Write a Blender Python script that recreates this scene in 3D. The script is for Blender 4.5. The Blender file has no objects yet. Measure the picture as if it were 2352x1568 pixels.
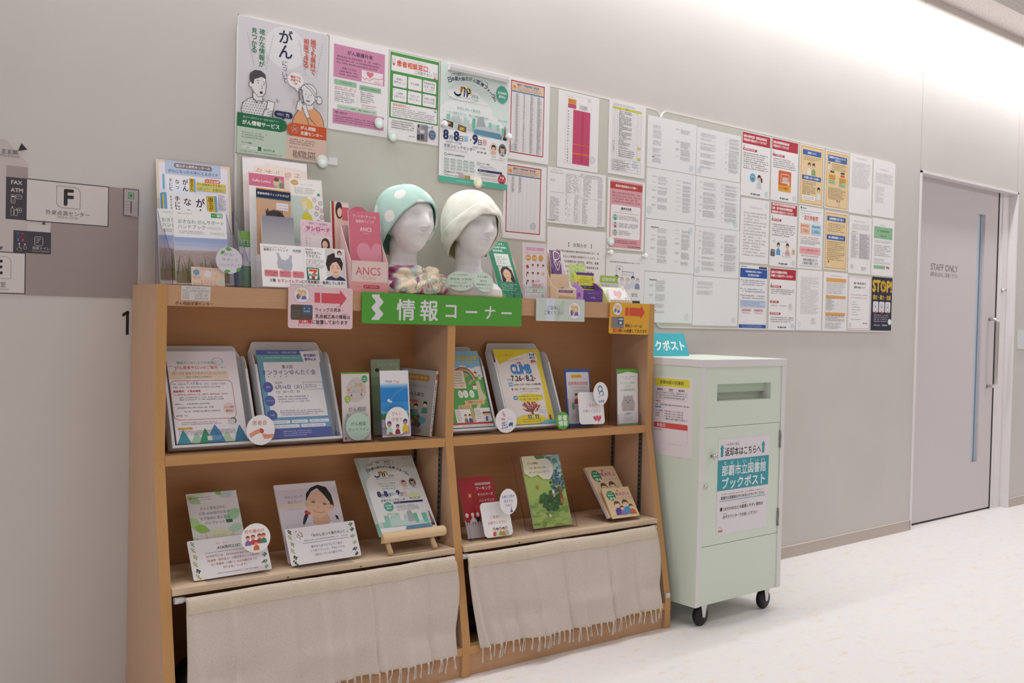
import bpy, math, random
from mathutils import Matrix, Vector
R = random.Random(7)
scene = bpy.context.scene
# ---------------------------------------------------------------- camera (about 35 mm lens at 1.18 m, turned 40 deg along the wall)
cam_d = bpy.data.cameras.new('camera'); cam = bpy.data.objects.new('camera', cam_d)
scene.collection.objects.link(cam); scene.camera = cam
cam_d.sensor_width = 36; cam_d.lens = 34.834; cam_d.clip_start = .05; cam_d.clip_end = 60
YAW, PITCH, ROLL = .6956, -.0211, .0237
_f = Vector((math.sin(YAW)*math.cos(PITCH), math.cos(YAW)*math.cos(PITCH), math.sin(PITCH)))
_r = Vector((math.cos(YAW), -math.sin(YAW), 0)); _u = _r.cross(_f)
_r2 = _r*math.cos(ROLL)+_u*math.sin(ROLL); _u2 = _u*math.cos(ROLL)-_r*math.sin(ROLL)
cam.matrix_world = Matrix(((_r2.x, _u2.x, -_f.x, 0), (_r2.y, _u2.y, -_f.y, -2.95), (_r2.z, _u2.z, -_f.z, 1.178), (0, 0, 0, 1)))
# ---------------------------------------------------------------- world, exposure, lamps
w = bpy.data.worlds.new('world'); scene.world = w; w.use_nodes = True
w.node_tree.nodes['Background'].inputs[0].default_value = (.95, .93, .92, 1)
w.node_tree.nodes['Background'].inputs[1].default_value = .05
vs = scene.view_settings
scene.display_settings.display_device = 'sRGB'
vs.view_transform = 'Standard'; vs.look = 'None'; vs.gamma = 1; vs.use_curve_mapping = False; vs.exposure = -0.08
try: scene.cycles.max_bounces = 10; scene.cycles.transparent_max_bounces = 40; scene.cycles.use_denoising = True
except Exception: pass
def lamp(name, loc, rot, sx, sy, power, col=(.985, .99, 1), spread=math.pi):
    d = bpy.data.lights.new(name, 'AREA'); d.shape = 'RECTANGLE'; d.size = sx; d.size_y = sy; d.energy = power; d.color = col; d.spread = spread
    o = bpy.data.objects.new(name, d); o.location = loc; o.rotation_euler = rot; scene.collection.objects.link(o); return o
# line of cove lamps hidden in the ceiling slot, washing down the wall
lamp('cove_lamp', (4.2, -.18, 3.07), (math.radians(8), 0, 0), 9.0, .10, 86)
# unseen ceiling lamps over the corridor; the first is added to brighten left-facing panels
for lx, ly, pw in ((-1.8, -3.2, 42), (1.8, -1.25, 6), (4.4, -1.6, 12), (7.4, -1.8, 20), (1.4, -3.8, 5), (4.8, -4.2, 10), (7.6, -4.4, 15)):
    lamp('unseen_ceiling_lamp', (lx, ly, 2.885), (0, 0, 0), 1.2, .6, pw)
# ---------------------------------------------------------------- helpers
I4 = Matrix.Identity(4)
def lin(h):
    h = h.lstrip('#'); c = [int(h[i:i+2], 16)/255 for i in (0, 2, 4)]
    return tuple(x/12.92 if x <= .04045 else ((x+.055)/1.055)**2.4 for x in c)+(1,)
MC = {}
def ink(h, rough=.5, metal=0, name=None, spec=.4, emit=0):
    k = (h, rough, metal, emit)
    if k in MC: return MC[k]
    m = bpy.data.materials.new(name or 'ink_'+h.strip('#')); m.use_nodes = True
    b = m.node_tree.nodes['Principled BSDF']
    b.inputs['Base Color'].default_value = lin(h); b.inputs['Roughness'].default_value = rough; b.inputs['Metallic'].default_value = metal
    b.inputs['Specular IOR Level'].default_value = spec
    if emit: b.inputs['Emission Color'].default_value = lin(h); b.inputs['Emission Strength'].default_value = emit
    MC[k] = m; return m
def nodes(name, rough=.5, spec=.4):
    m = bpy.data.materials.new(name); m.use_nodes = True; nt = m.node_tree; b = nt.nodes['Principled BSDF']
    b.inputs['Roughness'].default_value = rough; b.inputs['Specular IOR Level'].default_value = spec
    return m, nt, b
def nd(nt, t, **kw):
    n = nt.nodes.new(t)
    for k, v in kw.items():
        if k in n.inputs: n.inputs[k].default_value = v
        else: setattr(n, k, v)
    return n
def ramp(nt, fac, stops):
    r = nt.nodes.new('ShaderNodeValToRGB'); e = r.color_ramp.elements
    while len(e) < len(stops): e.new(.5)
    for i, (p, c) in enumerate(stops): e[i].position = p; e[i].color = lin(c)
    nt.links.new(fac, r.inputs[0]); return r
def coords(nt, scale, rot=(0, 0, 0)):
    tc = nt.nodes.new('ShaderNodeTexCoord'); mp = nt.nodes.new('ShaderNodeMapping')
    mp.inputs['Scale'].default_value = scale; mp.inputs['Rotation'].default_value = rot
    nt.links.new(tc.outputs['Object'], mp.inputs[0]); return mp.outputs[0]
def noisy(name, c1, c2, scale=(1, 1, 1), ns=5, rough=.5, bump=0, detail=4, lo=.35, hi=.65, spec=.4):
    m, nt, b = nodes(name, rough, spec)
    v = coords(nt, scale); n = nd(nt, 'ShaderNodeTexNoise', Scale=ns, Detail=detail); nt.links.new(v, n.inputs['Vector'])
    r = ramp(nt, n.outputs[0], [(lo, c1), (hi, c2)]); nt.links.new(r.outputs[0], b.inputs['Base Color'])
    if bump:
        bp = nd(nt, 'ShaderNodeBump', Strength=bump, Distance=.002); nt.links.new(n.outputs[0], bp.inputs['Height']); nt.links.new(bp.outputs[0], b.inputs['Normal'])
    return m
def acrylic(name='acrylic', tint='#fdfdfe', gl=.09):
    m = bpy.data.materials.new(name); m.use_nodes = True; nt = m.node_tree; nt.nodes.remove(nt.nodes['Principled BSDF'])
    tr = nd(nt, 'ShaderNodeBsdfTransparent'); tr.inputs[0].default_value = lin(tint)
    g = nd(nt, 'ShaderNodeBsdfGlossy', Roughness=.04); lw = nd(nt, 'ShaderNodeLayerWeight', Blend=.12)
    mx = nd(nt, 'ShaderNodeMixShader'); ad = nd(nt, 'ShaderNodeMath', operation='MULTIPLY'); ad.inputs[1].default_value = .4
    nt.links.new(lw.outputs['Fresnel'], ad.inputs[0]); nt.links.new(ad.outputs[0], mx.inputs[0])
    nt.links.new(tr.outputs[0], mx.inputs[1]); nt.links.new(g.outputs[0], mx.inputs[2]); nt.links.new(mx.outputs[0], nt.nodes['Material Output'].inputs[0])
    return m
class MB:
    """collects faces of one mesh"""
    def __init__(s): s.v = []; s.f = []; s.m = []; s.ms = []; s.sm = []
    def mi(s, m):
        if isinstance(m, str): m = ink(m)
        if m not in s.ms: s.ms.append(m)
        return s.ms.index(m)
    def face(s, pts, m, smooth=False):
        i = len(s.v); s.v += [tuple(p) for p in pts]; s.f.append(tuple(range(i, i+len(pts)))); s.m.append(s.mi(m)); s.sm.append(smooth)
    def box(s, a, b, m, mats=None):
        x0, y0, z0 = a; x1, y1, z1 = b; i = len(s.v)
        s.v += [(x0, y0, z0), (x1, y0, z0), (x1, y1, z0), (x0, y1, z0), (x0, y0, z1), (x1, y0, z1), (x1, y1, z1), (x0, y1, z1)]
        F = dict(bottom=(0, 3, 2, 1), top=(4, 5, 6, 7), front=(0, 1, 5, 4), right=(1, 2, 6, 5), back=(2, 3, 7, 6), left=(3, 0, 4, 7))
        for k, q in F.items():
            s.f.append(tuple(i+j for j in q)); s.m.append(s.mi((mats or {}).get(k, m))); s.sm.append(False)
        return s
    def prism(s, pts, d, m, fr=lambda p: p, mside=None):
        """pts: 2-D outline; d=(d0,d1); fr maps (a,b,d) to xyz"""
        n = len(pts); i = len(s.v)
        s.v += [tuple(fr((a, b, d[0]))) for a, b in pts]+[tuple(fr((a, b, d[1]))) for a, b in pts]
        s.f += [tuple(i+j for j in reversed(range(n))), tuple(i+n+j for j in range(n))]
        s.m += [s.mi(m)]*2; s.sm += [False]*2
        for j in range(n):
            k = (j+1) % n; s.f.append((i+j, i+k, i+n+k, i+n+j)); s.m.append(s.mi(mside or m)); s.sm.append(False)
        return s
    def grid(s, fn, nu, nv, m, cu=False, cv=False, smooth=True, mf=None):
        i = len(s.v); U = nu if cu else nu+1; V = nv if cv else nv+1
        s.v += [tuple(fn(a/nu, b/nv)) for a in range(U) for b in range(V)]
        for a in range(nu):
            for b in range(nv):
                p = (a+1) % U; q = (b+1) % V
                s.f.append((i+a*V+b, i+p*V+b, i+p*V+q, i+a*V+q)); s.m.append(s.mi(mf((a+.5)/nu, (b+.5)/nv) if mf else m)); s.sm.append(smooth)
        return s
    def tube(s, path, r, m, n=8, cap=True):
        P = [Vector(p) for p in path]; rs = r if isinstance(r, (list, tuple)) else [r]*len(P); i = len(s.v); ref = None
        for k, p in enumerate(P):
            t = (P[min(k+1, len(P)-1)]-P[max(k-1, 0)]).normalized()
            if ref is None: ref = Vector((0, 0, 1)) if abs(t.z) < .9 else Vector((1, 0, 0))
            a = (ref-t*ref.dot(t)).normalized(); b = t.cross(a); ref = a
            for j in range(n):
                an = 2*math.pi*j/n; s.v.append(tuple(p+(a*math.cos(an)+b*math.sin(an))*rs[k]))
        for k in range(len(P)-1):
            for j in range(n):
                q = (j+1) % n; s.f.append((i+k*n+j, i+k*n+q, i+k*n+n+q, i+k*n+n+j)); s.m.append(s.mi(m)); s.sm.append(True)
        if cap:
            e = i+(len(P)-1)*n; s.f += [tuple(i+j for j in reversed(range(n))), tuple(e+j for j in range(n))]; s.m += [s.mi(m)]*2; s.sm += [False]*2
        return s
    def lathe(s, prof, m, n=24, fr=lambda p: p):
        """prof: list of (radius, height) about the local z axis"""
        i = len(s.v)
        for r, h in prof:
            for j in range(n): an = 2*math.pi*j/n; s.v.append(tuple(fr((r*math.cos(an), r*math.sin(an), h))))
        for k in range(len(prof)-1):
            for j in range(n):
                q = (j+1) % n; s.f.append((i+k*n+j, i+k*n+q, i+k*n+n+q, i+k*n+n+j)); s.m.append(s.mi(m)); s.sm.append(True)
        e = i+(len(prof)-1)*n; s.f += [tuple(i+j for j in reversed(range(n))), tuple(e+j for j in range(n))]; s.m += [s.mi(m)]*2; s.sm += [False]*2
        return s
    def build(s, name, parent=None, M=None):
        me = bpy.data.meshes.new(name); me.from_pydata(s.v, [], s.f)
        for m in s.ms: me.materials.append(m)
        me.polygons.foreach_set('material_index', s.m); me.polygons.foreach_set('use_smooth', s.sm); me.update()
        o = bpy.data.objects.new(name, me); scene.collection.objects.link(o)
        if parent is not None: o.parent = parent
        if M is not None: o.matrix_local = M
        return o
def tag(o, label, cat, group=None):
    o['label'] = label; o['category'] = cat
    if group: o['group'] = group
    return o
def struct(o): o['kind'] = 'structure'; return o
def thing(name, label, cat, M=I4, group=None):
    o = bpy.data.objects.new(name, None); scene.collection.objects.link(o); o.empty_display_size = .05; o.matrix_world = M
    return tag(o, label, cat, group)
def bevel(o, wd=.002, seg=2):
    b = o.modifiers.new('bevel', 'BEVEL'); b.width = wd; b.segments = seg; b.limit_method = 'ANGLE'; b.angle_limit = math.radians(40); return o
def solid(o, t, off=-1):
    b = o.modifiers.new('solid', 'SOLIDIFY'); b.thickness = t; b.offset = off; return o
def frame(ox, oy, oz, yaw=0, tilt=0, roll=0):
    """local x = right along the sheet, y = up along it, z = out of its face"""
    y, t, r = (math.radians(a) for a in (yaw, tilt, roll))
    rt = Vector((math.cos(y), math.sin(y), 0)); N = Vector((-math.sin(y), math.cos(y), 0)); up = Vector((0, 0, math.cos(t)))+N*math.sin(t)
    a = rt*math.cos(r)+up*math.sin(r); b = up*math.cos(r)-rt*math.sin(r); c = a.cross(b)
    return Matrix(((a.x, b.x, c.x, ox), (a.y, b.y, c.y, oy), (a.z, b.z, c.z, oz), (0, 0, 0, 1)))
def rrect(x0, y0, x1, y1, r, n=5):
    if r <= 0: return [(x0, y0), (x1, y0), (x1, y1), (x0, y1)]
    o = []
    for cx, cy, a in ((x1-r, y0+r, -90), (x1-r, y1-r, 0), (x0+r, y1-r, 90), (x0+r, y0+r, 180)):
        for i in range(n+1): t = math.radians(a+90*i/n); o.append((cx+r*math.cos(t), cy+r*math.sin(t)))
    return o
TC = {}
def glyphs(s, bold=0, res=2):
    k = (s, bold, res)
    if k in TC: return TC[k]
    cu = bpy.data.curves.new('text', 'FONT'); cu.body = s; cu.offset = bold; cu.resolution_u = res; cu.fill_mode = 'FRONT'
    o = bpy.data.objects.new('text', cu); me = o.to_mesh()
    vs_ = [(v.co.x, v.co.y) for v in me.vertices]; fs = [tuple(p.vertices) for p in me.polygons]
    o.to_mesh_clear(); bpy.data.objects.remove(o); bpy.data.curves.remove(cu)
    TC[k] = (vs_, fs); return TC[k]
class Sheet(MB):
    """a printed sheet: page units (about mm) from its top left corner, y down; prints lie on the paper as thin ink"""
    def __init__(s, W, H, pw=None, ph=None, t=.0004, paper='#f3f1f1', rad=0, edge=None):
        MB.__init__(s); s.W, s.H = W, H; s.pw = pw or W*1000; s.ph = ph or H*1000; s.kx = W/s.pw; s.ky = H/s.ph; s.z = .00004; s.tr = (1, 1, 0, 0)
        s.prism(rrect(0, 0, W, H, rad), (-t, 0), paper, mside=edge or paper)
    def P(s, x, y): return ((x*s.tr[0]+s.tr[2])*s.kx, s.H-(y*s.tr[1]+s.tr[3])*s.ky, s.z)
    def clip(s, pts):
        """ink stops at the edge of the page"""
        a, b, c, d = s.tr; x0, x1, y0, y1 = -c/a, (s.pw-c)/a, -d/b, (s.ph-d)/b
        for ax, lim, sg in ((0, x0, 1), (0, x1, -1), (1, y0, 1), (1, y1, -1)):
            if all((q[ax]-lim)*sg >= 0 for q in pts): continue
            out = []
            for i, q in enumerate(pts):
                r_ = pts[i-1]; u, v = (r_[ax]-lim)*sg, (q[ax]-lim)*sg
                if (u < 0) != (v < 0): k = u/(u-v); out.append((r_[0]+(q[0]-r_[0])*k, r_[1]+(q[1]-r_[1])*k))
                if v >= 0: out.append(q)
            pts = out
            if len(pts) < 3: return []
        return pts
    def up(s): s.z += .000014
    def p(s, pts, c):
        s.up(); pts = s.clip(list(pts))
        if pts: s.face([s.P(*q) for q in reversed(pts)], c)
        return s
    def r(s, x0, y0, x1, y1, c, rad=0): return s.p([(x, y) for x, y in rrect(x0, y0, x1, y1, rad)], c)
    def e(s, cx, cy, rx, ry, c, a0=0, a1=360, n=26, rot=0):
        q = math.radians(rot); o = []
        for i in range(n if a1-a0 == 360 else n+1):
            t = math.radians(a0+(a1-a0)*i/n); x, y = rx*math.cos(t), ry*math.sin(t); o.append((cx+x*math.cos(q)-y*math.sin(q), cy+x*math.sin(q)+y*math.cos(q)))
        return s.p(o, c)
    def ln(s, pts, wd, c, closed=False):
        s.up(); P = pts+[pts[0]] if closed else pts
        for (x0, y0), (x1, y1) in zip(P, P[1:]):
            dx, dy = x1-x0, y1-y0; l = math.hypot(dx, dy) or 1; ux, uy = dx/l*wd/2, dy/l*wd/2; nx, ny = -uy, ux
            q = s.clip([(x0-ux+nx, y0-uy+ny), (x1+ux+nx, y1+uy+ny), (x1+ux-nx, y1+uy-ny), (x0-ux-nx, y0-uy-ny)])
            if q: s.face([s.P(*k) for k in q], c)
        return s
    def ring(s, cx, cy, rx, ry, wd, c, a0=0, a1=360, n=26):
        return s.ln([(cx+rx*math.cos(math.radians(a0+(a1-a0)*i/n)), cy+ry*math.sin(math.radians(a0+(a1-a0)*i/n))) for i in range(n+1)], wd, c)
    def fr(s, x0, y0, x1, y1, wd, c, rad=0): return s.ln(list(rrect(x0, y0, x1, y1, rad)), wd, c, True)
    def t(s, txt, x0, x1, yc, c, bold=0, h=None, rot=0, res=2, sk=0):
        v, f = glyphs(txt, 0, res)
        if not v: return s
        ax, bx = min(a for a, _ in v), max(a for a, _ in v); ay, by = min(b for _, b in v), max(b for _, b in v)
        k = (x1-x0)/(bx-ax); ky = h/(by-ay) if h else k; cx, cy = (ax+bx)/2, (ay+by)/2; q = math.radians(rot); ca, sa = math.cos(q), math.sin(q)
        s.up(); X = (x0+x1)/2; mi = s.mi(c)
        for ox, oy in (((0, 0),) if not bold else ((-bold, -bold*.5), (bold, -bold*.5), (0, bold)) if bold < .025 else ((-bold, 0), (bold, 0), (0, bold), (0, -bold), (bold*.7, bold*.7), (-bold*.7, -bold*.7))):
            s.z += .000006; i = len(s.v)                         # heavier strokes: the same glyphs laid down again a little aside
            for a, b in v:
                x, y = (a-cx+ox)*k+sk*(b-cy)*k, -(b-cy+oy)*ky; s.v.append(s.P(X+x*ca-y*sa, yc+x*sa+y*ca))
            for q_ in f: s.f.append(tuple(i+j for j in q_)); s.m.append(mi); s.sm.append(False)
        return s
    def tv(s, txt, xc, y0, y1, c, bold=0, wd=None):
        n = len(txt); st = (y1-y0)/n
        for i, ch in enumerate(txt):
            rel = {'っ': .7, 'ゃ': .7, 'ッ': .7}.get(ch, .9); hw = (wd or st)*rel/2
            if ch == 'ー': s.ln([(xc, y0+st*(i+.1)), (xc, y0+st*(i+.9))], st*.1, c)
            elif ch == 'り': s.t(ch, xc-hw*.6, xc+hw*.6, y0+st*(i+.5), c, bold)
            else: s.t(ch, xc-hw, xc+hw, y0+st*(i+.5), c, bold)
        return s
    def g(s, x0, x1, y0, y1, n, c, rag=.25, ch=.62, fill=1, skip=0):
        """n lines of print too small to read"""
        s.up(); pt = (y1-y0)/n; h = pt*ch; th = h*.17; mi = s.mi(c)
        def q(a, b, d, e):
            i = len(s.v); s.v += [s.P(a, e), s.P(d, e), s.P(d, b), s.P(a, b)]; s.f.append((i, i+1, i+2, i+3)); s.m.append(mi); s.sm.append(False)
        for k in range(n):
            y = y0+pt*k+(pt-h)/2; e = x1-(x1-x0)*(R.random()*rag if k % 3 == 2 or R.random() < .3 else 0); x = x0
            while x+h*.9 <= e:
                if R.random() > .07+skip:
                    u = R.random(); a, b = x+h*(.05+.1*R.random()), x+h*(.72+.14*R.random()); k_ = int(R.random()*5); vb = lambda f_, t0=.08, t1=.94: q(a+(b-a)*f_, y+h*t0, a+(b-a)*f_+th, y+h*t1); hb = lambda f_: q(a, y+h*f_, b, y+h*f_+th)
                    if k_ == 0: hb(.1+u*.2); hb(.6+u*.2); vb(.2+.5*u)
                    elif k_ == 1: hb(.3+u*.2); vb(.15); vb(.7, .3*u)
                    elif k_ == 2: hb(.08); hb(.42+.1*u); hb(.78); vb(.45*u, .1, .6)
                    elif k_ == 3: hb(.2); vb(.4, 0, .9); vb(.8, .4)
                    else: vb(.1, .2, .8); hb(.7)
                x += h*.98
        return s
    def tab(s, x0, y0, x1, y1, cols, rows, c='#8a8890', wd=.35):
        for i in range(rows+1): s.ln([(x0, y0+(y1-y0)*i/rows), (x1, y0+(y1-y0)*i/rows)], wd, c)
        for u in cols: s.ln([(x0+(x1-x0)*u, y0), (x0+(x1-x0)*u, y1)], wd, c)
        return s
    def stamp(s, cx, cy, r=11, c='#9fd3dc'):
        s.ring(cx, cy, r, r, .9, c); s.ring(cx, cy, r*.82, r*.82, .5, c); s.g(cx-r*.6, cx+r*.6, cy-r*.55, cy+r*.55, 3, c, 0); return s
    def heart(s, cx, cy, r, c):
        return s.p([(cx+r*.062*16*math.sin(a)**3, cy-r*.062*(13*math.cos(a)-5*math.cos(2*a)-2*math.cos(3*a)-math.cos(4*a))) for a in [2*math.pi*i/30 for i in range(30)]], c)
    def person(s, x, y, h, hair, top, skin='#f0c9a8', body=True):
        if body: s.p([(x-h*.3, y+h), (x-h*.26, y+h*.62), (x-h*.1, y+h*.48), (x+h*.1, y+h*.48), (x+h*.26, y+h*.62), (x+h*.3, y+h)], top)
        s.e(x, y+h*.26, h*.19, h*.23, skin); s.e(x, y+h*.19, h*.205, h*.2, hair, 180, 360, 14); s.r(x-h*.205, y+h*.17, x-h*.15, y+h*.3, hair); s.r(x+h*.15, y+h*.17, x+h*.205, y+h*.3, hair)
        s.e(x-h*.07, y+h*.27, h*.02, h*.025, '#3a3030'); s.e(x+h*.07, y+h*.27, h*.02, h*.025, '#3a3030'); s.ln([(x-h*.05, y+h*.38), (x+h*.05, y+h*.38)], h*.02, '#b05a50'); return s
def wsheet(key, name, label, cat, draw, pw, ph, group=None, t=.0006, paper='#f1eff0', lift=0, rad=.003):
    x, z, W, H = L[key]; s = Sheet(W, H, pw, ph, t, paper, rad); draw(s)
    return tag(s.build(name, None, frame(x, WALLF-t-lift, z)), label, cat, group)
def fsheet(key, name, label, cat, draw, pw, ph, group=None, t=.0006, paper='#f3f1f1', rad=0, edge=None, dz=0, dx=0, dy=0, drop=0, **kw):
    ox, oy, oz, yaw, tilt, roll, W, H = L[key]; W = kw.get('W', W); H0 = kw.get('H', H); H = H0+drop
    s = Sheet(W, H, pw, ph*H/H0, t, paper, rad, edge); draw(s)
    M = frame(ox, oy, oz, yaw+kw.get('yaw', 0), kw.get('tilt', tilt), kw.get('roll', roll)) @ Matrix.Translation((dx, dy-drop, dz))
    return tag(s.build(name, None, M), label, cat, group)
def copies(o, n, step, label, group, dx=0, dy=0):
    """the same booklet again, n times, one behind the other"""
    for k in range(1, n+1):
        c = o.copy(); scene.collection.objects.link(c); c.matrix_world = o.matrix_world @ Matrix.Translation((dx*k, dy*k, -step*k)); tag(c, label, o['category'], group)
    o['group'] = group
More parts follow.
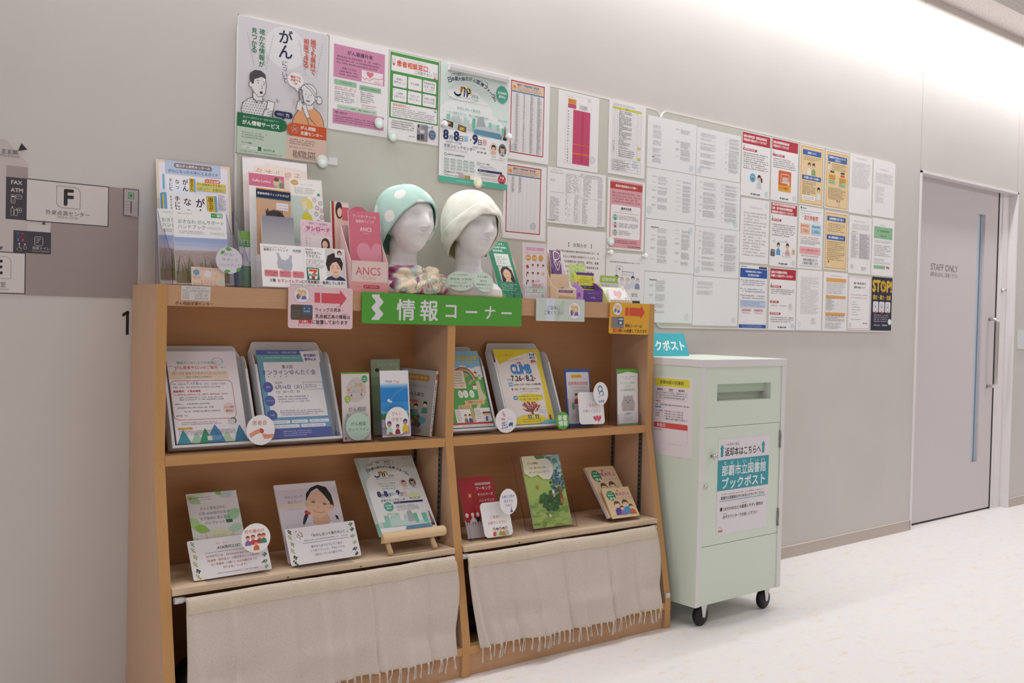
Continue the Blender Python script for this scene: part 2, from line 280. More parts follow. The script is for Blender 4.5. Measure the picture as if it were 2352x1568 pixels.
L={'A1': (3.191, 1.858, 0.3245, 0.2225),
 'A2': (3.1915, 1.637, 0.327, 0.2185),
 'A3': (3.1925, 1.409, 0.328, 0.2245),
 'A4': (3.1945, 1.1845, 0.3235, 0.221),
 'B1': (3.5185, 1.857, 0.3205, 0.2185),
 'B2': (3.5215, 1.6305, 0.322, 0.2235),
 'B3': (3.5245, 1.403, 0.325, 0.2255),
 'B4': (3.5215, 1.1765, 0.329, 0.223),
 'C1': (3.848, 1.8005, 0.2245, 0.3035),
 'C2': (3.853, 1.4825, 0.2245, 0.3085),
 'C3': (3.859, 1.164, 0.219, 0.308),
 'D1': (4.0835, 1.802, 0.2215, 0.3035),
 'D2': (4.09, 1.4785, 0.2225, 0.315),
 'D3': (4.097, 1.163, 0.222, 0.306),
 'E1': (4.3225, 1.803, 0.212, 0.3045),
 'E2': (4.3265, 1.479, 0.2165, 0.3175),
 'E3': (4.329, 1.1665, 0.2245, 0.307),
 'F1': (4.5525, 1.804, 0.221, 0.302),
 'F2': (4.56, 1.485, 0.2195, 0.305),
 'F3': (4.5645, 1.165, 0.2285, 0.3085),
 'G1': (4.78, 1.8005, 0.2255, 0.313),
 'G2': (4.7915, 1.477, 0.2255, 0.31),
 'G3': (4.802, 1.1715, 0.221, 0.2925),
 'H1': (5.016, 1.8035, 0.2305, 0.309),
 'H2': (5.0245, 1.477, 0.2325, 0.3155),
 'H3': (5.038, 1.1715, 0.215, 0.2965),
 'ancsbox': (1.6049, -0.2275, 1.2663, -2.1486, 11.5, 0.0604, 0.136, 0.1014),
 'ancsbro': (1.6058, -0.2114, 1.3144, -2.1486, 8.0, 5.3997, 0.1445, 0.21),
 'ancscat': (1.5908, -0.1604, 1.317, -2.1486, 8.0, -6.7249, 0.1102, 0.25),
 'aya': (1.1372, -0.1895, 0.4697, -2.1486, 40.5, -0.2035, 0.1586, 0.2161),
 'ayasign': (1.1022, -0.2633, 0.4165, -2.1486, 36.0, 1.7007, 0.2345, 0.1164),
 'bar': (2.1195, 2.092, 0.2795, 0.013),
 'beige': (2.6972, -0.285, 0.4153, -2.1486, 43.0, -3.5535, 0.1535, 0.2314),
 'beige2': (2.7082, -0.3069, 0.4269, -2.1486, 31.0, -0.8496, 0.1437, 0.1145),
 'blue': (2.5545, -0.2336, 0.7843, -2.1486, 12.0, -0.6681, 0.1245, 0.2168),
 'card': (1.1008, -0.2091, 1.2656, -2.1486, 9.0, -0.9185, 0.0973, 0.0528),
 'cardR': (2.5849, -0.2537, 0.7919, -2.1486, 10.0, -2.349, 0.1285, 0.1221),
 'dvbox': (2.4588, -0.2596, 1.2632, -2.1486, 15.5, 2.8502, 0.089, 0.0396),
 'dvleaf': (2.4954, -0.1878, 1.3417, -2.1486, 10.0, 0.9252, 0.0589, 0.1063),
 'gan': (1.314, 1.68, 0.317, 0.4295),
 'ganbook': (1.0771, -0.0853, 1.3231, -2.1486, 8.0, 1.9696, 0.1641, 0.21),
 'girl': (1.4062, -0.2402, 0.4225, -2.1486, 38.0, -1.6953, 0.2195, 0.2677),
 'girlsign': (1.3965, -0.2756, 0.4225, -2.1486, 27.0, 1.4054, 0.2373, 0.1136),
 'green': (1.8715, 1.8015, 0.2135, 0.303),
 'greenbro': (2.2371, -0.1957, 1.2613, -2.1486, 26.0, 0.0, 0.1, 0.2316),
 'grey': (1.3419, -0.159, 1.3317, -2.1486, 8.0, -0.2852, 0.105, 0.15),
 'grnbook': (1.7723, -0.1105, 0.8271, -2.1486, 6.0, 0.2855, 0.1121, 0.21),
 'grncard': (2.619, -0.1637, 1.2834, -2.1486, 8.0, 2.128, 0.0824, 0.12),
 'grnleaf': (2.7987, -0.2544, 0.7775, -2.1486, 0.0, -0.6766, 0.1116, 0.2209),
 'guide': (1.0661, -0.0477, 1.3379, -2.1486, 8.0, 0.1485, 0.2268, 0.297),
 'hand1': (1.0656, -0.1884, 1.2624, -2.1486, 8.0, 1.235, 0.1557, 0.21),
 'hand4': (1.0483, -0.0964, 1.2716, -2.1486, 8.0, 1.3966, 0.188, 0.21),
 'holdL': (1.0069, -0.2058, 1.2663, -2.1486, 7.5, -0.3745, 0.2492, 0.2037),
 'hope': (1.7381, -0.2232, 0.7888, -2.1486, 6.5, 0.1645, 0.1091, 0.2171),
 'hosp': (2.957, 1.1725, 0.236, 0.302),
 'hotline': (1.6024, -0.2078, 0.7871, -2.1486, 9.5, -0.277, 0.1006, 0.2189),
 'infect': (2.957, 1.4895, 0.226, 0.297),
 'jcf': (2.088, 1.6755, 0.3205, 0.433),
 'jcfstack': (1.7358, -0.2158, 0.478, -2.1486, 45.5, -2.3097, 0.2115, 0.3064),
 'kokoro': (2.3011, -0.2556, 1.2582, -2.1486, 2.5, 2.476, 0.109, 0.201),
 'lady': (1.4738, -0.0933, 1.4071, -2.1486, 8.0, 1.2449, 0.1138, 0.21),
 'land': (2.617, 1.5705, 0.3245, 0.2205),
 'ledge': (1.7025, -0.2748, 0.4566, -2.1486, 13.0, -0.2044, 0.2273, 0.0319),
 'magenta': (2.6665, 1.796, 0.227, 0.307),
 'notice': (2.624, 1.135, 0.327, 0.42),
 'ovtag': (1.17, -0.2149, 1.2944, -2.1486, 5.0, 0.0, 0.0797, 0.0777),
 'palelab': (2.7426, -0.1929, 1.3349, -2.1486, -0.5, 0.4249, 0.0961, 0.0277),
 'pink': (1.6365, 1.8015, 0.2315, 0.3065),
 'pinkcard': (2.74, -0.2596, 1.2611, -2.1486, 26.5, 0.2765, 0.095, 0.0488),
 'purbox': (2.5895, -0.2661, 1.2578, -2.1486, 13.5, -0.4374, 0.0966, 0.0479),
 'raffia': (1.3377, -0.0772, 1.4144, -2.1486, 8.0, -0.6254, 0.1176, 0.21),
 'recipe': (1.8683, -0.1699, 0.7867, -37.1486, -5.0, -6.1005, 0.0702, 0.2201),
 'redA': (2.407, 1.7975, 0.213, 0.3105),
 'redB': (2.3945, 1.4935, 0.219, 0.291),
 'redbook': (2.0638, -0.2773, 0.4189, -2.1486, 23.5, -1.2964, 0.1506, 0.2139),
 'redsign': (2.1088, -0.301, 0.4279, -2.1486, 18.0, -0.26, 0.1227, 0.1211),
 'seven': (1.3143, -0.2161, 1.2684, -2.1486, 12.0, -0.1778, 0.2808, 0.1307),
 'sheet1': (1.0654, -0.1866, 0.8014, -2.1486, 17.5, -0.511, 0.21, 0.2858),
 'sheet2': (1.3312, -0.1983, 0.8001, -2.1486, 14.5, 0.379, 0.2189, 0.2872),
 'sheet3': (1.9912, -0.217, 0.8121, -2.1486, 19.0, 0.0, 0.21, 0.274),
 'sheet4': (2.2596, -0.2305, 0.7979, -2.1486, 22.5, -0.6208, 0.2161, 0.2931),
 'signgreen': (1.6374, -0.2457, 1.1583, -2.1486, 0.5, -0.1833, 0.6406, 0.0996),
 'signpale': (2.3439, -0.2727, 1.1794, -2.1486, 1.0, -0.019, 0.2325, 0.0826),
 'signpink': (1.3867, -0.2385, 1.1399, -2.1486, 1.5, -0.4318, 0.2171, 0.1275),
 'signyel': (2.7048, -0.2828, 1.1377, -2.1486, -1.0, -0.9237, 0.2135, 0.1212),
 'stripe': (1.6405, 1.683, 0.0345, 0.025),
 'sunroad': (1.4678, -0.164, 1.33, -2.1486, 8.0, -1.2349, 0.1088, 0.15),
 'tagaya': (1.2416, -0.2504, 0.4801, -2.1486, 10.0, 0.0, 0.0901, 0.0842),
 'tagbun': (2.1839, -0.2464, 0.7759, -2.1486, 5.0, 0.0, 0.0941, 0.086),
 'tagdr': (2.651, -0.2533, 0.8626, -2.1486, 5.0, 0.0, 0.0753, 0.0874),
 'taghope': (1.7427, -0.2325, 0.8027, -2.1486, 5.0, 0.0, 0.0884, 0.0907),
 'taghot': (1.6061, -0.2187, 0.7873, -2.1486, 5.0, 0.0, 0.0875, 0.0889),
 'tagkanja': (1.2695, -0.2115, 0.7822, -2.1486, 5.0, 0.0, 0.0888, 0.0891),
 'tagnew': (2.4603, -0.2565, 0.7788, -2.1486, 5.0, 0.0, 0.0663, 0.0645),
 'tagred': (2.1738, -0.2967, 0.5002, -2.1486, 8.0, 0.0, 0.0767, 0.089),
 'towel': (1.333, -0.052, 1.379, -2.1486, 8.0, -1.3728, 0.2399, 0.297),
 'tray1': (1.0599, -0.1856, 0.7962, -2.1486, 24.0, 0.5115, 0.25, 0.3247),
 'tray2': (1.3431, -0.1951, 0.7964, -2.1486, 26.5, -0.5157, 0.259, 0.3418),
 'tray3': (1.9566, -0.2198, 0.8014, -2.1486, 18.0, 0.0, 0.25, 0.3),
 'tray4': (2.2666, -0.2319, 0.7909, -2.1486, 28.5, -0.1643, 0.2543, 0.3403),
 'tree': (2.3538, -0.2872, 0.4213, -2.1486, 21.5, -1.0558, 0.1863, 0.2659),
 'whitecard': (2.2878, -0.1068, 1.4727, -2.1486, 17.5, -1.8961, 0.0341, 0.1026),
 'wigcat': (1.3426, -0.1147, 1.3624, -2.1486, 8.0, -1.3356, 0.1145, 0.21),
 'yelcard': (2.5909, -0.2266, 1.3186, -2.1486, 9.0, 0.026, 0.0923, 0.0503),
 'yellowT': (2.953, 1.803, 0.223, 0.307)}
# ---------------------------------------------------------------- materials
M_WALL = noisy('wall_panel', '#d1cbc7', '#cdc7c3', (1, 1, 1), 2, .55, 0)
M_JOINT = ink('#b9b0a9', .7, name='joint'); M_BASE = ink('#c3b8af', .5, name='baseboard_vinyl')
M_CEIL = noisy('ceiling_board', '#d9d2cf', '#c5bdbb', (1, 1, 1), 90, .9, .4, 6)
def floor_mat():
    m, nt, b = nodes('floor_vinyl', .42, .35)
    v = coords(nt, (1, 1, 1)); a = nd(nt, 'ShaderNodeTexNoise', Scale=16, Detail=6, Roughness=.7); nt.links.new(v, a.inputs['Vector'])
    v2 = coords(nt, (1, 2.6, 1), (0, 0, .5)); c = nd(nt, 'ShaderNodeTexNoise', Scale=9, Detail=8, Roughness=.7); nt.links.new(v2, c.inputs['Vector'])
    r1 = ramp(nt, a.outputs[0], [(.30, '#eae9ec'), (.5, '#f3efed'), (.72, '#f3eae6')]); r2 = ramp(nt, c.outputs[0], [(.57, '#000000'), (.70, '#ffffff')])
    mx = nd(nt, 'ShaderNodeMix', data_type='RGBA'); nt.links.new(r2.outputs[0], mx.inputs[0]); nt.links.new(r1.outputs[0], mx.inputs[6]); mx.inputs[7].default_value = lin('#ecdcc2')
    nt.links.new(mx.outputs[2], b.inputs['Base Color']); return m
M_FLOOR = floor_mat()
def wood(name, c1, c2, axis, rough=.45):
    sc = {'x': (1.2, 45, 45), 'z': (45, 45, 1.2)}[axis]
    m, nt, b = nodes(name, rough, .35); v = coords(nt, sc); n = nd(nt, 'ShaderNodeTexNoise', Scale=3, Detail=5, Roughness=.6); nt.links.new(v, n.inputs['Vector'])
    r = ramp(nt, n.outputs[0], [(.3, c1), (.7, c2)]); nt.links.new(r.outputs[0], b.inputs['Base Color']); return m
M_OAKX = wood('beech_horizontal', '#c79b76', '#cda37f', 'x'); M_OAKZ = wood('beech_vertical', '#c7a284', '#cdaa8d', 'z')
M_EDGE = wood('beech_edge_band', '#c5935c', '#cb9b66', 'z'); M_EDGEX = wood('beech_edge_band_long', '#c5935c', '#cb9b66', 'x')
M_BACK = wood('beech_back_shaded', '#c08c5e', '#c59265', 'x'); M_PINE = wood('pine', '#dcc0a0', '#e8d2b6', 'x', .55); M_PINEZ = wood('pine_peg', '#dcbc92', '#e6caa4', 'x', .55)  # back panels: deeper beech, the shade inside the bays put into the colour
M_DARK = ink('#5c5754', .5, name='dark_metal'); M_CHROME = ink('#d2cecb', .28, 1, 'chrome'); M_WHITE = ink('#e6e2e4', .4, name='white_melamine')
M_MINT = ink('#dce8da', .38, name='mint_panel'); M_ACR = acrylic(); M_ACRE = acrylic('acrylic_edge', '#c9c6ea')
M_PLAST = ink('#e4e6ea', .35, name='white_plastic'); M_MATT = ink('#f0eeee', .6, name='white_matt')
WALLF = -.009
# ---------------------------------------------------------------- room shell
X0, X1, Y0, ZC, ZT = -2.6, 9.6, -5.6, 2.9, 3.134
DX0, DX1, DZ = 5.547, 6.836, 2.104
def quads(name, qs, m): 
    b = MB()
    for q in qs: b.face(q, m)
    return struct(b.build(name))
b = MB()
b.box((X0, 0, 0), (DX0, .15, ZT), M_WALL); b.box((DX1, 0, 0), (X1, .15, ZT), M_WALL); b.box((DX0, 0, DZ), (DX1, .15, ZT), M_WALL)
struct(b.build('wall_back'))
struct(MB().box((X0, Y0, -.05), (X1, .3, 0), M_FLOOR).build('floor'))
b = MB(); b.box((X0, Y0, ZC), (X1, -.545, ZC+.05), M_CEIL); b.box((X0, -.56, ZC+.05), (X1, -.545, ZT+.02), M_CEIL); b.box((X0, -.56, ZT), (X1, .15, ZT+.03), M_CEIL)
struct(b.build('ceiling'))
struct(MB().box((X0, Y0-.1, 0), (X1, Y0, ZC), M_WALL).build('wall_front'))
struct(MB().box((X0-.1, Y0, 0), (X0, .15, ZT), M_WALL).build('wall_left')); struct(MB().box((X1, Y0, 0), (X1+.1, .15, ZT), M_WALL).build('wall_right'))
for n, xa, xb in (('baseboard_left', X0, DX0), ('baseboard_right', DX1+.006, X1)):
    b = MB(); b.box((xa, -.006, 0), (xb, 0, .058), M_BASE); b.box((xa, -.007, .058), (xb, 0, .0605), '#ddd5ce'); struct(b.build(n))
for i, (x, z0) in enumerate(((5.543, DZ+.01), (6.826, DZ+.01), (7.95, .062))):
    struct(MB().box((x-.0015, -.0006, z0), (x+.0015, .0002, ZT), M_JOINT).build('trim_%d' % (i+1)))
# ---------------------------------------------------------------- staff door
door = struct(thing('door_1', 'pale grey sliding staff door with a tall slit window', 'door')); Yd = .055
M_DOOR = ink('#d4ccce', .45, name='door_leaf_paint'); M_FRAME = ink('#e9e4e4', .4, name='door_frame_paint')
b = MB(); fw = .013
b.box((DX0-.004, -.006, 0), (DX0+fw, .15, DZ+.008), M_FRAME); b.box((DX1-fw*.6, -.006, 0), (DX1+.006, .15, DZ+.008), M_FRAME); b.box((DX0-.004, -.006, DZ-.004), (DX1+.006, .15, DZ+.008), M_FRAME)
b.build('frame', door)
lx0, lx1, sx0, sx1, sz0, sz1 = DX0+fw, 6.682, 6.398, 6.503, .327, 1.938
b = MB()
b.box((lx0, Yd, .012), (sx0, Yd+.04, DZ), M_DOOR); b.box((sx1, Yd, .012), (lx1, Yd+.04, DZ), M_DOOR)
b.box((sx0, Yd, .012), (sx1, Yd+.04, sz0), M_DOOR); b.box((sx0, Yd, sz1), (sx1, Yd+.04, DZ), M_DOOR); leaf = b.build('leaf', door)
b = MB(); b.box((sx0, Yd+.018, sz0), (sx1, Yd+.024, sz1), ink('#c2d2e0', .18, name='frosted_blue_glass', spec=.6)); b.box((sx1-.034, Yd+.012, sz0), (sx1-.026, Yd+.02, sz1), '#8b98a8'); b.build('slit_window', door)['label'] = 'tall narrow bluish glass slit'
b = MB(); b.box((lx1, Yd-.002, 0), (lx1+.016, Yd+.03, DZ), '#1e1a1c'); b.box((lx0, Yd+.004, .002), (lx1, Yd+.03, .012), '#1e1a1c'); b.build('gasket', door)['label'] = 'black rubber seal along the door edge'
b = MB(); b.box((lx1+.016, Yd, 0), (DX1-fw*.6, Yd+.05, DZ), M_FRAME); b.box((lx1+.055, Yd-.008, 0), (DX1-fw*.6, Yd, DZ), M_FRAME); b.build('jamb', door)
hx, hz0, hz1, hy = 6.600, .82, 1.262, 0.0
b = MB(); b.tube([(hx, Yd, hz1), (hx, hy+.02, hz1), (hx+.004, hy+.006, hz1-.008), (hx+.006, hy, hz1-.022), (hx+.006, hy, hz0+.022), (hx+.004, hy+.006, hz0+.008), (hx, hy+.02, hz0), (hx, Yd, hz0)], .0105, M_CHROME, 12)
b.build('handle', door)['label'] = 'long chrome pull handle'
b = MB(); b.lathe([(.014, 0), (.014, .012), (.009, .016), (.009, .03), (.0, .03)], M_CHROME, 16, lambda p: (6.755+p[0], Yd-.008-p[2], 1.457+p[1])); b.build('lock_knob', door)
b = Sheet(.40, .10, 400, 100, 0.0001, M_DOOR); b.v.clear(); b.f.clear(); b.m.clear(); b.sm.clear()
b.t('STAFF ONLY', 0, 343, 20, '#85797c', 0, 40); b.t('関係者以外はご遠慮ください', 0, 343, 64, '#a0959a', 0, 27)
b.build('lettering', door, frame(5.807, Yd-.0006, 1.487))
s = MB().box((6.905, -.008, 1.066), (7.03, 0, 1.197), ink('#d9dbd6', .15, name='reader_glass'))
o = s.build('card_reader'); tag(o, 'pale glass card reader plate on the wall beside the staff door handle', 'card reader')
MB().box((6.918, -.0085, 1.178), (6.926, -.0079, 1.184), ink('#37c46a', emit=1.2)).build('green_light', o); MB().box((6.948, -.0085, 1.122), (6.955, -.0079, 1.142), ink('#5563ff', emit=2)).build('blue_light', o)
# ---------------------------------------------------------------- notice boards
M_BOARD = noisy('board_cloth', '#cdccc2', '#cbcabf', (1, 1, 1), 30, .7); M_RIM = ink('#eceae6', .35, name='board_rim')
def board(x0, z0, x1, z1, label, rr):
    t = thing('notice_board', label, 'notice board', Matrix.Translation((x0, 0, z0)), 'pin boards on the corridor wall'); f = lambda p: (p[0], -p[2], p[1])
    MB().prism(rrect(0, 0, x1-x0, z1-z0, rr, 8), (.0008, .0085), M_BOARD, f).build('panel', t)
    P = rrect(-.003, -.003, x1-x0+.003, z1-z0+.003, rr+.003, 8); Q = rrect(.0015, .0015, x1-x0-.0015, z1-z0-.0015, rr-.001, 8); b = MB(); n = len(P)
    for i in range(n):
        j = (i+1) % n; a, c, d, e = P[i], P[j], Q[j], Q[i]
        b.face([f((*a, .009)), f((*c, .009)), f((*d, .009)), f((*e, .009))], M_RIM); b.face([f((*a, .0008)), f((*c, .0008)), f((*c, .009)), f((*a, .009))], M_RIM)
    b.build('rim', t)
board(1.318, 1.168, 3.272, 2.108, 'greenish pin board behind the bookshelf, holding the large cancer information poster', .04)
board(3.278, 1.165, 5.255, 2.112, 'greenish pin board above the book return cabinet, covered in white notices', .04)
# ---------------------------------------------------------------- floor map on the wall
def floor_map():
    s = Sheet(.6, .5, 600, 500, .0003, '#d0c6c4'); s.v.clear(); s.f.clear(); s.m.clear(); s.sm.clear()
    X = lambda x: (x-.45)*1000; Y = lambda z: (1.70-z)*1000
    D = '#45424a'; Lg = '#c4bab9'; Ht = '#a79a97'; Wt = '#d6cfcb'
    def q(x0, z1, x1, z0, c, r=0): s.r(X(x0), Y(z1), X(x1), Y(z0), c, r)
    s.p([(X(.47), Y(1.634)), (X(.664), Y(1.634)), (X(.719), Y(1.578)), (X(.719), Y(1.33)), (X(.47), Y(1.33))], Lg)
    hat = [(.936, 1.535), (1.021, 1.535), (1.021, 1.216), (.716, 1.216), (.716, 1.332), (.78, 1.332), (.78, 1.421), (.936, 1.421)]
    s.p([(X(a), Y(c)) for a, c in hat], Ht); q(.665, 1.566, .719, 1.535, Ht)
    s.up(); k = .0062                                                           # fine diagonal hatching
    def inside(x, z): return (.936 < x < 1.021 and 1.216 < z < 1.535) or (.78 < x <= .94 and 1.216 < z < 1.421) or (.716 < x <= .785 and 1.216 < z < 1.332) or (.665 < x < .719 and 1.535 < z < 1.566)
    c = -.9
    while c < .0+.9:
        run = None; x = .66
        while x < 1.024:
            z = x*.9+c
            if inside(x, z):
                if run is None: run = x
            elif run is not None:
                s.face([s.P(X(run), Y(run*.9+c)), s.P(X(x), Y(x*.9+c)), s.P(X(x), Y(x*.9+c+.0016)), s.P(X(run), Y(run*.9+c+.0016))], '#8f8380'); run = None
            x += .002
        c += k
    q(.665, 1.535, .717, 1.421, D); q(.715, 1.536, .936, 1.420, D); q(.7175, 1.5335, .9335, 1.4225, Wt)
    s.t('FAX', X(.678), X(.705), Y(1.522), Wt, .02); s.t('ATM', X(.677), X(.707), Y(1.501), Wt, .02)
    s.fr(X(.678), Y(1.488), X(.688), Y(1.465), 1, Wt, 2); s.r(X(.680), Y(1.485), X(.686), Y(1.481), Wt); s.g(X(.679), X(.687), Y(1.478), Y(1.467), 3, Wt, 0); s.fr(X(.69), Y(1.489), X(.705), Y(1.478), 1, Wt, 3); s.ln([(X(.692), Y(1.484)), (X(.702), Y(1.484))], .8, Wt)
    s.fr(X(.678), Y(1.452), X(.685), Y(1.432), 1, Wt, 2); s.r(X(.68), Y(1.456), X(.683), Y(1.452), Wt); s.fr(X(.686), Y(1.447), X(.694), Y(1.432), 1, Wt, 1); s.ring(X(.699), Y(1.447), 6, 6, 1, Wt); s.e(X(.699), Y(1.447), 2, 2, Wt); s.ln([(X(.69), Y(1.453)), (X(.694), Y(1.449)), (X(.694), Y(1.443))], 1, Wt)
    fx0, fx1, fz1, fz0 = .794, .857, 1.524, 1.464; rd = 16
    A = lambda cx, cy, a: [(cx+rd*math.cos(math.radians(a+i*15)), cy+rd*math.sin(math.radians(a+i*15))) for i in range(7)]
    s.ln([(X(fx0), Y(fz1))]+A(X(fx1)-rd, Y(fz1)+rd, -90)+[(X(fx1), Y(fz0))]+A(X(fx0)+rd, Y(fz0)-rd, 90), .9, '#5a555a', True)
    s.t('F', X(.815), X(.838), Y(1.494), '#332f35', .03); s.t('外来点滴センター', X(.766), X(.883), Y(1.449), '#5a5558'); s.t('Infusion Center', X(.797), X(.853), Y(1.438), '#8f898a')
    q(.685, 1.392, .781, 1.332, D); s.fr(X(.739), Y(1.378), X(.760), Y(1.354), 1.2, Wt, 3); s.ln([(X(.743), Y(1.372)), (X(.754), Y(1.372))], 1.2, Wt); s.ln([(X(.743), Y(1.367)), (X(.751), Y(1.367))], 1.2, Wt); s.ln([(X(.743), Y(1.362)), (X(.749), Y(1.362))], 1.2, Wt)
    s.t('採尿トイレ', X(.733), X(.778), Y(1.347), Wt); s.t('Urine Collection', X(.733), X(.778), Y(1.339), '#b5aeac')
    for x, cc in ((.697, '#5f7d9c'), (.7085, '#b0525c')): s.e(X(x), Y(1.384), 2.2, 2.4, cc); s.fr(X(x)-3, Y(1.38), X(x)+3, Y(1.371), 1.5, cc, 2); s.r(X(x)-2, Y(1.371), X(x)+2, Y(1.362), cc)
    s.e(X(.7), Y(1.356), 2, 2.2, Wt); s.ring(X(.70), Y(1.341), 6, 5, 1, Wt, 30, 330); s.ln([(X(.70), Y(1.353)), (X(.70), Y(1.345)), (X(.706), Y(1.343))], 1.2, Wt); s.e(X(.714), Y(1.355), 2, 2.2, Wt); s.fr(X(.711), Y(1.351), X(.718), Y(1.342), 1, Wt, 2)
    q(.47, 1.332, .7165, 1.2185, D); q(.472, 1.3295, .714, 1.221, Wt); s.ln([(X(.62), Y(1.319))]+A(X(.68)-rd, Y(1.319)+rd, -90)+[(X(.68), Y(1.259))], .9, '#5a555a'); s.ln([(X(.68), Y(1.259)), (X(.62), Y(1.259))], .9, '#5a555a')
    s.t('E', X(.637), X(.658), Y(1.29), '#332f35', .03); s.t('採血室', X(.62), X(.668), Y(1.243), '#5a5558'); s.t('Blood Collection', X(.60), X(.675), Y(1.231), '#8f898a')
    s.p([(X(.702), Y(1.630)), (X(.717), Y(1.614)), (X(.694), Y(1.608))], '#332f30'); s.p([(X(.762), Y(1.425)), (X(.767), Y(1.413)), (X(.757), Y(1.413))][::-1], '#5a5558'); s.p([(X(.648), Y(1.345)), (X(.660), Y(1.345)), (X(.654), Y(1.336))], '#5a5558')
    s.t('主玄関', X(.652), X(.693), Y(1.603), '#5d575a'); s.t('Main Entrance', X(.650), X(.697), Y(1.592), '#8f898a')
    q(.977, 1.536, 1.021, 1.456, D); q(.979, 1.534, 1.019, 1.458, '#b5aba9'); s.r(X(.99), Y(1.525), X(1.007), Y(1.507), '#4f8a5c'); s.fr(X(.993), Y(1.522), X(1.004), Y(1.51), 1.5, '#c9d6c8')
    for i in range(4): s.ln([(X(.98), Y(1.497-.008*i)), (X(1.018), Y(1.497-.008*i))], .6, '#8d8482')
    s.r(X(.9975), Y(1.50), X(1.0005), Y(1.465), '#453f42'); s.r(X(1.0), Y(1.4595), X(1.022), Y(1.455), Ht)
    tag(s.build('floor_map', None, frame(.45, -.0006, 1.20)), 'grey floor map printed on the wall beside the bookshelf', 'wall map')
    n = Sheet(.03, .08, 30, 80, .0003, M_WALL); n.v.clear(); n.f.clear(); n.m.clear(); n.sm.clear()
    n.ln([(3, 12), (15, 5), (15, 66)], 8.4, '#1d181a')
    for c in ((3, 12), (15, 5.5), (15, 66)): n.e(*c, 4.2, 4.2, '#1d181a')
    tag(n.build('wall_numeral', None, frame(.979, -.0006, 1.10)), 'thick black numeral 1 on the wall, half hidden by the bookshelf side', 'wall lettering')
floor_map()
# ---------------------------------------------------------------- bookshelf (its own frame: x along the shelf, y into the wall, z up)
SH = Matrix.Translation((2.946, -.4201, 0)) @ Matrix.Rotation(-.0375, 4, 'Z')
SD = -2.1486
shelf = thing('bookshelf', 'wide beech bookshelf with two bays standing against the wall under the pin board', 'bookshelf', SH)
prof = [(0, 0), (.345, 0), (.345, 1.256), (.128, 1.256), (.128, .765), (0, .11)]
def side(x0, x1, top=1.256):
    b = MB(); P = [(a, min(c, top)) for a, c in prof]; n = len(P); i = 0
    for x, rev in ((x0, 0), (x1, 1)): b.face([(x, a, c) for a, c in (P if rev else P[::-1])], M_OAKZ)
    for j in range(n):
        (a, c), (d, e) = P[j], P[(j+1) % n]; m = M_EDGE if j in (3, 4, 5) else M_OAKX
        b.face([(x0, a, c), (x0, d, e), (x1, d, e), (x1, a, c)][::-1], m)
    return b
side(-1.954, -1.924).build('side_panel', shelf); side(-.03, 0).build('side_panel', shelf); side(-.984, -.953, 1.229).build('divider', shelf)
MB().box((-1.924, .153, 1.23), (-.03, .345, 1.2555), M_OAKX).build('top_board', shelf)
MB().box((-1.924, .133, 1.197), (-.03, .153, 1.2555), M_OAKX).build('apron', shelf)
for a, c in ((-1.924, -.984), (-.953, -.03)):
    MB().box((a, .336, .1), (c, .345, 1.23), M_BACK).build('back_panel', shelf)
    MB().box((a+.001, .128, .748), (c-.001, .336, .777), M_OAKX, dict(front=M_EDGEX)).build('shelf_board', shelf)
    MB().box((a+.0005, .001, .074), (c-.0005, .336, .1), M_OAKX, dict(front=M_EDGEX)).build('bottom_board', shelf)
    MB().box((a+.0005, .011, 0), (c-.0005, .029, .074), M_OAKX).build('plinth', shelf)
for x in (-.984, -.03, -.953, -1.924):
    sg = 1 if x in (-.984, -.03) else -1
    for y in (.155, .312):
        b = MB(); b.box((min(x, x-sg*.003), y-.0095, .43), (max(x, x-sg*.003), y+.0095, .746), M_DARK)
        for k in range(17): b.box((x-sg*.0034-.0004, y-.003, .445+k*.018), (x-sg*.003, y+.003, .453+k*.018), '#0c0b0b')
        b.build('shelf_rail', shelf)['label'] = 'dark slotted metal rail'
s = Sheet(.084, .041, 47, 28, .0003, '#d9d4d2'); s.g(8, 40, 2, 6, 1, '#55504e'); s.g(2, 45, 6.5, 12, 2, '#4c4746', 0); s.g(2, 14, 13, 26, 5, '#55504e', 0); s.g(22, 45, 13, 26, 4, '#55504e')
s.build('sticker', shelf, Matrix(((1, 0, 0, -1.884), (0, 0, -1, .1325), (0, 1, 0, 1.2135), (0, 0, 0, 1))) @ Matrix.Translation((.0, .0, .0)))['label'] = 'small white printed sticker'
s = Sheet(.11, .012, 110, 12, .0001, M_OAKX); s.v.clear(); s.f.clear(); s.m.clear(); s.sm.clear(); s.t('がん相談支援センター', 0, 108, 6, '#4b3a2c', .01)
s.build('lettering', shelf, Matrix(((1, 0, 0, -1.9), (0, 0, -1, .1328), (0, 1, 0, 1.199), (0, 0, 0, 1))))
MB().box((-.0275, -.0015, .118), (-.004, .02, .136), '#d8d4d0').build('tag', shelf)['label'] = 'tiny white tag near the foot'
# pine planks laid across the lower compartments
for a, c, lab in ((-1.9225, -.9885, 'thin pale pine plank in the bookshelf bay nearest the floor map'), (-.9495, -.034, 'thin pale pine plank in the bookshelf bay beside the book return cabinet')):
    t = thing('pine_plank', lab, 'plank', SH @ Matrix.Translation((a, .05, .1)), 'pine planks in the bookshelf')
    b = MB().box((0, 0, .302), (c-a, .27, .32), M_PINE)
    for kx in (.36, .62) if a < -1.5 else (.25,): b.box((kx*(c-a), -.0006, .305), (kx*(c-a)+.006, 0, .309), '#6d4a30')
    b.build('board', t); MB().box((0, .03, .0006), (.008, .27, .3015), M_WHITE).build('leg', t)['label'] = 'white upright under the plank'; MB().box((c-a-.008, .08, .0006), (c-a, .27, .3015), M_WHITE).build('leg', t)
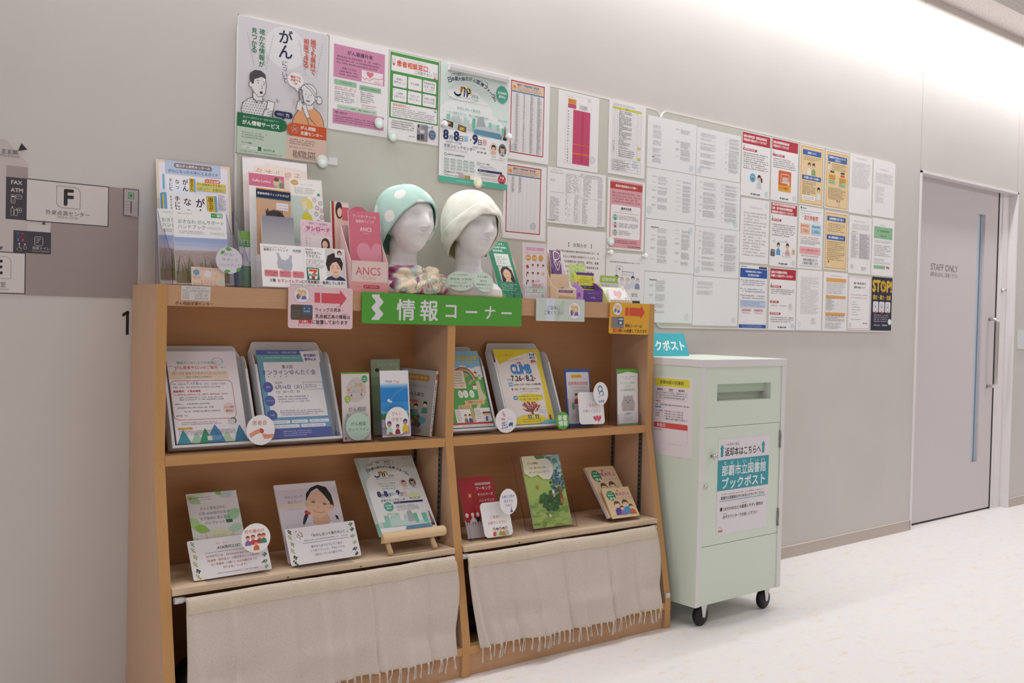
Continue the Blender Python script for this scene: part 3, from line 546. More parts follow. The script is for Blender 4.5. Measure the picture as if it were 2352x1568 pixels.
# ---------------------------------------------------------------- curtains on tension rods
M_LINEN = None
def linen():
    m, nt, b = nodes('linen', .9, .1); v = coords(nt, (260, 260, 260)); n = nd(nt, 'ShaderNodeTexNoise', Scale=1.4, Detail=3); nt.links.new(v, n.inputs['Vector'])
    r = ramp(nt, n.outputs[0], [(.3, '#cdbfb3'), (.7, '#ddd1c7')]); nt.links.new(r.outputs[0], b.inputs['Base Color'])
    bp = nd(nt, 'ShaderNodeBump', Strength=.25, Distance=.001); nt.links.new(n.outputs[0], bp.inputs['Height']); nt.links.new(bp.outputs[0], b.inputs['Normal']); return m
M_LINEN = linen(); M_HEM = noisy('linen_hem', '#d6c7b2', '#dfd1be', (1, 1, 1), 260, .9, .2)
def curtain(x0, x1, b0, b1, zt, zb, lab, rlab, seed, rod0, rod1):
    rr = random.Random(seed); ph = [rr.random()*6.28 for _ in range(6)]; fold = [(rr.random(), .006+.014*rr.random(), (rr.random()*.009+.005)*(1 if rr.random() < .7 else -1)) for _ in range(12)]
    t = thing('cafe_curtain', lab, 'curtain', SH @ Matrix.Translation((x0, .03, zb)), 'linen curtains across the bookshelf foot'); ox, oy, oz = x0, .03, zb
    def pos(u, v):                                                      # v 0 at the rod, 1 at the hem
        xl = x0+(b0-x0)*v**1.6; xr = x1+(b1-x1)*v+.010*math.sin(v*5.5)*(1 if v > .05 else 0); x = xl+(xr-xl)*u
        w_ = .036-.051*v**.9; amp = .25+.75*v
        w_ -= .006*amp*(math.sin(u*17+ph[0])+.6*math.sin(u*31+ph[1]+v*1.5)+.7*math.sin(u*9+ph[2]-v))
        for c, wd, d in fold: w_ -= d*math.exp(-((u-c-.03*v)/wd)**2)*amp
        w_ -= .006*math.exp(-((v-.72)/.10)**2)*math.sin(u*8+ph[3])
        if v < .16: w_ -= .0035*math.sin(math.pi*min(1, v/.14))
        z = zt+(zb-zt)*v+.0015*math.sin(u*11+ph[4])*(1-v)-.004*math.sin(u*7+ph[5])*v
        return (x-ox, min(w_, .046)-oy, z-oz)
    o = MB().grid(pos, 110, 48, M_LINEN).build('cloth', t); solid(o, .0012, 0)
    hd = MB().grid(lambda u, v: (lambda q: (q[0], q[1]-.0013, q[2]))(pos(.004+.992*u, .012+.135*v)), 110, 8, M_HEM).build('hem', t); solid(hd, .0006, 0); hd['label'] = 'doubled rod pocket along the top'
    b = MB(); n = 34
    for k in range(n):
        u = (k+.4)/n; x, y, z = pos(u, 1); ln_ = .036+.014*rr.random(); dx = (rr.random()-.5)*.022; P = [(x, y, z+.003), (x+dx*.3+.002*rr.random(), y-.002, z-ln_*.35), (x+dx*.8, y-.003, z-ln_*.7), (x+dx, y-.003, z-ln_)]
        b.tube(P, [.0034, .0019, .0024, .0046], M_LINEN, 6)
        if k % 2: b.tube([(x+.004, y, z+.002), (x+.005-dx*.2, y-.001, z-ln_*.5), (x+.003+dx*.3, y-.002, z-ln_*.95)], [.0024, .0016, .0036], M_LINEN, 6)
    b.build('fringe', t)['label'] = 'knotted thread fringe'
    r = MB(); F = lambda a: (a, .062, .385)
    r.tube([(rod0+.03, .062, .385), (rod1-.03, .062, .385)], .0045, M_MATT, 10); r.tube([(rod0+.0005, .062, .385), (rod0+.022, .062, .385), (rod0+.034, .062, .385)], [.0095, .0095, .0055], M_MATT, 12); r.tube([(rod1-.0005, .062, .385), (rod1-.022, .062, .385), (rod1-.034, .062, .385)], [.0095, .0095, .0055], M_MATT, 12)
    for q in range(len(r.v)): a, c, d = r.v[q]; r.v[q] = (a-rod0, c-.062, d-.385)
    tag(r.build('tension_rod', None, SH @ Matrix.Translation((rod0, .062, .385))), rlab, 'curtain rod', 'tension rods holding the linen curtains')
curtain(-1.893, -1.0, -1.90, -1.0, .398, .085, 'beige fringed linen curtain under the plank nearest the floor map', 'white tension rod with its end cap showing beside the outer bookshelf side', 3, -1.9145, -.9845)
curtain(-.952, -.06, -.918, -.056, .398, .088, 'beige fringed linen curtain under the plank beside the book return cabinet', 'white tension rod of the curtain nearest the book return cabinet', 11, -.9525, -.0305)
for i, (x, lab) in enumerate(((-1.835, 'crumpled black bag half hidden behind the curtain nearest the floor map'), (-.872, 'dark bag on the bottom board behind the curtain nearest the cabinet'))):
    b = MB(); rr = random.Random(i+5)
    b.grid(lambda u, v: ((.055+.008*math.sin(u*31+v*7))*math.cos(u*6.283)*math.sin(math.pi*(.02+.96*v))**.5, (.05+.006*math.sin(u*25))*math.sin(u*6.283)*math.sin(math.pi*(.02+.96*v))**.5, .09*v+.006*math.sin(u*19+v*9)*v), 28, 12, ink('#191718', .5), cu=True)
    tag(b.build('bag', None, SH @ Matrix.Translation((x, .13, .101))), lab, 'bag')
# ---------------------------------------------------------------- book return cabinet
cx0, cx1, cy, cz0, cz1 = 2.997, 3.548, -.5, .085, 1.045
cab = thing('book_return_cabinet', 'pale mint green book return cabinet with white edges on black castors', 'cabinet', Matrix.Translation((cx0, cy, 0)))
W_, D_ = cx1-cx0, .44; e = .027
for x in (0, W_-e): MB().box((x, 0, cz0), (x+e, D_, cz1-.029), M_MINT, dict(front=M_WHITE)).build('side_panel', cab)
b = MB(); b.box((-.002, -.002, cz1-.029), (W_+.002, D_, cz1), M_WHITE, dict(top=M_MINT)); bevel(b.build('top_slab', cab), .0012)
sl0, sl1, sz0, sz1 = .103, .452, .881, .948; zt = .781; y = .004
b = MB(); b.box((e, y, zt), (sl0, .02, cz1-.029), M_MINT); b.box((sl1, y, zt), (W_-e, .02, cz1-.029), M_MINT); b.box((sl0, y, zt), (sl1, .02, sz0), M_MINT); b.box((sl0, y, sz1), (sl1, .02, cz1-.029), M_MINT); b.build('front_panel', cab)
b = MB(); b.box((sl0, .055, sz0), (sl1, .06, sz1), M_MINT); b.box((sl1, .02, sz0), (sl1+.004, .06, sz1), M_WHITE); b.box((sl0-.004, .02, sz0), (sl0, .06, sz1), M_MINT); b.box((sl0, .02, sz0-.004), (sl1, .06, sz0), M_MINT); b.box((sl0, .02, sz1), (sl1, .06, sz1+.004), M_MINT)
b.box((sl0, .03, (sz0+sz1)/2-.002), (sl1, .034, sz1), '#c3d2c0'); b.build('return_slot', cab)
MB().box((e, y, cz0), (W_-e, .02, .3145), M_MINT).build('lower_panel', cab)
MB().box((e, .02, cz0), (W_-e, D_, cz0+.015), M_MINT).build('base_board', cab); MB().box((e, D_-.01, cz0+.015), (W_-e, D_, cz1-.029), M_MINT).build('back_panel', cab)
dr = MB().box((e+.0015, y, .3165), (W_-e-.0015, .02, .7795), M_MINT).build('door', cab)
for q in (.3145, .7795): MB().box((e, .014, q), (W_-e, .016, q+.0018), '#4a4d48').build('seam', cab)
fy = lambda x, z: (lambda p: (x+p[0], y-p[2], z+p[1]))
MB().lathe([(.007, 0), (.006, .008), (.0115, .014), (.0115, .022), (.008, .026), (0, .026)], M_CHROME, 20, fy(.078, .668)).build('knob', dr)
MB().lathe([(.010, 0), (.010, .003), (.006, .004), (.006, .007), (0, .007)], M_CHROME, 18, fy(.047, .551)).build('keyhole', dr)
for z in (.674, .347): MB().lathe([(.005, 0), (.005, .072)], ink('#8f8f90', .35, .8), 12, lambda p, z=z: (W_-e-.001+p[0], .001+p[1], z+p[2])).build('hinge', dr)
for ax, ay in ((.071, .032), (W_-.075, .03), (.071, D_-.05), (W_-.075, D_-.05)):
    c = bpy.data.objects.new('caster', None); scene.collection.objects.link(c); c.parent = cab; c.location = (ax, ay, 0); c.rotation_euler = (0, 0, .12)
    wy = .0; fx = lambda p: (p[0], wy+p[2], .0405+p[1])
    MB().lathe([(.012, -.013), (.036, -.013), (.0405, -.008), (.0405, .008), (.036, .013), (.012, .013)], ink('#171617', .45), 32, fx).build('wheel', c)
    b = MB()
    for q in (-.019, .016): b.prism([(-.008, -.004), (0, -.009), (.008, -.004), (.02, .046), (-.02, .046)], (q, q+.003), M_WHITE, fx)
    b.box((-.024, -.02, .0845-.002), (.024, .02, .0848), M_WHITE); b.lathe([(.005, -.022), (.005, .022)], M_CHROME, 12, fx); b.build('fork', c)
# ---------------------------------------------------------------- notices on the pin boards
PAPER = '#f0eeef'; INK = '#4b4750'; G1 = 'notices on the pin boards'
def d_gan(s):                                                    # large cancer information poster, 297 x 420
    s.r(0, 0, 297, 420, '#d9d6dc'); s.fr(1.5, 1.5, 295.5, 418.5, 3, '#e8e6e8')
    s.e(154, 72, 66, 66, '#e6e4e8')
    s.tv('確かな情報が', 77, 28, 146, '#2f7a55', .02, 20); s.tv('見つかる', 52, 30, 106, '#2f7a55', .02, 19)
    s.tv('がん', 154, 13, 107, '#23284f', .015, 48); s.tv('について', 152, 112, 182, '#34385a', 0, 17)
    s.tv('誰でも無料で', 246, 26, 140, '#d2583a', .02, 20); s.tv('相談できる', 222, 28, 121, '#d2583a', .02, 19)
    for a, c in (((30, 50), (54, 150)), ((112, 42), (90, 154)), ((198, 38), (222, 150)), ((278, 34), (256, 148))):
        for k in range(0, 26, 2): s.ln([(a[0]+(c[0]-a[0])*k/26, a[1]+(c[1]-a[1])*k/26), (a[0]+(c[0]-a[0])*(k+1)/26, a[1]+(c[1]-a[1])*(k+1)/26)], .9, '#77747c')
    K = '#3a3a44'; Wm = '#e4e1e4'
    s.tr = (1, 1, 0, -13)
    # man with a phone, line drawing with a dotted shirt
    sh = [(22, 322), (15, 298), (19, 278), (34, 264), (52, 254), (84, 258), (101, 268), (112, 290), (116, 322)]; s.p(sh, Wm); s.ln(sh, 1.6, K)
    for y in range(262, 322, 8):
        for x in range(20, 108, 8):
            xx = x+(4 if (y//8) % 2 else 0)
            if xx > 19+max(0, (275-y)*1.7) and xx < 108-max(0, (272-y)*1.3): s.e(xx, y+1, 1.5, 1.5, K, n=8)
    s.p([(50, 256), (52, 236), (78, 248), (80, 262), (66, 268)], Wm); s.ln([(50, 240), (50, 258), (62, 270), (68, 262), (80, 268), (82, 256)], 1.5, K)
    s.p([(43, 208), (40, 225), (50, 238), (66, 252), (80, 250), (90, 236), (92, 214), (88, 192), (60, 190)], Wm); s.ln([(44, 226), (52, 238), (66, 252), (80, 250), (89, 238), (92, 214), (89, 198)], 1.6, K); s.e(43, 218, 6, 9, Wm); s.ring(43, 218, 6, 9, 1.4, K, 60, 280, 12)
    s.p([(46, 216), (38, 200), (40, 184), (54, 172), (74, 171), (88, 180), (91, 196), (78, 188), (64, 196), (54, 200), (52, 214)], '#4a4850')
    s.e(66, 210, 1.6, 2, K); s.e(84, 212, 1.6, 2, K); s.ln([(60, 203), (70, 202)], 1.2, K); s.ln([(80, 204), (88, 206)], 1.2, K); s.ln([(77, 214), (80, 225), (75, 226)], 1.1, K); s.e(76, 238, 5, 4, K)
    s.p([(98, 258), (120, 262), (115, 290), (93, 286)], '#ece9ec'); s.ln([(98, 258), (120, 262), (115, 290), (93, 286)], 1.6, K, True); s.p([(80, 318), (88, 290), (100, 282), (114, 288), (106, 312), (98, 322)], Wm); s.ln([(80, 318), (88, 290), (100, 284)], 1.5, K); s.ln([(96, 296), (112, 290)], 1.5, K); s.ln([(98, 303), (112, 298)], 1.5, K); s.ln([(100, 310), (110, 305)], 1.5, K); s.ln([(114, 288), (116, 320)], 1.5, K)
    for a in (-60, -30, 0): s.ln([(122+5*math.cos(math.radians(a)), 258+5*math.sin(math.radians(a))), (122+12*math.cos(math.radians(a)), 258+12*math.sin(math.radians(a)))], 1.2, K)
    s.tr = (1, 1, 0, -19)
    # woman on the phone in an orange jumper
    bd = [(178, 322), (184, 300), (200, 276), (214, 268), (248, 264), (272, 278), (284, 300), (288, 338), (180, 338)]; s.p(bd, '#e2a477'); s.ln([(178, 322), (184, 300), (200, 276), (212, 268)], 1.6, K); s.ln([(248, 262), (272, 278), (284, 300), (288, 335)], 1.6, K)
    s.p([(218, 272), (220, 250), (246, 250), (248, 266), (234, 272)], Wm)
    s.p([(212, 214), (208, 238), (220, 256), (238, 258), (252, 244), (258, 224), (252, 206), (226, 202)], Wm); s.ln([(212, 230), (216, 248), (228, 258), (242, 256), (252, 242)], 1.6, K)
    s.e(232, 212, 27, 22, Wm, 180, 360, 16); s.ring(232, 214, 27, 24, 1.6, K, 175, 370, 20); s.ln([(216, 196), (234, 206), (254, 228)], 1.4, K); s.ln([(224, 192), (244, 204), (258, 226)], 1.2, K); s.e(268, 236, 10, 12, Wm); s.ring(268, 236, 10, 12, 1.6, K); s.e(257, 232, 4, 6, Wm); s.ring(257, 232, 4, 6, 1.3, K)
    s.e(222, 224, 1.5, 1.8, K); s.e(240, 224, 1.5, 1.8, K); s.ln([(231, 226), (229, 233), (233, 234)], 1, K); s.e(230, 243, 7, 3.4, K, 0, 180, 10)
    s.p([(198, 214), (208, 212), (214, 252), (203, 254)], '#a8a5ac'); s.ln([(198, 214), (208, 212), (214, 252), (203, 254)], 1.5, K, True); s.p([(190, 276), (196, 250), (204, 246), (212, 262), (206, 280)], Wm); s.ln([(190, 276), (196, 250), (204, 252)], 1.5, K); s.p([(212, 262), (222, 256), (238, 296), (226, 300), (214, 278)], Wm); s.ln([(222, 256), (238, 296), (226, 300), (212, 268)], 1.5, K); s.ln([(238, 300), (258, 316)], 1.5, K); s.ln([(228, 302), (236, 322)], 1.5, K)
    s.tr = (1, 1, -2, -33)
    s.e(189, 200, 27, 24, '#efedef'); s.p([(184, 220), (200, 220), (198, 236)], '#efedef'); s.t('電話でも', 172, 206, 191, '#d2583a', .03); s.t('対面でも', 172, 206, 201, '#d2583a', .03); s.t('OK', 183, 196, 211, '#d2583a', .02)
    s.tr = (1, 1, 0, -20)
    for a in range(3): s.ln([(181-a, 246+8*a), (186-a, 250+8*a)], 1.2, '#d2583a')
    s.tr = (1, 1, 0, -14)
    s.p([(2, 310), (140, 310), (156, 316), (162, 331), (156, 346), (140, 352), (2, 352)], '#1f6f49'); s.p([(295, 316), (180, 316), (166, 322), (160, 336), (166, 350), (180, 357), (295, 357)], '#cf5428')
    s.tr = (1, 1, -4, -28)
    s.r(123, 300, 183, 320, '#232a55', 9); s.p([(146, 319), (158, 319), (152, 326)], '#232a55'); s.t('情報は', 132, 155, 310, '#c9cce0', 0); s.t('力', 160, 171, 310, '#f0f0f4', .02)
    s.tr = (1, 1, 0, -14)
    s.t('国立がん研究センター運営 WEBサイト', 20, 134, 321, '#c9dccf'); s.t('がん情報サービス', 18, 136, 337, '#eef3ee', .03)
    s.ring(187, 335, 12, 12, 1.6, '#f3d9cc'); s.ring(187, 335, 7, 7, 1.4, '#f3d9cc'); s.ln([(180, 330), (194, 341)], 1.2, '#f3d9cc'); s.ln([(194, 330), (180, 341)], 1.2, '#f3d9cc')
    s.t('がん相談', 206, 258, 327, '#f8ece6', .03); s.t('支援センター', 206, 282, 344, '#f8ece6', .03)
    s.tr = (1, 1, 0, 0)
    s.p([(2, 338), (140, 338), (156, 332), (160, 338), (160, 418), (2, 418)], '#c3d5c3'); s.p([(160, 343), (180, 343), (295, 343), (295, 418), (160, 418)], '#dfc3b4')
    s.g(16, 96, 350, 372, 3, '#56645a', .1); s.t('ネットで検索', 16, 48, 385, '#44524a', .02); s.r(16, 394, 68, 404, '#e8eee8'); s.fr(16, 394, 68, 404, .6, '#7a8a7c'); s.t('がん情報サービス', 19, 62, 399, '#5a675e'); s.r(68, 393, 79, 405, '#1f6f49'); s.ring(73, 398, 2.6, 2.6, 1, '#eef3ee'); s.t('ganjoho.jp', 86, 122, 400, '#2f6f50', .01); s.g(10, 148, 409, 414, 1, '#6a766c', 0)
    s.g(170, 262, 350, 370, 3, '#7a5a4c', .1); s.t('国立がん研究センター サポートセンター', 170, 248, 378, '#6a4a3c'); s.t('03-6706-7797', 182, 258, 392, '#4a3a3a', .01); s.t('0570-02-3410', 182, 258, 402, '#4a3a3a', .01); s.g(182, 268, 406, 413, 2, '#7a5a4c', .2)
def d_pink(s):
    A = '#d18fb0'; s.r(15, 22, 196, 128, A); s.t('がん看護外来', 62, 152, 42, '#3b2d4a', .02); s.g(24, 188, 54, 84, 3, '#4a3448', .1); s.t('対象となる方', 44, 94, 95, '#4a3448'); s.g(34, 104, 101, 119, 2, '#4a3448', .1)
    s.r(113, 88, 190, 126, '#f0e6ea'); s.heart(143, 99, 13, '#dc7d8c'); s.ln([(113, 110), (124, 118), (131, 112), (140, 118), (158, 108), (172, 110), (190, 104)], 1.6, '#d05a6a'); s.e(172, 121, 15, 4, '#eac8c2')
    s.r(18, 134, 96, 151, '#9cc4a4'); s.t('ご利用方法', 38, 78, 142, '#4d6a55'); s.r(106, 138, 184, 155, '#9cc4a4'); s.t('具体的な相談内容', 112, 178, 147, '#4d6a55'); s.g(20, 96, 155, 168, 2, '#d25060', 0); s.g(20, 90, 170, 206, 6, INK); s.g(110, 160, 158, 196, 6, INK, .5); s.g(116, 168, 199, 212, 2, '#d25060', .1); s.ln([(101, 156), (101, 212)], .5, '#cfc8cc')
    s.r(30, 214, 170, 229, '#bfd8c2'); s.t('プライバシーに配慮し、個室で面談を行います', 38, 164, 222, '#41574a', .01); s.r(15, 231, 196, 276, A); s.t('問い合わせ', 24, 64, 240, '#3b2d4a', .02); s.g(22, 186, 249, 271, 3, '#4a3448', .15)
def d_green(s):
    Gn = '#4f9a4b'; s.r(3, 3, 207, 226, Gn); s.r(8, 14, 202, 66, '#f2f0f2', 3); s.t('かんじゃそうだんまどぐち', 40, 150, 22, '#b58a8a'); s.t('患者相談窓口', 30, 158, 37, '#d8532f', .03); s.t('を', 163, 169, 45, '#5a5a5a'); s.t('ご利用下さい', 104, 176, 56, '#56565e')
    for cx, y in ((17, 30), (190, 52)):
        s.e(cx, y+8, 7, 7, '#e2d9dc'); s.e(cx-4, y-3, 2.2, 8, '#e2d9dc'); s.e(cx+4, y-3, 2.2, 8, '#e2d9dc'); s.e(cx-4, y-3, 1, 5, '#dca0a8'); s.e(cx+4, y-3, 1, 5, '#dca0a8'); s.e(cx-2.5, y+7, .9, .9, '#5a4a4a'); s.e(cx+2.5, y+7, .9, .9, '#5a4a4a'); s.heart(cx, y+14, 5, '#c95b6a')
    tx = ('医療に|関すること', 'がん相談', '医療福祉相談|生活・社会|について', '入退院|に関すること', 'セカンド|オピニオン', '治療と仕事|などのお話')
    for i, q in enumerate(tx):
        x = 15+62*(i % 3); y = 76+48*(i//3); s.r(x, y, x+57, y+42, '#f2f0f2', 4); L_ = q.split('|'); s.e(x+6, y+6, 1.6, 1.6, ('#e6a25a', '#5a8ac6', '#c65a5a', '#6a6a9a', '#8ab85a', '#5a8ac6')[i])
        for k, ln_ in enumerate(L_): wd = min(46, 9*len(ln_)); s.t(ln_, x+28-wd/2, x+28+wd/2, y+21+(k-(len(L_)-1)/2)*11.5, '#55505a')
    s.r(8, 172, 202, 222, '#f2f0f2', 3); s.t('患者相談窓口', 16, 74, 180, '#e08a4a', .02); s.t('では', 76, 86, 181, '#6a6a6a'); s.g(14, 194, 187, 219, 5, INK, .25); s.e(190, 172, 5, 3, '#d9a0b8'); s.e(194, 180, 5, 3, '#7aa0b8')
    s.g(12, 108, 231, 262, 4, INK, .35); s.t('那覇市立病院', 84, 110, 279, '#5a4a4a'); s.r(119, 232, 164, 289, '#8f8c92'); s.r(119, 232, 138, 252, '#a7a4a9'); s.r(121, 234, 128, 244, '#4a4850'); s.r(130, 250, 150, 262, '#d0ced2'); s.r(119, 268, 130, 286, '#35333a'); s.r(134, 266, 147, 284, '#4a4850'); s.fr(149, 232, 160, 243, 1, '#6aa0d0'); s.ln([(163, 238), (172, 238)], 3, '#4f93cf'); s.r(178, 232, 186, 240, '#a0a4b0'); s.e(183, 262, 16, 17, '#51698f'); s.ring(183, 262, 14, 15, .6, '#dfe4ee'); s.t('患者相談', 173, 193, 258, '#dfe4ee'); s.t('窓口', 177, 189, 267, '#dfe4ee')
def jcf_head(s, w, cy=0):
    s.t('がん患者', 52, 84, 35+cy, '#3c4160', .01, rot=-10)
    s.ln([(45, 45+cy), (47, 36+cy), (86, 27+cy), (94, 34+cy), (60, 43+cy)], .9, '#3c4160'); s.ln([(92, 29+cy), (112, 38+cy), (132, 36+cy)], .9, '#3c4160'); s.t('のための', 148, 178, 41+cy, '#3c4160', .01); s.ln([(186, 36+cy), (200, 44+cy), (199, 54+cy), (190, 59+cy)], 1.4, '#2c3155')
    txt = '日本最大級のがん医療フォーラム'; xs = (38, 52, 66, 80, 95, 110, 126, 143, 160, 177, 192, 205, 217, 227, 235); ys = (59, 54, 51, 49, 46, 44, 43, 44, 47, 52, 60, 68, 77, 86, 96)
    for i, ch in enumerate(txt):                                  # heading along an arc
        j, k = max(0, i-1), min(14, i+1); rt = math.degrees(math.atan2(ys[k]-ys[j], xs[k]-xs[j])); hw = 5 if ch in 'ォ' else 7
        s.t(ch, xs[i]-hw, xs[i]+hw, ys[i]+cy, '#2c3155', .02, rot=rt)
    for c in ((62, 104, 34, 17), (94, 92, 42, 24), (132, 100, 36, 20), (92, 112, 60, 12)): s.e(c[0], c[1]+cy, c[2], c[3], '#ecf1f0')
    lw = 6.5
    s.ring(72, 94+cy, 15, 14, lw, '#2f55a4', 20, 150, 14); s.ln([(87, 78+cy), (86, 98+cy)], lw, '#d75a3a'); s.ring(97, 98+cy, 10, 20, lw, '#e8b93a', 180, 330, 12); s.ring(117, 98+cy, 10, 20, lw, '#eecb58', 200, 355, 12); s.ln([(101, 88+cy), (100, 106+cy)], lw, '#3a5fb0'); s.ln([(113, 90+cy), (112, 106+cy)], lw, '#4a4a60'); s.ring(121, 98+cy, 6, 5, 4, '#3c4160', 150, 300, 8)
    s.t('2026', 130, 160, 101+cy, '#5d8f86', .01); s.t('Japan Cancer Forum', 66, 160, 113+cy, '#7fb0a6')
def skyline(s, y, w, h):
    rr = random.Random(4); x = 2
    while x < w-6:
        bw = 9+rr.random()*15; bh = h*(.35+.65*rr.random()); c = rr.choice(['#8fcdbb', '#a9d8ca', '#bcdcd4', '#c9d3d4', '#6fbfa6']); s.r(x, y-bh, min(x+bw, w-2), y, c, 1); x += bw*.9
    s.p([(w*.55, y-h*1.15), (w*.62, y-h*1.25), (w*.66, y-h*.3), (w*.52, y-h*.3)], '#a8b2b6')
def faces(s, a, b, y, r):
    s.e(a, y, r, r*1.25, '#e8dcd8'); s.p([(a-r*.7, y+r*1.1), (a-r*.3, y+r*.5), (a+r*.4, y+r*.5), (a+r*.7, y+r*1.1)], '#e9b9a4'); s.e(a, y, r*.5, r*.62, '#edbfa4'); s.e(a, y-r*.3, r*.56, r*.5, '#3a2c2c', 180, 360); s.r(a-r*.56, y-r*.4, a-r*.4, y+r*.2, '#3a2c2c'); s.r(a+r*.4, y-r*.4, a+r*.56, y+r*.2, '#3a2c2c')
    s.e(b, y, r, r*1.25, '#6d7278'); s.p([(b-r*.8, y+r*1), (b-r*.3, y+r*.55), (b+r*.3, y+r*.55), (b+r*.8, y+r*1)], '#cfd3d8'); s.e(b, y, r*.5, r*.62, '#e2b08e'); s.e(b, y-r*.35, r*.54, r*.42, '#262024', 180, 360); s.ln([(b, y+r*.6), (b, y+r)], r*.16, '#39507a')
def d_jcf(s):
    s.r(0, 0, 297, 420, '#f2f2f2'); s.r(0, 0, 297, 240, '#dcebe6'); s.e(60, 18, 30, 10, '#e9f2ef'); s.e(230, 60, 40, 14, '#e9f2ef')
    for c in ((60, 200, 70, 70), (140, 170, 90, 70), (220, 210, 60, 50)): s.e(*c, '#eef2f2')
    jcf_head(s, 297); s.e(266, 74, 27, 32, '#4fae95'); s.t('参加無料', 247, 285, 68, '#f2f8f6', .03); s.t('要申込', 251, 281, 82, '#f2f8f6', .03)
    s.g(30, 210, 124, 128, 1, '#d9b9a8', 0); s.t('わたしらしく生きる', 72, 170, 152, '#5fae9c', .01); s.t('～がん医療を支える、確かな情報と選択肢～', 26, 214, 172, '#7fbcae'); s.t('文京区で開催！', 246, 292, 170, '#7fbcae')
    skyline(s, 222, 297, 44); s.p([(142, 232), (148, 214), (170, 204), (236, 204), (262, 214), (270, 234), (264, 242), (146, 236)], '#c9cfd4'); s.p([(142, 226), (152, 216), (258, 218), (270, 228), (266, 240), (148, 234)], '#5f93ad'); s.p([(276, 238), (281, 186), (283, 186), (290, 238)], '#8f5a5a'); s.e(282, 234, 9, 6, '#3a3a40')
    s.p([(12, 198), (60, 204), (58, 230), (10, 222)], '#efefef'); s.p([(15, 201), (57, 206), (55, 227), (13, 219)], '#4a3c30'); s.e(34, 212, 10, 5, '#b59a72'); s.p([(72, 206), (116, 212), (114, 240), (70, 234)], '#efefef'); s.p([(75, 209), (113, 214), (111, 237), (73, 231)], '#7a6a4c'); s.e(92, 224, 10, 6, '#d8b04a'); s.p([(52, 184), (92, 190), (90, 206), (50, 200)], '#c9cdce')
    s.r(0, 240, 297, 400, '#f2f2f2'); s.p([(0, 232), (140, 236), (297, 250), (297, 262), (0, 262)], '#f2f2f2')
    D = '#243066'; s.t('8', 16, 36, 253, D, .05); s.t('月', 39, 54, 262, D, .01); s.t('8', 60, 80, 253, D, .05); s.t('日', 83, 98, 260, D, .01); s.r(101, 247, 120, 268, '#a9cfe8', 3); s.t('土', 104, 117, 258, '#6fa8cf'); s.e(131, 258, 2.4, 2.4, D); s.t('9', 140, 160, 254, D, .05); s.t('日', 163, 178, 262, D, .01); s.r(182, 248, 201, 270, '#f0bcc6', 3); s.t('祝', 185, 198, 259, '#d98a9a'); s.t('10:30〜17:00', 28, 92, 277, '#5a5f70'); s.t('10:30〜17:00', 140, 196, 282, '#5a5f70')
    s.t('文京シビックセンター', 18, 152, 291, D, .01); s.t('地下1階〜2階', 160, 200, 297, '#3a3a44', .02); faces(s, 232, 272, 276, 18); s.g(222, 246, 302, 308, 1, INK, 0); s.g(262, 286, 304, 310, 1, INK, 0); s.g(20, 120, 300, 308, 2, '#9a9aa4', .1); s.g(222, 284, 312, 317, 1, '#9a9aa4', 0)
    s.ring(26, 322, 5, 5, 1.2, '#5fae9c'); s.t('会場で学べる医療情報を紹介', 34, 108, 321, '#3a4a50', .02)
    for r_ in range(4):
        for c in range(5): s.r(20+c*27, 334+r_*11, 42+c*27, 341+r_*11, '#c7dcd6', 2); s.g(22+c*27, 40+c*27, 335+r_*11, 340+r_*11, 1, '#44555a', 0)
    s.ring(26, 384, 5, 5, 1.2, '#5fae9c'); s.t('無料セミナープログラム', 34, 102, 383, '#3a4a50', .02); s.g(20, 130, 390, 398, 1, '#6f8a86', 0)
    s.ring(166, 338, 5, 5, 1.2, '#5fae9c'); s.t('オンライン参加', 174, 214, 337, '#3a4a50', .02); s.g(174, 250, 343, 353, 2, '#7a8088'); s.r(164, 358, 272, 366, D); s.t('参加申し込み方法', 168, 200, 362, '#e8e8f0'); s.g(166, 250, 370, 380, 2, '#6a6a78', 0); s.g(178, 258, 384, 396, 3, '#8a7a80')
    s.e(272, 384, 17, 18, '#b92b3e'); s.t('先着', 262, 282, 378, '#f6e6e6', .02); s.t('プレゼント', 258, 286, 388, '#f6e6e6', .02); s.r(82, 386, 106, 398, '#c9aeb4'); s.r(108, 387, 132, 399, '#b89a54')
    s.r(0, 400, 297, 420, '#57b79d'); s.g(70, 130, 407, 414, 1, '#e4f3ee', 0); s.g(160, 200, 408, 415, 1, '#e4f3ee', 0)
def d_redborder(full):
    def f(s):
        s.fr(15, 11, 180, 271, 4, '#b62f45'); s.r(17, 13, 178, 46, '#e2c8b4'); s.e(30, 34, 8, 8, '#e68a3a'); s.r(26, 36, 34, 40, '#f0c890'); s.t('緩和ケア研修会修了者名簿', 44, 152, 22, '#3f6fa8', .03); s.g(44, 164, 28, 44, 3, '#8a6a5a', .1); s.r(17, 46, 178, 50, '#3f7fae')
        nr = 62 if full else 40
        for i in range(nr+1): s.ln([(18, 52+212*i/nr), (177, 52+212*i/nr)], .3, '#a5a0a8')
        for x in (36, 56, 74, 92, 112, 132, 152): s.ln([(x, 50), (x, 268)], .3, '#8a858e')
        rows = nr if full else 12
        for x0, x1 in ((38, 52), (76, 84), (110, 126), (146, 168)) if full else ((38, 54), (72, 86)): s.g(x0, x1, 53, 53+212*rows/nr, rows, '#4a4650', .35, .8)
        s.stamp(30 if full else 146, 255 if full else 240, 13, '#8fb9c8')
    return f
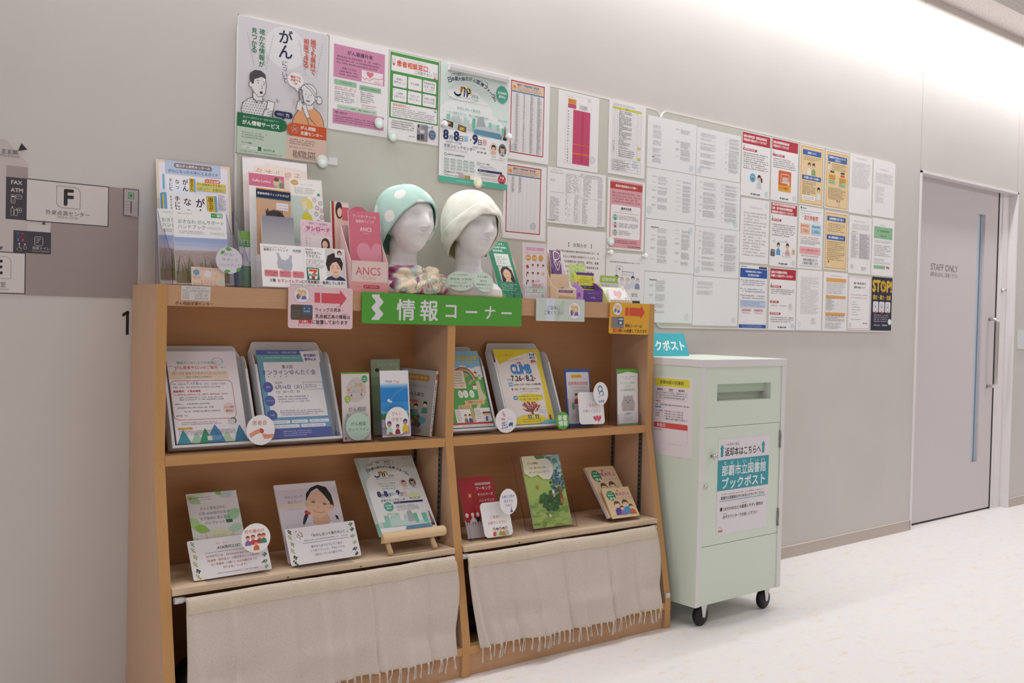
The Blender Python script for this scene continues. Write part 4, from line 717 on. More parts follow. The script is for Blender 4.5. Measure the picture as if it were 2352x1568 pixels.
def d_magenta(s):
    s.fr(40, 12, 168, 276, .6, '#b9b4ba'); s.g(46, 80, 18, 22, 1, INK, 0); s.g(150, 166, 14, 26, 2, INK, 0); s.r(48, 26, 90, 44, '#e09a3c'); s.r(48, 45, 90, 62, '#d0557c'); s.g(52, 88, 28, 60, 4, '#7a4a2a', .5); s.tab(108, 42, 150, 62, (0, .3, .6, 1), 4); s.g(110, 150, 44, 60, 4, INK)
    s.r(76, 66, 164, 276, '#c9466f'); s.g(48, 60, 70, 274, 18, INK, .3)
    for x in (86, 98, 108, 118, 130, 140, 152): s.ln([(x, 66), (x, 276)], .5, '#a83a5e')
    for y in (198, 232, 235): s.r(76, y, 164, y+3, '#dd7a2e')
    for x in (42, 62, 70): s.ln([(x, 64), (x, 276)], .4, '#b9b4ba')
    s.g(120, 132, 70, 270, 40, '#9a3556', .4); s.stamp(182, 250, 13)
def d_yellow(s):
    s.g(22, 150, 10, 20, 2, '#4a4650', .1); s.r(20, 24, 186, 33, '#d6d24a'); s.t('項目', 90, 108, 28, '#6a6420'); s.tab(20, 24, 186, 226, (0, .08, .16, .24, .86, 1), 27, '#6d6a74', .4); s.g(56, 130, 35, 190, 22, '#3d3a44', .7, .7); s.r(158, 26, 168, 34, '#d6d24a')
    for y in (172, 216): s.r(166, y, 184, y+9, '#d6d24a')
    s.g(24, 36, 160, 210, 6, INK, .3); s.g(56, 150, 192, 224, 4, INK, .3); s.tab(20, 234, 186, 282, (0, .2, .9, 1), 4, '#4d4a54', .6); s.g(24, 120, 236, 280, 6, '#3d3a44', .4); s.stamp(150, 248, 13, '#6fb4cf')
def d_land(s):
    s.g(14, 70, 6, 10, 1, '#3d3a44', 0); s.g(14, 82, 14, 22, 2, INK); s.g(14, 40, 44, 52, 2, INK); s.g(90, 130, 14, 90, 14, '#55505a', .6); s.g(128, 160, 14, 88, 14, '#55505a', .2, skip=.3); s.g(14, 86, 90, 94, 1, INK); s.g(14, 62, 110, 200, 20, '#3d3a44', .7); s.g(90, 118, 84, 196, 16, '#6a6670', .9, skip=.4); s.g(134, 160, 92, 200, 22, '#55505a', .1, skip=.2)
    s.g(166, 280, 8, 20, 2, '#3d3a44', .2); s.ln([(166, 21), (284, 21)], .5, INK); s.g(180, 224, 22, 96, 17, '#3d3a44', .6); s.g(256, 284, 22, 96, 17, '#6a6670', .2); s.ln([(166, 102), (284, 102)], .5, INK); s.g(176, 206, 104, 200, 22, '#55505a', .7); s.g(258, 284, 104, 200, 22, '#55505a', .1); s.ln([(164, 8), (164, 200)], .5, '#8a858e'); s.ln([(2, 200), (40, 200)], 1.4, '#2a2a30'); s.ln([(258, 207), (296, 207)], 1.8, '#2a2a30')
def d_notice(s):
    s.t('【　お知らせ　】', 104, 224, 64, '#3b3842', .01)
    T = ('当院は厚生労働省認定の臨床研修指定病院であり、指', '医の監督のもとに研修医が診療を行っています。ま', 'た、次世代の医療を担う医学生、薬学生、看護', '学生の実習を行っています。併せて救急救命士実', '習も行っています。皆様のご理解とご協力を')
    for i, q in enumerate(T): s.t(q, 44 if i == 0 else 40, 262 if i < 4 else 230, 92+20*i, '#4a4650', .01)
def d_infect(s):
    A = '#e0a3ab'; s.r(12, 8, 196, 290, A); s.r(12, 16, 196, 44, '#b8433c'); s.t('感染対策委員会のお願い', 42, 164, 30, '#f5e2df', .03); s.g(24, 186, 54, 102, 4, '#7a4850', .3); s.r(20, 110, 186, 250, '#f2eff0', 8); s.t('標準予防策', 76, 134, 124, '#3d3a44', .03); s.g(70, 140, 131, 136, 1, '#a09aa0', 0); s.ln([(32, 142), (176, 142)], 1.2, '#cf6a66')
    for i, c in enumerate(('#a8d0c6', '#d8d4d8', '#b9c9c2')):
        y = 163+32*i; s.e(44, y, 15, 14, c); s.person(44, y-10, 20, '#3a3438' if i else '#4a9a8c', ('#2f9a92', '#c24a55', '#d890a0')[i]); s.g(64, 176, y-11, y+9, 3, INK, .5)
    s.g(36, 170, 256, 272, 2, '#7a4850', .1); s.t('那覇市立病院 感染対策室', 118, 190, 282, '#4a3038')
def d_hosp(s):
    s.t('当院は医療従事者の勤務環境改善に取り組んでいます。', 20, 184, 38, '#55505a', .01); K = '#4a4e66'
    s.fr(56, 54, 88, 100, 1.2, K); s.ln([(88, 76), (148, 76), (148, 116)], 2.4, '#6f7a98'); s.ln([(72, 60), (72, 72)], 2.6, K); s.ln([(66, 66), (78, 66)], 2.6, K)
    for i in range(5): s.fr(94+10*i, 84, 100+10*i, 92, .6, '#9aa0b4')
    for i, x in enumerate((28, 58, 88, 118, 146, 172)): s.person(x, 100-(8 if i in (1, 4) else 0), 46, ('#d8c8c4', '#3b4562', '#cfb8b4', '#d4c0b0', '#3b4562', '#b9a8b8')[i], ('#e6e4ea', '#c9d2e4', '#e6e4ea', '#dcd8e2', '#d4dcec', '#8f97b0')[i], '#f0e4de')
    s.t('那覇市立病院', 140, 172, 168, '#4a4a54', .01); s.t('看護部・医療部', 142, 174, 176, '#4a4a54', .01)
    s.r(96, 196, 188, 284, '#3c3d40'); s.r(100, 206, 185, 280, '#cfd9c4'); s.r(118, 210, 138, 236, '#d8cfd4'); s.r(142, 210, 182, 240, '#d9e2cc'); s.g(146, 172, 214, 220, 1, INK, 0)
def d_doc(cols, seed, st=None, box=0, bold=1):
    def f(s):
        rr = random.Random(seed)
        for (x0, x1, y0, y1, tabx) in cols:
            y = y0
            if box: s.fr(x0-3, y0-3, x1+3, y1+3, .35, '#b9b4bc')
            while y < y1-8:
                hh = min(y1-y, rr.choice((10, 16, 22, 30))); n = max(1, int(hh/3.2))
                if tabx: s.g(x0, x0+tabx*.75, y, y+3.2*max(1, n//3), max(1, n//3), '#5a565f', .4); s.g(x0+tabx, x1, y, y+3.2*n, n, '#5e5a64', .25)
                else: s.g(x0, x1, y, y+3.2*n, n, '#5a565f', .35)
                if bold and rr.random() < .22: s.ln([(x0, y-1.5), (x0+tabx*.8+12, y-1.5)], 2.6, '#35323a')
                y += hh+rr.choice((2, 4, 9))
        if st: s.stamp(*st)
    return f
def d_red(title, sub, pic, fill=1):
    def f(s):
        s.r(3, 3, 207, 54, '#b72b3c'); n = len(title)
        for i, q in enumerate(title): s.t(q, 10, 10+min(188, 11.4*len(q)), 28+(i-(n-1)/2)*17, '#f7e6e6', .04, 12.5)
        for i, (y, q) in enumerate(sub):
            s.t(str(i+1) if len(sub) > 1 else '1', 14, 17, y-8, '#b72b3c'); s.r(8, y-5, 8+min(120, 9*len(q)+12), y+6, '#b72b3c'); s.t(q, 14, 14+min(104, 8.2*len(q)), y, '#f7e6e6', .02)
        pic(s); s.e(78, 283, 6, 4.5, '#3b7a4a'); s.e(80, 281, 3, 2.4, '#d8a83a'); s.t('那覇市立病院', 88, 140, 284, '#35406a', .03, 7); s.stamp(188, 276, 12)
    return f
def pic1(s):
    s.g(12, 196, 92, 172, 8, '#45414a', .3); s.e(84, 208, 22, 21, '#5fb4d8'); s.r(74, 208, 94, 220, '#8a7a5a', 2); s.g(72, 96, 198, 206, 1, '#e8f4fa', 0); s.person(132, 190, 66, '#2f2a30', '#cfd6dc'); s.e(150, 214, 6, 12, '#2f2a30')
def pic2(s):
    s.g(14, 192, 92, 142, 5, '#45414a', .3); s.r(58, 150, 158, 244, '#d8632e', 6); s.r(58, 220, 158, 250, '#e0a83a', 3); s.fr(78, 166, 140, 208, 3, '#f3e2d6'); s.r(90, 180, 132, 206, '#dcd0c6', 3); s.g(94, 128, 184, 202, 3, '#8a7a74'); s.p([(124, 204), (146, 196), (148, 216), (132, 220)], '#f0d0b4'); s.t('マイナ受付', 64, 134, 234, '#b0341e', .03, 13)
def pic3(s):
    s.g(14, 200, 98, 158, 6, '#45414a', .3)
    for x, h, t_ in ((66, '#3a3438', '#5aa0cf'), (138, '#4a3a34', '#e0aaa8')): s.person(x, 186, 58, h, t_)
    s.r(6, 220, 40, 252, '#6a6670', 3); s.r(10, 226, 36, 230, '#a8a4ac'); s.fr(100, 232, 160, 250, 1.2, '#6a6670'); s.r(176, 212, 198, 236, '#d0c08a'); s.p([(20, 180), (44, 170), (40, 190)], '#d8d4da'); s.p([(118, 176), (134, 168), (132, 186)], '#d8d4da'); s.g(60, 150, 178, 184, 1, '#8a868e', .5)
def pic4(s):
    s.g(14, 196, 98, 126, 3, '#45414a', .2); s.g(14, 140, 176, 184, 1, '#45414a', 0); s.g(14, 200, 232, 262, 3, '#45414a', .2); s.p([(152, 172), (176, 166), (186, 196), (160, 200)], '#c9d2cc'); s.e(172, 192, 12, 8, '#e2dcc8')
def d_blue(s):
    s.t('那覇市立病院', 10, 50, 8, '#35406a', .02); s.r(142, 4, 204, 14, '#4a4650', 2); s.r(3, 16, 207, 58, '#2c56a8'); s.t('特別医療品を希望した場合の', 42, 164, 30, '#eef2fa', .03); s.t('自己負担の仕組み', 62, 146, 46, '#eef2fa', .03)
    for i, y in enumerate((66, 106, 136)): s.e(12, y+4, 3, 3, '#3d3a44'); s.g(20, 196, y, y+(30 if i == 0 else 22), 3 if i == 0 else 2, '#3a58a4' if i != 2 else '#45414a', .15)
    s.r(6, 162, 202, 196, '#c3d2ee', 3); s.g(12, 194, 165, 192, 4, '#3d4c74', .2)
    for x in (20, 112): s.r(x, 204, x+72, 214, '#e2a4aa', 3); s.g(x+8, x+64, 206, 212, 1, '#7a3a44', 0); s.g(x+4, x+68, 218, 226, 2, INK, .2)
    s.fr(6, 199, 202, 272, .7, '#a8b4d0', 3); s.r(3, 276, 207, 292, '#2c56a8'); s.g(30, 180, 279, 290, 2, '#dfe6f4', .2)
def d_gold(kind):
    def f(s):
        s.r(0, 0, 210, 297, '#efe9e0', 4); s.r(7, 7, 203, 290, '#d89a4c', 4); s.r(11, 11, 199, 286, '#ecd0a0', 3)
        B = '#3564a8'
        if kind == 1:
            s.r(22, 24, 184, 50, B, 2); s.t('面会について', 66, 140, 37, '#eef2fa', .03); s.g(26, 184, 54, 76, 3, '#5a4a34', .3); s.person(82, 84, 62, '#5a4438', '#e8e4e0'); s.person(120, 84, 62, '#3a3030', '#8aa86a'); s.e(100, 82, 6, 5, '#e8b93a'); s.r(22, 150, 188, 172, B, 2); s.t('お見舞いの方へのお願い', 38, 174, 161, '#eef2fa', .03); s.g(26, 146, 178, 246, 8, '#5a4a34', .3); s.person(170, 200, 64, '#2c2628', '#dfe3e6'); s.r(24, 248, 140, 272, '#f2f0ec', 3); s.g(32, 132, 252, 268, 2, '#4a5a80', .2)
        elif kind == 2:
            s.r(20, 22, 188, 56, B, 2); s.t('医療費のお支払いについて', 30, 176, 33, '#eef2fa', .03); s.t('お知らせ', 82, 130, 47, '#eef2fa', .03); s.person(30, 60, 34, '#2c2628', '#dfe3e6'); s.g(52, 186, 62, 98, 5, '#5a4a34', .3)
            for x, c in ((40, '#3a3438'), (134, '#3a3438')): s.r(x, 102, x+36, 111, c, 2)
            s.r(134, 116, 170, 126, '#c8503c', 2); s.r(28, 120, 90, 146, '#e2ae4c', 2); s.r(120, 130, 184, 156, '#e2ae4c', 2); s.r(28, 152, 90, 170, '#a8cf9c', 2); s.r(120, 160, 184, 178, '#a8cf9c', 2); s.g(34, 86, 124, 168, 4, '#5a4a34'); s.g(126, 180, 134, 176, 4, '#5a4a34'); s.g(26, 186, 186, 250, 9, '#5a4a34', .3); s.person(110, 250, 30, '#4a4038', '#e2dcd4'); s.person(128, 252, 28, '#6a6058', '#d4c4a4')
        else:
            s.r(20, 24, 186, 48, B, 2); s.t('診療情報の取り扱い', 40, 168, 36, '#eef2fa', .03); s.g(26, 184, 58, 104, 5, '#5a4a34', .4); s.r(20, 118, 186, 144, B, 2); s.t('個人情報保護について', 36, 170, 131, '#eef2fa', .03); s.g(26, 186, 150, 250, 11, '#5a4a34', .35); s.person(42, 252, 30, '#3a3430', '#e2dcd4')
    return f
def d_7700(s):
    s.e(18, 10, 7, 5, '#3b7a4a'); s.t('那覇市立病院', 28, 62, 10, '#35406a', .03); s.ln([(16, 22), (196, 22)], 1.6, '#6a8ab0'); s.g(18, 110, 32, 38, 1, INK, 0); s.t('“選定療養費”', 34, 174, 54, '#cf4a40', .01); s.g(120, 186, 68, 73, 1, INK, 0)
    s.r(14, 82, 98, 134, '#efc7ae', 2); s.r(108, 82, 194, 134, '#b4d8ea', 2); s.t('医科初診', 20, 88, 94, '#c25a3a', .02, 9); s.t('7,700', 22, 76, 118, '#c25a3a', .01, 17); s.t('円', 80, 92, 119, '#c25a3a'); s.t('再診時', 114, 184, 94, '#3a6a98', .02, 9); s.t('3,300', 116, 170, 118, '#3a6a98', .01, 17); s.t('円', 174, 186, 119, '#3a6a98')
    s.g(18, 180, 142, 158, 2, '#c2544e', .3); s.g(18, 190, 160, 182, 3, INK, .3); s.r(14, 192, 194, 228, '#efb4b8', 6); s.t('かかりつけ医をお持ちください', 30, 178, 208, '#c2404a', .03); s.g(30, 170, 216, 222, 1, '#c2404a', 0); s.g(30, 180, 232, 240, 1, INK, 0); s.t('手術の状態に応じて', 44, 168, 254, '#56525c', .01); s.t('ご負担をお願いします', 40, 176, 270, '#56525c', .01); s.ln([(16, 284), (196, 284)], 1.6, '#6a8ab0')
def d_text(y0, y1, n, st=None, head=1, x0=22, x1=190, rag=.15, extra=None):
    def f(s):
        if head: s.g(60, 156, y0-24, y0-16, 2, '#8a868e', .2)
        s.g(x0, x1, y0, y1, n, '#8f8b92', rag)
        if extra: extra(s)
        if st: s.stamp(*st)
    return f
def d_orange(s):
    s.g(60, 160, 16, 22, 1, INK, 0)
    for y, h in ((30, 12), (118, 8), (204, 8)): s.r(22, y, 196, y+h+8, '#e5ab62')
    s.g(26, 190, 52, 112, 12, '#6a6670', .2); s.tab(22, 128, 196, 198, (0, .45, .6, .8, 1), 12); s.g(26, 96, 130, 196, 12, '#5a565f', .4); s.tab(22, 214, 196, 252, (0, .3, .5, .7, 1), 5); s.g(26, 190, 216, 250, 5, '#6a6670', .5); s.g(22, 160, 256, 290, 6, '#6a6670', .3)
def d_g2(s):
    s.g(40, 150, 24, 30, 1, INK, 0); s.g(26, 186, 40, 70, 5, '#8a868e', .1); s.g(20, 80, 76, 86, 1, INK, 0); s.r(20, 88, 80, 96, '#dcd8cc'); s.r(96, 88, 196, 218, '#dcd8dc'); s.tab(20, 86, 196, 220, (0, .42, .5, 1), 18, '#8a868e'); s.g(24, 88, 98, 216, 16, '#6a6670', .5); s.g(100, 190, 90, 216, 20, '#6a6670', .3); s.stamp(34, 262, 12, '#6fb0c8'); s.g(120, 170, 260, 280, 3, INK, .4)
def d_g3(s):
    s.fr(6, 6, 204, 290, 1.6, '#c05a68'); s.t('暴言・暴力等に関する', 50, 164, 40, '#3d3a44', .03); s.t('当院の対応について', 52, 160, 62, '#3d3a44', .03); s.g(28, 188, 100, 108, 1, '#5a565f', 0); s.g(28, 186, 116, 124, 1, '#c05a68', 0)
    for i in range(6): s.g(40, 80+16*(i % 4), 140+14*i, 147+14*i, 1, '#45414a', 0)
    s.g(30, 130, 236, 243, 1, INK, 0); s.t('那覇市立病院', 146, 188, 260, INK, .01); s.stamp(26, 270, 11)
def d_h2(s):
    s.g(70, 120, 30, 36, 1, INK, 0); s.r(16, 42, 190, 104, '#8fbf96'); s.g(48, 158, 54, 72, 1, '#35503c', 0); s.g(78, 136, 80, 98, 1, '#35503c', 0); s.g(22, 186, 112, 128, 3, '#8a868e', .2); s.g(22, 180, 136, 196, 7, '#6a6670', .5); s.stamp(170, 156, 11); s.r(20, 226, 180, 236, '#d9d5da'); s.r(22, 244, 128, 262, '#8fbf96'); s.g(22, 120, 208, 222, 2, INK); s.heart(148, 252, 9, '#c2544e'); s.heart(164, 254, 8, '#8a5a4a')
def d_stop(s):
    s.r(0, 0, 210, 297, '#20243c'); Yl = '#d9b33a'
    s.t('STOP!', 8, 202, 50, Yl, .05, 62); s.ring(123, 50, 22, 30, 5, Yl); s.ln([(106, 28), (140, 72)], 6, Yl); s.t('暴言・暴力・迷惑', 14, 196, 112, Yl, .03, 26)
    for i in range(3): x = 16+62*i; s.r(x, 136, x+54, 196, '#e6e4ea', 8); s.ring(x+26, 156, 9, 9, 2, '#3c4058'); s.ln([(x+14, 184), (x+20, 168), (x+36, 168), (x+42, 184)], 2, '#3c4058'); s.ln([(x+20, 188), (x+36, 204)], 4, '#b8323e'); s.ln([(x+36, 188), (x+20, 204)], 4, '#b8323e')
    s.g(26, 186, 206, 252, 4, '#d8d6de', .15); s.t('那覇市立病院', 30, 90, 268, '#d8d6de'); s.t('那覇警察署', 112, 170, 268, '#d8d6de')
W = wsheet
W('gan', 'poster', 'large cancer information poster with a man and a woman holding phones', 'poster', d_gan, 297, 420)
W('pink', 'poster', 'notice with pink blocks and a heart picture, beside the large cancer poster', 'poster', d_pink, 210, 297, G1)
W('green', 'poster', 'green bordered notice with six white boxes under an orange heading', 'poster', d_green, 210, 297, G1)
o_jcf = W('jcf', 'poster', 'large pale green forum poster dated August 8 and 9 above the mannequin heads', 'poster', d_jcf, 297, 420, None, lift=.002)
W('redA', 'list_sheet', 'red bordered name list with every row filled', 'notice', d_redborder(1), 210, 297, G1)
W('redB', 'list_sheet', 'red bordered name list with most rows blank, below the fuller red bordered list', 'notice', d_redborder(0), 210, 297, G1)
W('magenta', 'table_sheet', 'white sheet with a tall magenta table block', 'notice', d_magenta, 210, 297, G1)
W('yellowT', 'table_sheet', 'white ruled table with yellow header row and yellow cells', 'notice', d_yellow, 210, 297, G1)
W('land', 'notice_sheet', 'wide lavender grey sheet of small print above the bracketed notice', 'notice', d_land, 297, 210, G1, lift=.001)
W('notice', 'notice_sheet', 'notice with a bracketed heading in large letters behind the purple leaflet stand', 'notice', d_notice, 297, 420, G1)
W('infect', 'poster', 'pink infection control notice with a red banner and a white rounded box', 'poster', d_infect, 210, 297, G1)
W('hosp', 'notice_sheet', 'notice with a line drawing of a hospital and its staff under two push magnets', 'notice', d_hosp, 210, 297, G1)
tw = lambda a, b, c, d, e, f_, t1=22, t2=22: [(a, b, c, d, t1), (e, f_, c, d, t2)]
dd = {
 'A1': ([(30, 84, 34, 190, 0), (168, 260, 30, 60, 30), (168, 260, 80, 160, 30)], (268, 186, 12), 0, 'two column sheet of short lines, topmost in the column next to the infection notice'),
 'A2': ([(32, 124, 30, 180, 34), (176, 268, 34, 170, 40)], (20, 176, 14), 0, 'two column text sheet with a round stamp at its lower corner, beside the infection notice'),
 'A3': ([(32, 130, 32, 178, 38), (176, 268, 32, 178, 38)], (270, 30, 13), 0, 'two column text sheet with bold headings and its round stamp near the top'),
 'A4': ([(30, 126, 34, 176, 36)], (262, 184, 13), 0, 'sheet printed on its left half only with bold lines, above the teal sign'),
 'B1': ([(24, 126, 20, 190, 0), (190, 286, 20, 190, 24)], (22, 186, 12), 0, 'two column text sheet beside the first red headed notice, topmost in its column'),
 'B2': ([(24, 130, 20, 180, 22), (170, 274, 20, 180, 22)], (268, 186, 12), 1, 'two column boxed text sheet second in the column beside the red headed notices'),
 'B3': ([(24, 130, 20, 185, 22), (170, 274, 24, 185, 22)], (20, 186, 12), 1, 'two column boxed text sheet third in the column beside the blue headed notice'),
 'B4': ([(22, 126, 20, 82, 0)], (270, 184, 12), 0, 'almost blank sheet with a small block of text at its top left')}
for k, (c, st, bx, lab) in dd.items(): W(k, 'notice_sheet', lab, 'notice', d_doc(c, sum(map(ord, k)), st, bx, k in ('A3', 'A4', 'A1')), 297, 210, G1, paper='#eeeff0')
W('C1', 'notice_sheet', 'red headed notice with a doctor and a blue circle', 'notice', d_red(('当院は地域支援・医薬品供給対応', '体制加算の届出を行っております'), [(80, '後発医薬品の使用促進')], pic1), 210, 297, G1)
W('D1', 'notice_sheet', 'red headed notice with an orange card reader picture', 'notice', d_red(('当院は医療情報取得加算', 'の届出を行っております'), [(80, 'マイナ保険証の利用')], pic2), 210, 297, G1)
W('D2', 'notice_sheet', 'red headed notice with two seated people drawn at the bottom', 'notice', d_red(('当院は電子的診療情報連携体制整備', '加算・電子的歯科診療情報連携', '整備加算の届出を行っております'), [(82, '医療DXの推進')], pic3), 210, 297, G1)
W('D3', 'notice_sheet', 'red headed notice with three red tabs, lowest in its column', 'notice', d_red(('当院は外来腫瘍化学療法', '診療料１の届出を行っております'), [(88, '外来腫瘍化学療法'), (162, '治療のご相談'), (218, '緊急時の連絡体制')], pic4), 210, 297, G1)
W('C2', 'notice_sheet', 'plain white letter of widely spaced lines between a red headed and a blue headed notice', 'notice', d_text(60, 268, 15, (190, 24, 12), 1, 22, 196, .35), 210, 297, G1)
W('C3', 'notice_sheet', 'white notice with royal blue banners at top and bottom', 'notice', d_blue, 210, 297, G1)
W('E1', 'notice_sheet', 'yellow notice with two blue banners and a couple drawn between them', 'notice', d_gold(1), 210, 297, G1)
W('F1', 'notice_sheet', 'yellow notice with orange and green boxes joined by arrows', 'notice', d_gold(2), 210, 297, G1)
W('F2', 'notice_sheet', 'yellow notice of text under two blue banners, below the yellow notice with boxes', 'notice', d_gold(3), 210, 297, G1)
W('E2', 'notice_sheet', 'price notice reading 7,700 and 3,300 in orange and blue boxes', 'notice', d_7700, 210, 297, G1)
W('E3', 'notice_sheet', 'plain letter of indented paragraphs under the price notice', 'notice', d_text(34, 220, 30, (28, 270, 12), 0, 30, 184, .5, lambda s: s.g(120, 170, 238, 270, 4, '#6a6670', .3)), 210, 297, G1)
W('F3', 'notice_sheet', 'white sheet with three orange bands over ruled tables', 'notice', d_orange, 210, 297, G1)
W('G1', 'notice_sheet', 'plain white letter above the sheet with a grey ruled table', 'notice', d_text(36, 166, 24, (188, 276, 11)), 210, 297, G1)
W('G2', 'notice_sheet', 'white sheet with a grey ruled table and a blue stamp', 'notice', d_g2, 210, 297, G1)
W('G3', 'notice_sheet', 'white notice with a thin red border beside the dark STOP poster', 'notice', d_g3, 210, 297, G1)
W('H1', 'notice_sheet', 'plain white letter in the top corner nearest the staff door', 'notice', d_text(66, 120, 7, None, 1, 22, 190, .1, lambda s: s.g(26, 110, 136, 226, 14, '#9a969e', .8)), 210, 297, G1)
W('H2', 'notice_sheet', 'white notice with a green panel above the dark STOP poster', 'notice', d_h2, 210, 297, G1)
W('H3', 'poster', 'dark navy STOP poster with yellow letters', 'poster', d_stop, 210, 297, G1, paper='#20243c')
x, z, w_, h_ = L['stripe']; tag(Sheet(w_, h_, t=.0006, paper='#e8e6ec').build('paper_slip', None, frame(x, WALLF-.0006, z)), 'small blank white paper slip beside the large cancer poster', 'slip')
x, z, w_, h_ = L['bar']
b = MB(); b.box((0, -.013, -.009), (w_, 0, .013), M_WHITE); b.box((0, -.0135, -.004), (w_, -.013, .002), '#d2ced0'); o = b.build('magnet_bar', None, Matrix.Translation((x, WALLF-.003, z-.002))); bevel(o, .003); tag(o, 'long white magnetic bar clamping the top of the pale green forum poster', 'magnet bar')
def disc(px_, pz, r, d, lab, mat_, pin=0, lift=.0025, group=None):
    f = lambda p: (p[0], -p[2], p[1]); b = MB()
    if pin: b.lathe([(r*.62, 0), (r*.55, d*.35), (r*.42, d*.55), (r*.95, d*.75), (r, d*.9), (r*.8, d), (0, d)], mat_, 20, f)
    else: d *= .55; b.lathe([(r, 0), (r, d*.75), (r*.96, d*.97), (r*.93, d), (0, d)], mat_, 28, f)
    tag(b.build('magnet', None, Matrix.Translation((px_, WALLF-lift, pz))), lab, 'magnet', group)
M_PALE = ink('#d3dfd8', .3, name='pale_magnet'); GM = 'magnets on the pin boards'
x, z, w_, h_ = L['gan']; disc(x+w_-.014, z+.008, .021, .008, 'pale round magnet on the lower corner of the large cancer poster', M_PALE, group=GM)
x, z, w_, h_ = L['pink']; disc(x+w_-.035, z+.045, .019, .008, 'pale round magnet on the pink block notice', M_PALE, group=GM)
x, z, w_, h_ = L['green']; disc(x+.018, z+.008, .019, .008, 'pale round magnet on the lower corner of the green bordered notice', M_PALE, group=GM)
x, z, w_, h_ = L['jcf']
disc(x+.012, z+.205, .013, .02, 'white push magnet on the edge of the forum poster nearest the green bordered notice', M_WHITE, 1, .003, GM); disc(x+w_-.006, z+.20, .013, .02, 'white push magnet on the edge of the forum poster nearest the red bordered lists', M_WHITE, 1, .003, GM); disc(x+.178, z+.012, .020, .012, 'clear yellowish magnet at the foot of the forum poster', ink('#e6e2c8', .15, name='clear_magnet'), 0, .003, GM)
x, z, w_, h_ = L['infect']; disc(x+.022, z+.03, .019, .008, 'pale round magnet on the lower corner of the pink infection notice', M_PALE, group=GM)
x, z, w_, h_ = L['hosp']; disc(x+.012, z+h_-.004, .013, .02, 'white push magnet on the hospital drawing, nearer the bracketed notice', M_WHITE, 1, .0015, GM); disc(x+w_-.012, z+h_-.006, .013, .02, 'white push magnet on the hospital drawing, nearer the two column sheets', M_WHITE, 1, .0015, GM)
x, z, w_, h_ = L['H3']; disc(x+w_-.026, z+.048, .017, .007, 'white round magnet on the dark STOP poster', M_PALE, group=GM)
# ---------------------------------------------------------------- things standing on top of the bookshelf
TOPZ, MIDZ, LOWZ = 1.2558, .7772, .4204
def at(s, w_, z): return SH @ Matrix.Translation((s, w_, z))
def pane(parent, s0, s1, w_, z0, h, tilt=0, th=.0022, name='pane', top=0):
    """clear sheet leaning back by tilt degrees, in the parent's frame"""
    b = MB(); b.box((s0, 0, 0), (s1, th, h), M_ACR, dict(top=M_ACRE, left=M_ACRE, right=M_ACRE)); return b.build(name, parent, Matrix.Translation((0, w_, z0)) @ Matrix.Rotation(-math.radians(tilt), 4, 'X'))
def cheek(parent, s, pts, th=.0022, name='side_wall'):
    return MB().prism(pts, (0, th), M_ACR, lambda p: (s+p[2], p[0], p[1]), M_ACRE).build(name, parent)
def pocket(label, s, w_, z, W, d, hb, hf, tilt, group=None):
    """clear leaflet holder: back, front lip, two cheeks and a floor"""
    t = thing('leaflet_holder', label, 'leaflet holder', at(s, w_, z), group); a = math.tan(math.radians(tilt))
    pane(t, 0, W, d, .0012, hb, tilt, name='back_wall'); pane(t, 0, W, 0, .0012, hf, tilt, name='front_wall')
    for x in (-.0022, W): cheek(t, x, [(0, 0), (d+.002, 0), (d+.002+a*hf*1.15, hf*1.15), (a*hf, hf)])
    MB().box((0, .002, 0), (W, d, .002), M_ACR).build('floor_plate', t); return t
def oval(key, label, draw, cat='tag', paper='#f2eff0', group=None, stalk=0, **kw):
    ox, oy, oz, yaw, tilt, roll, W, H = L[key]
    s = Sheet(W, H, 100, 100, .0012, paper, 0); s.v.clear(); s.f.clear(); s.m.clear(); s.sm.clear(); n = 40
    s.prism([(W/2+W/2*math.cos(6.28319*i/n), H/2+H/2*math.sin(6.28319*i/n)) for i in range(n)], (-.0012, 0), paper); draw(s)
    if stalk: s.prism([(W/2-.004, .01), (W/2-.004, -stalk), (W/2+.004, -stalk), (W/2+.004, .01)], (-.003, -.0013), M_ACR)
    return tag(s.build('round_tag', None, frame(ox, oy, oz, yaw, tilt, roll) @ Matrix.Translation((kw.get('dx', 0), kw.get('dy', 0), kw.get('dz', 0)))), label, cat, group)
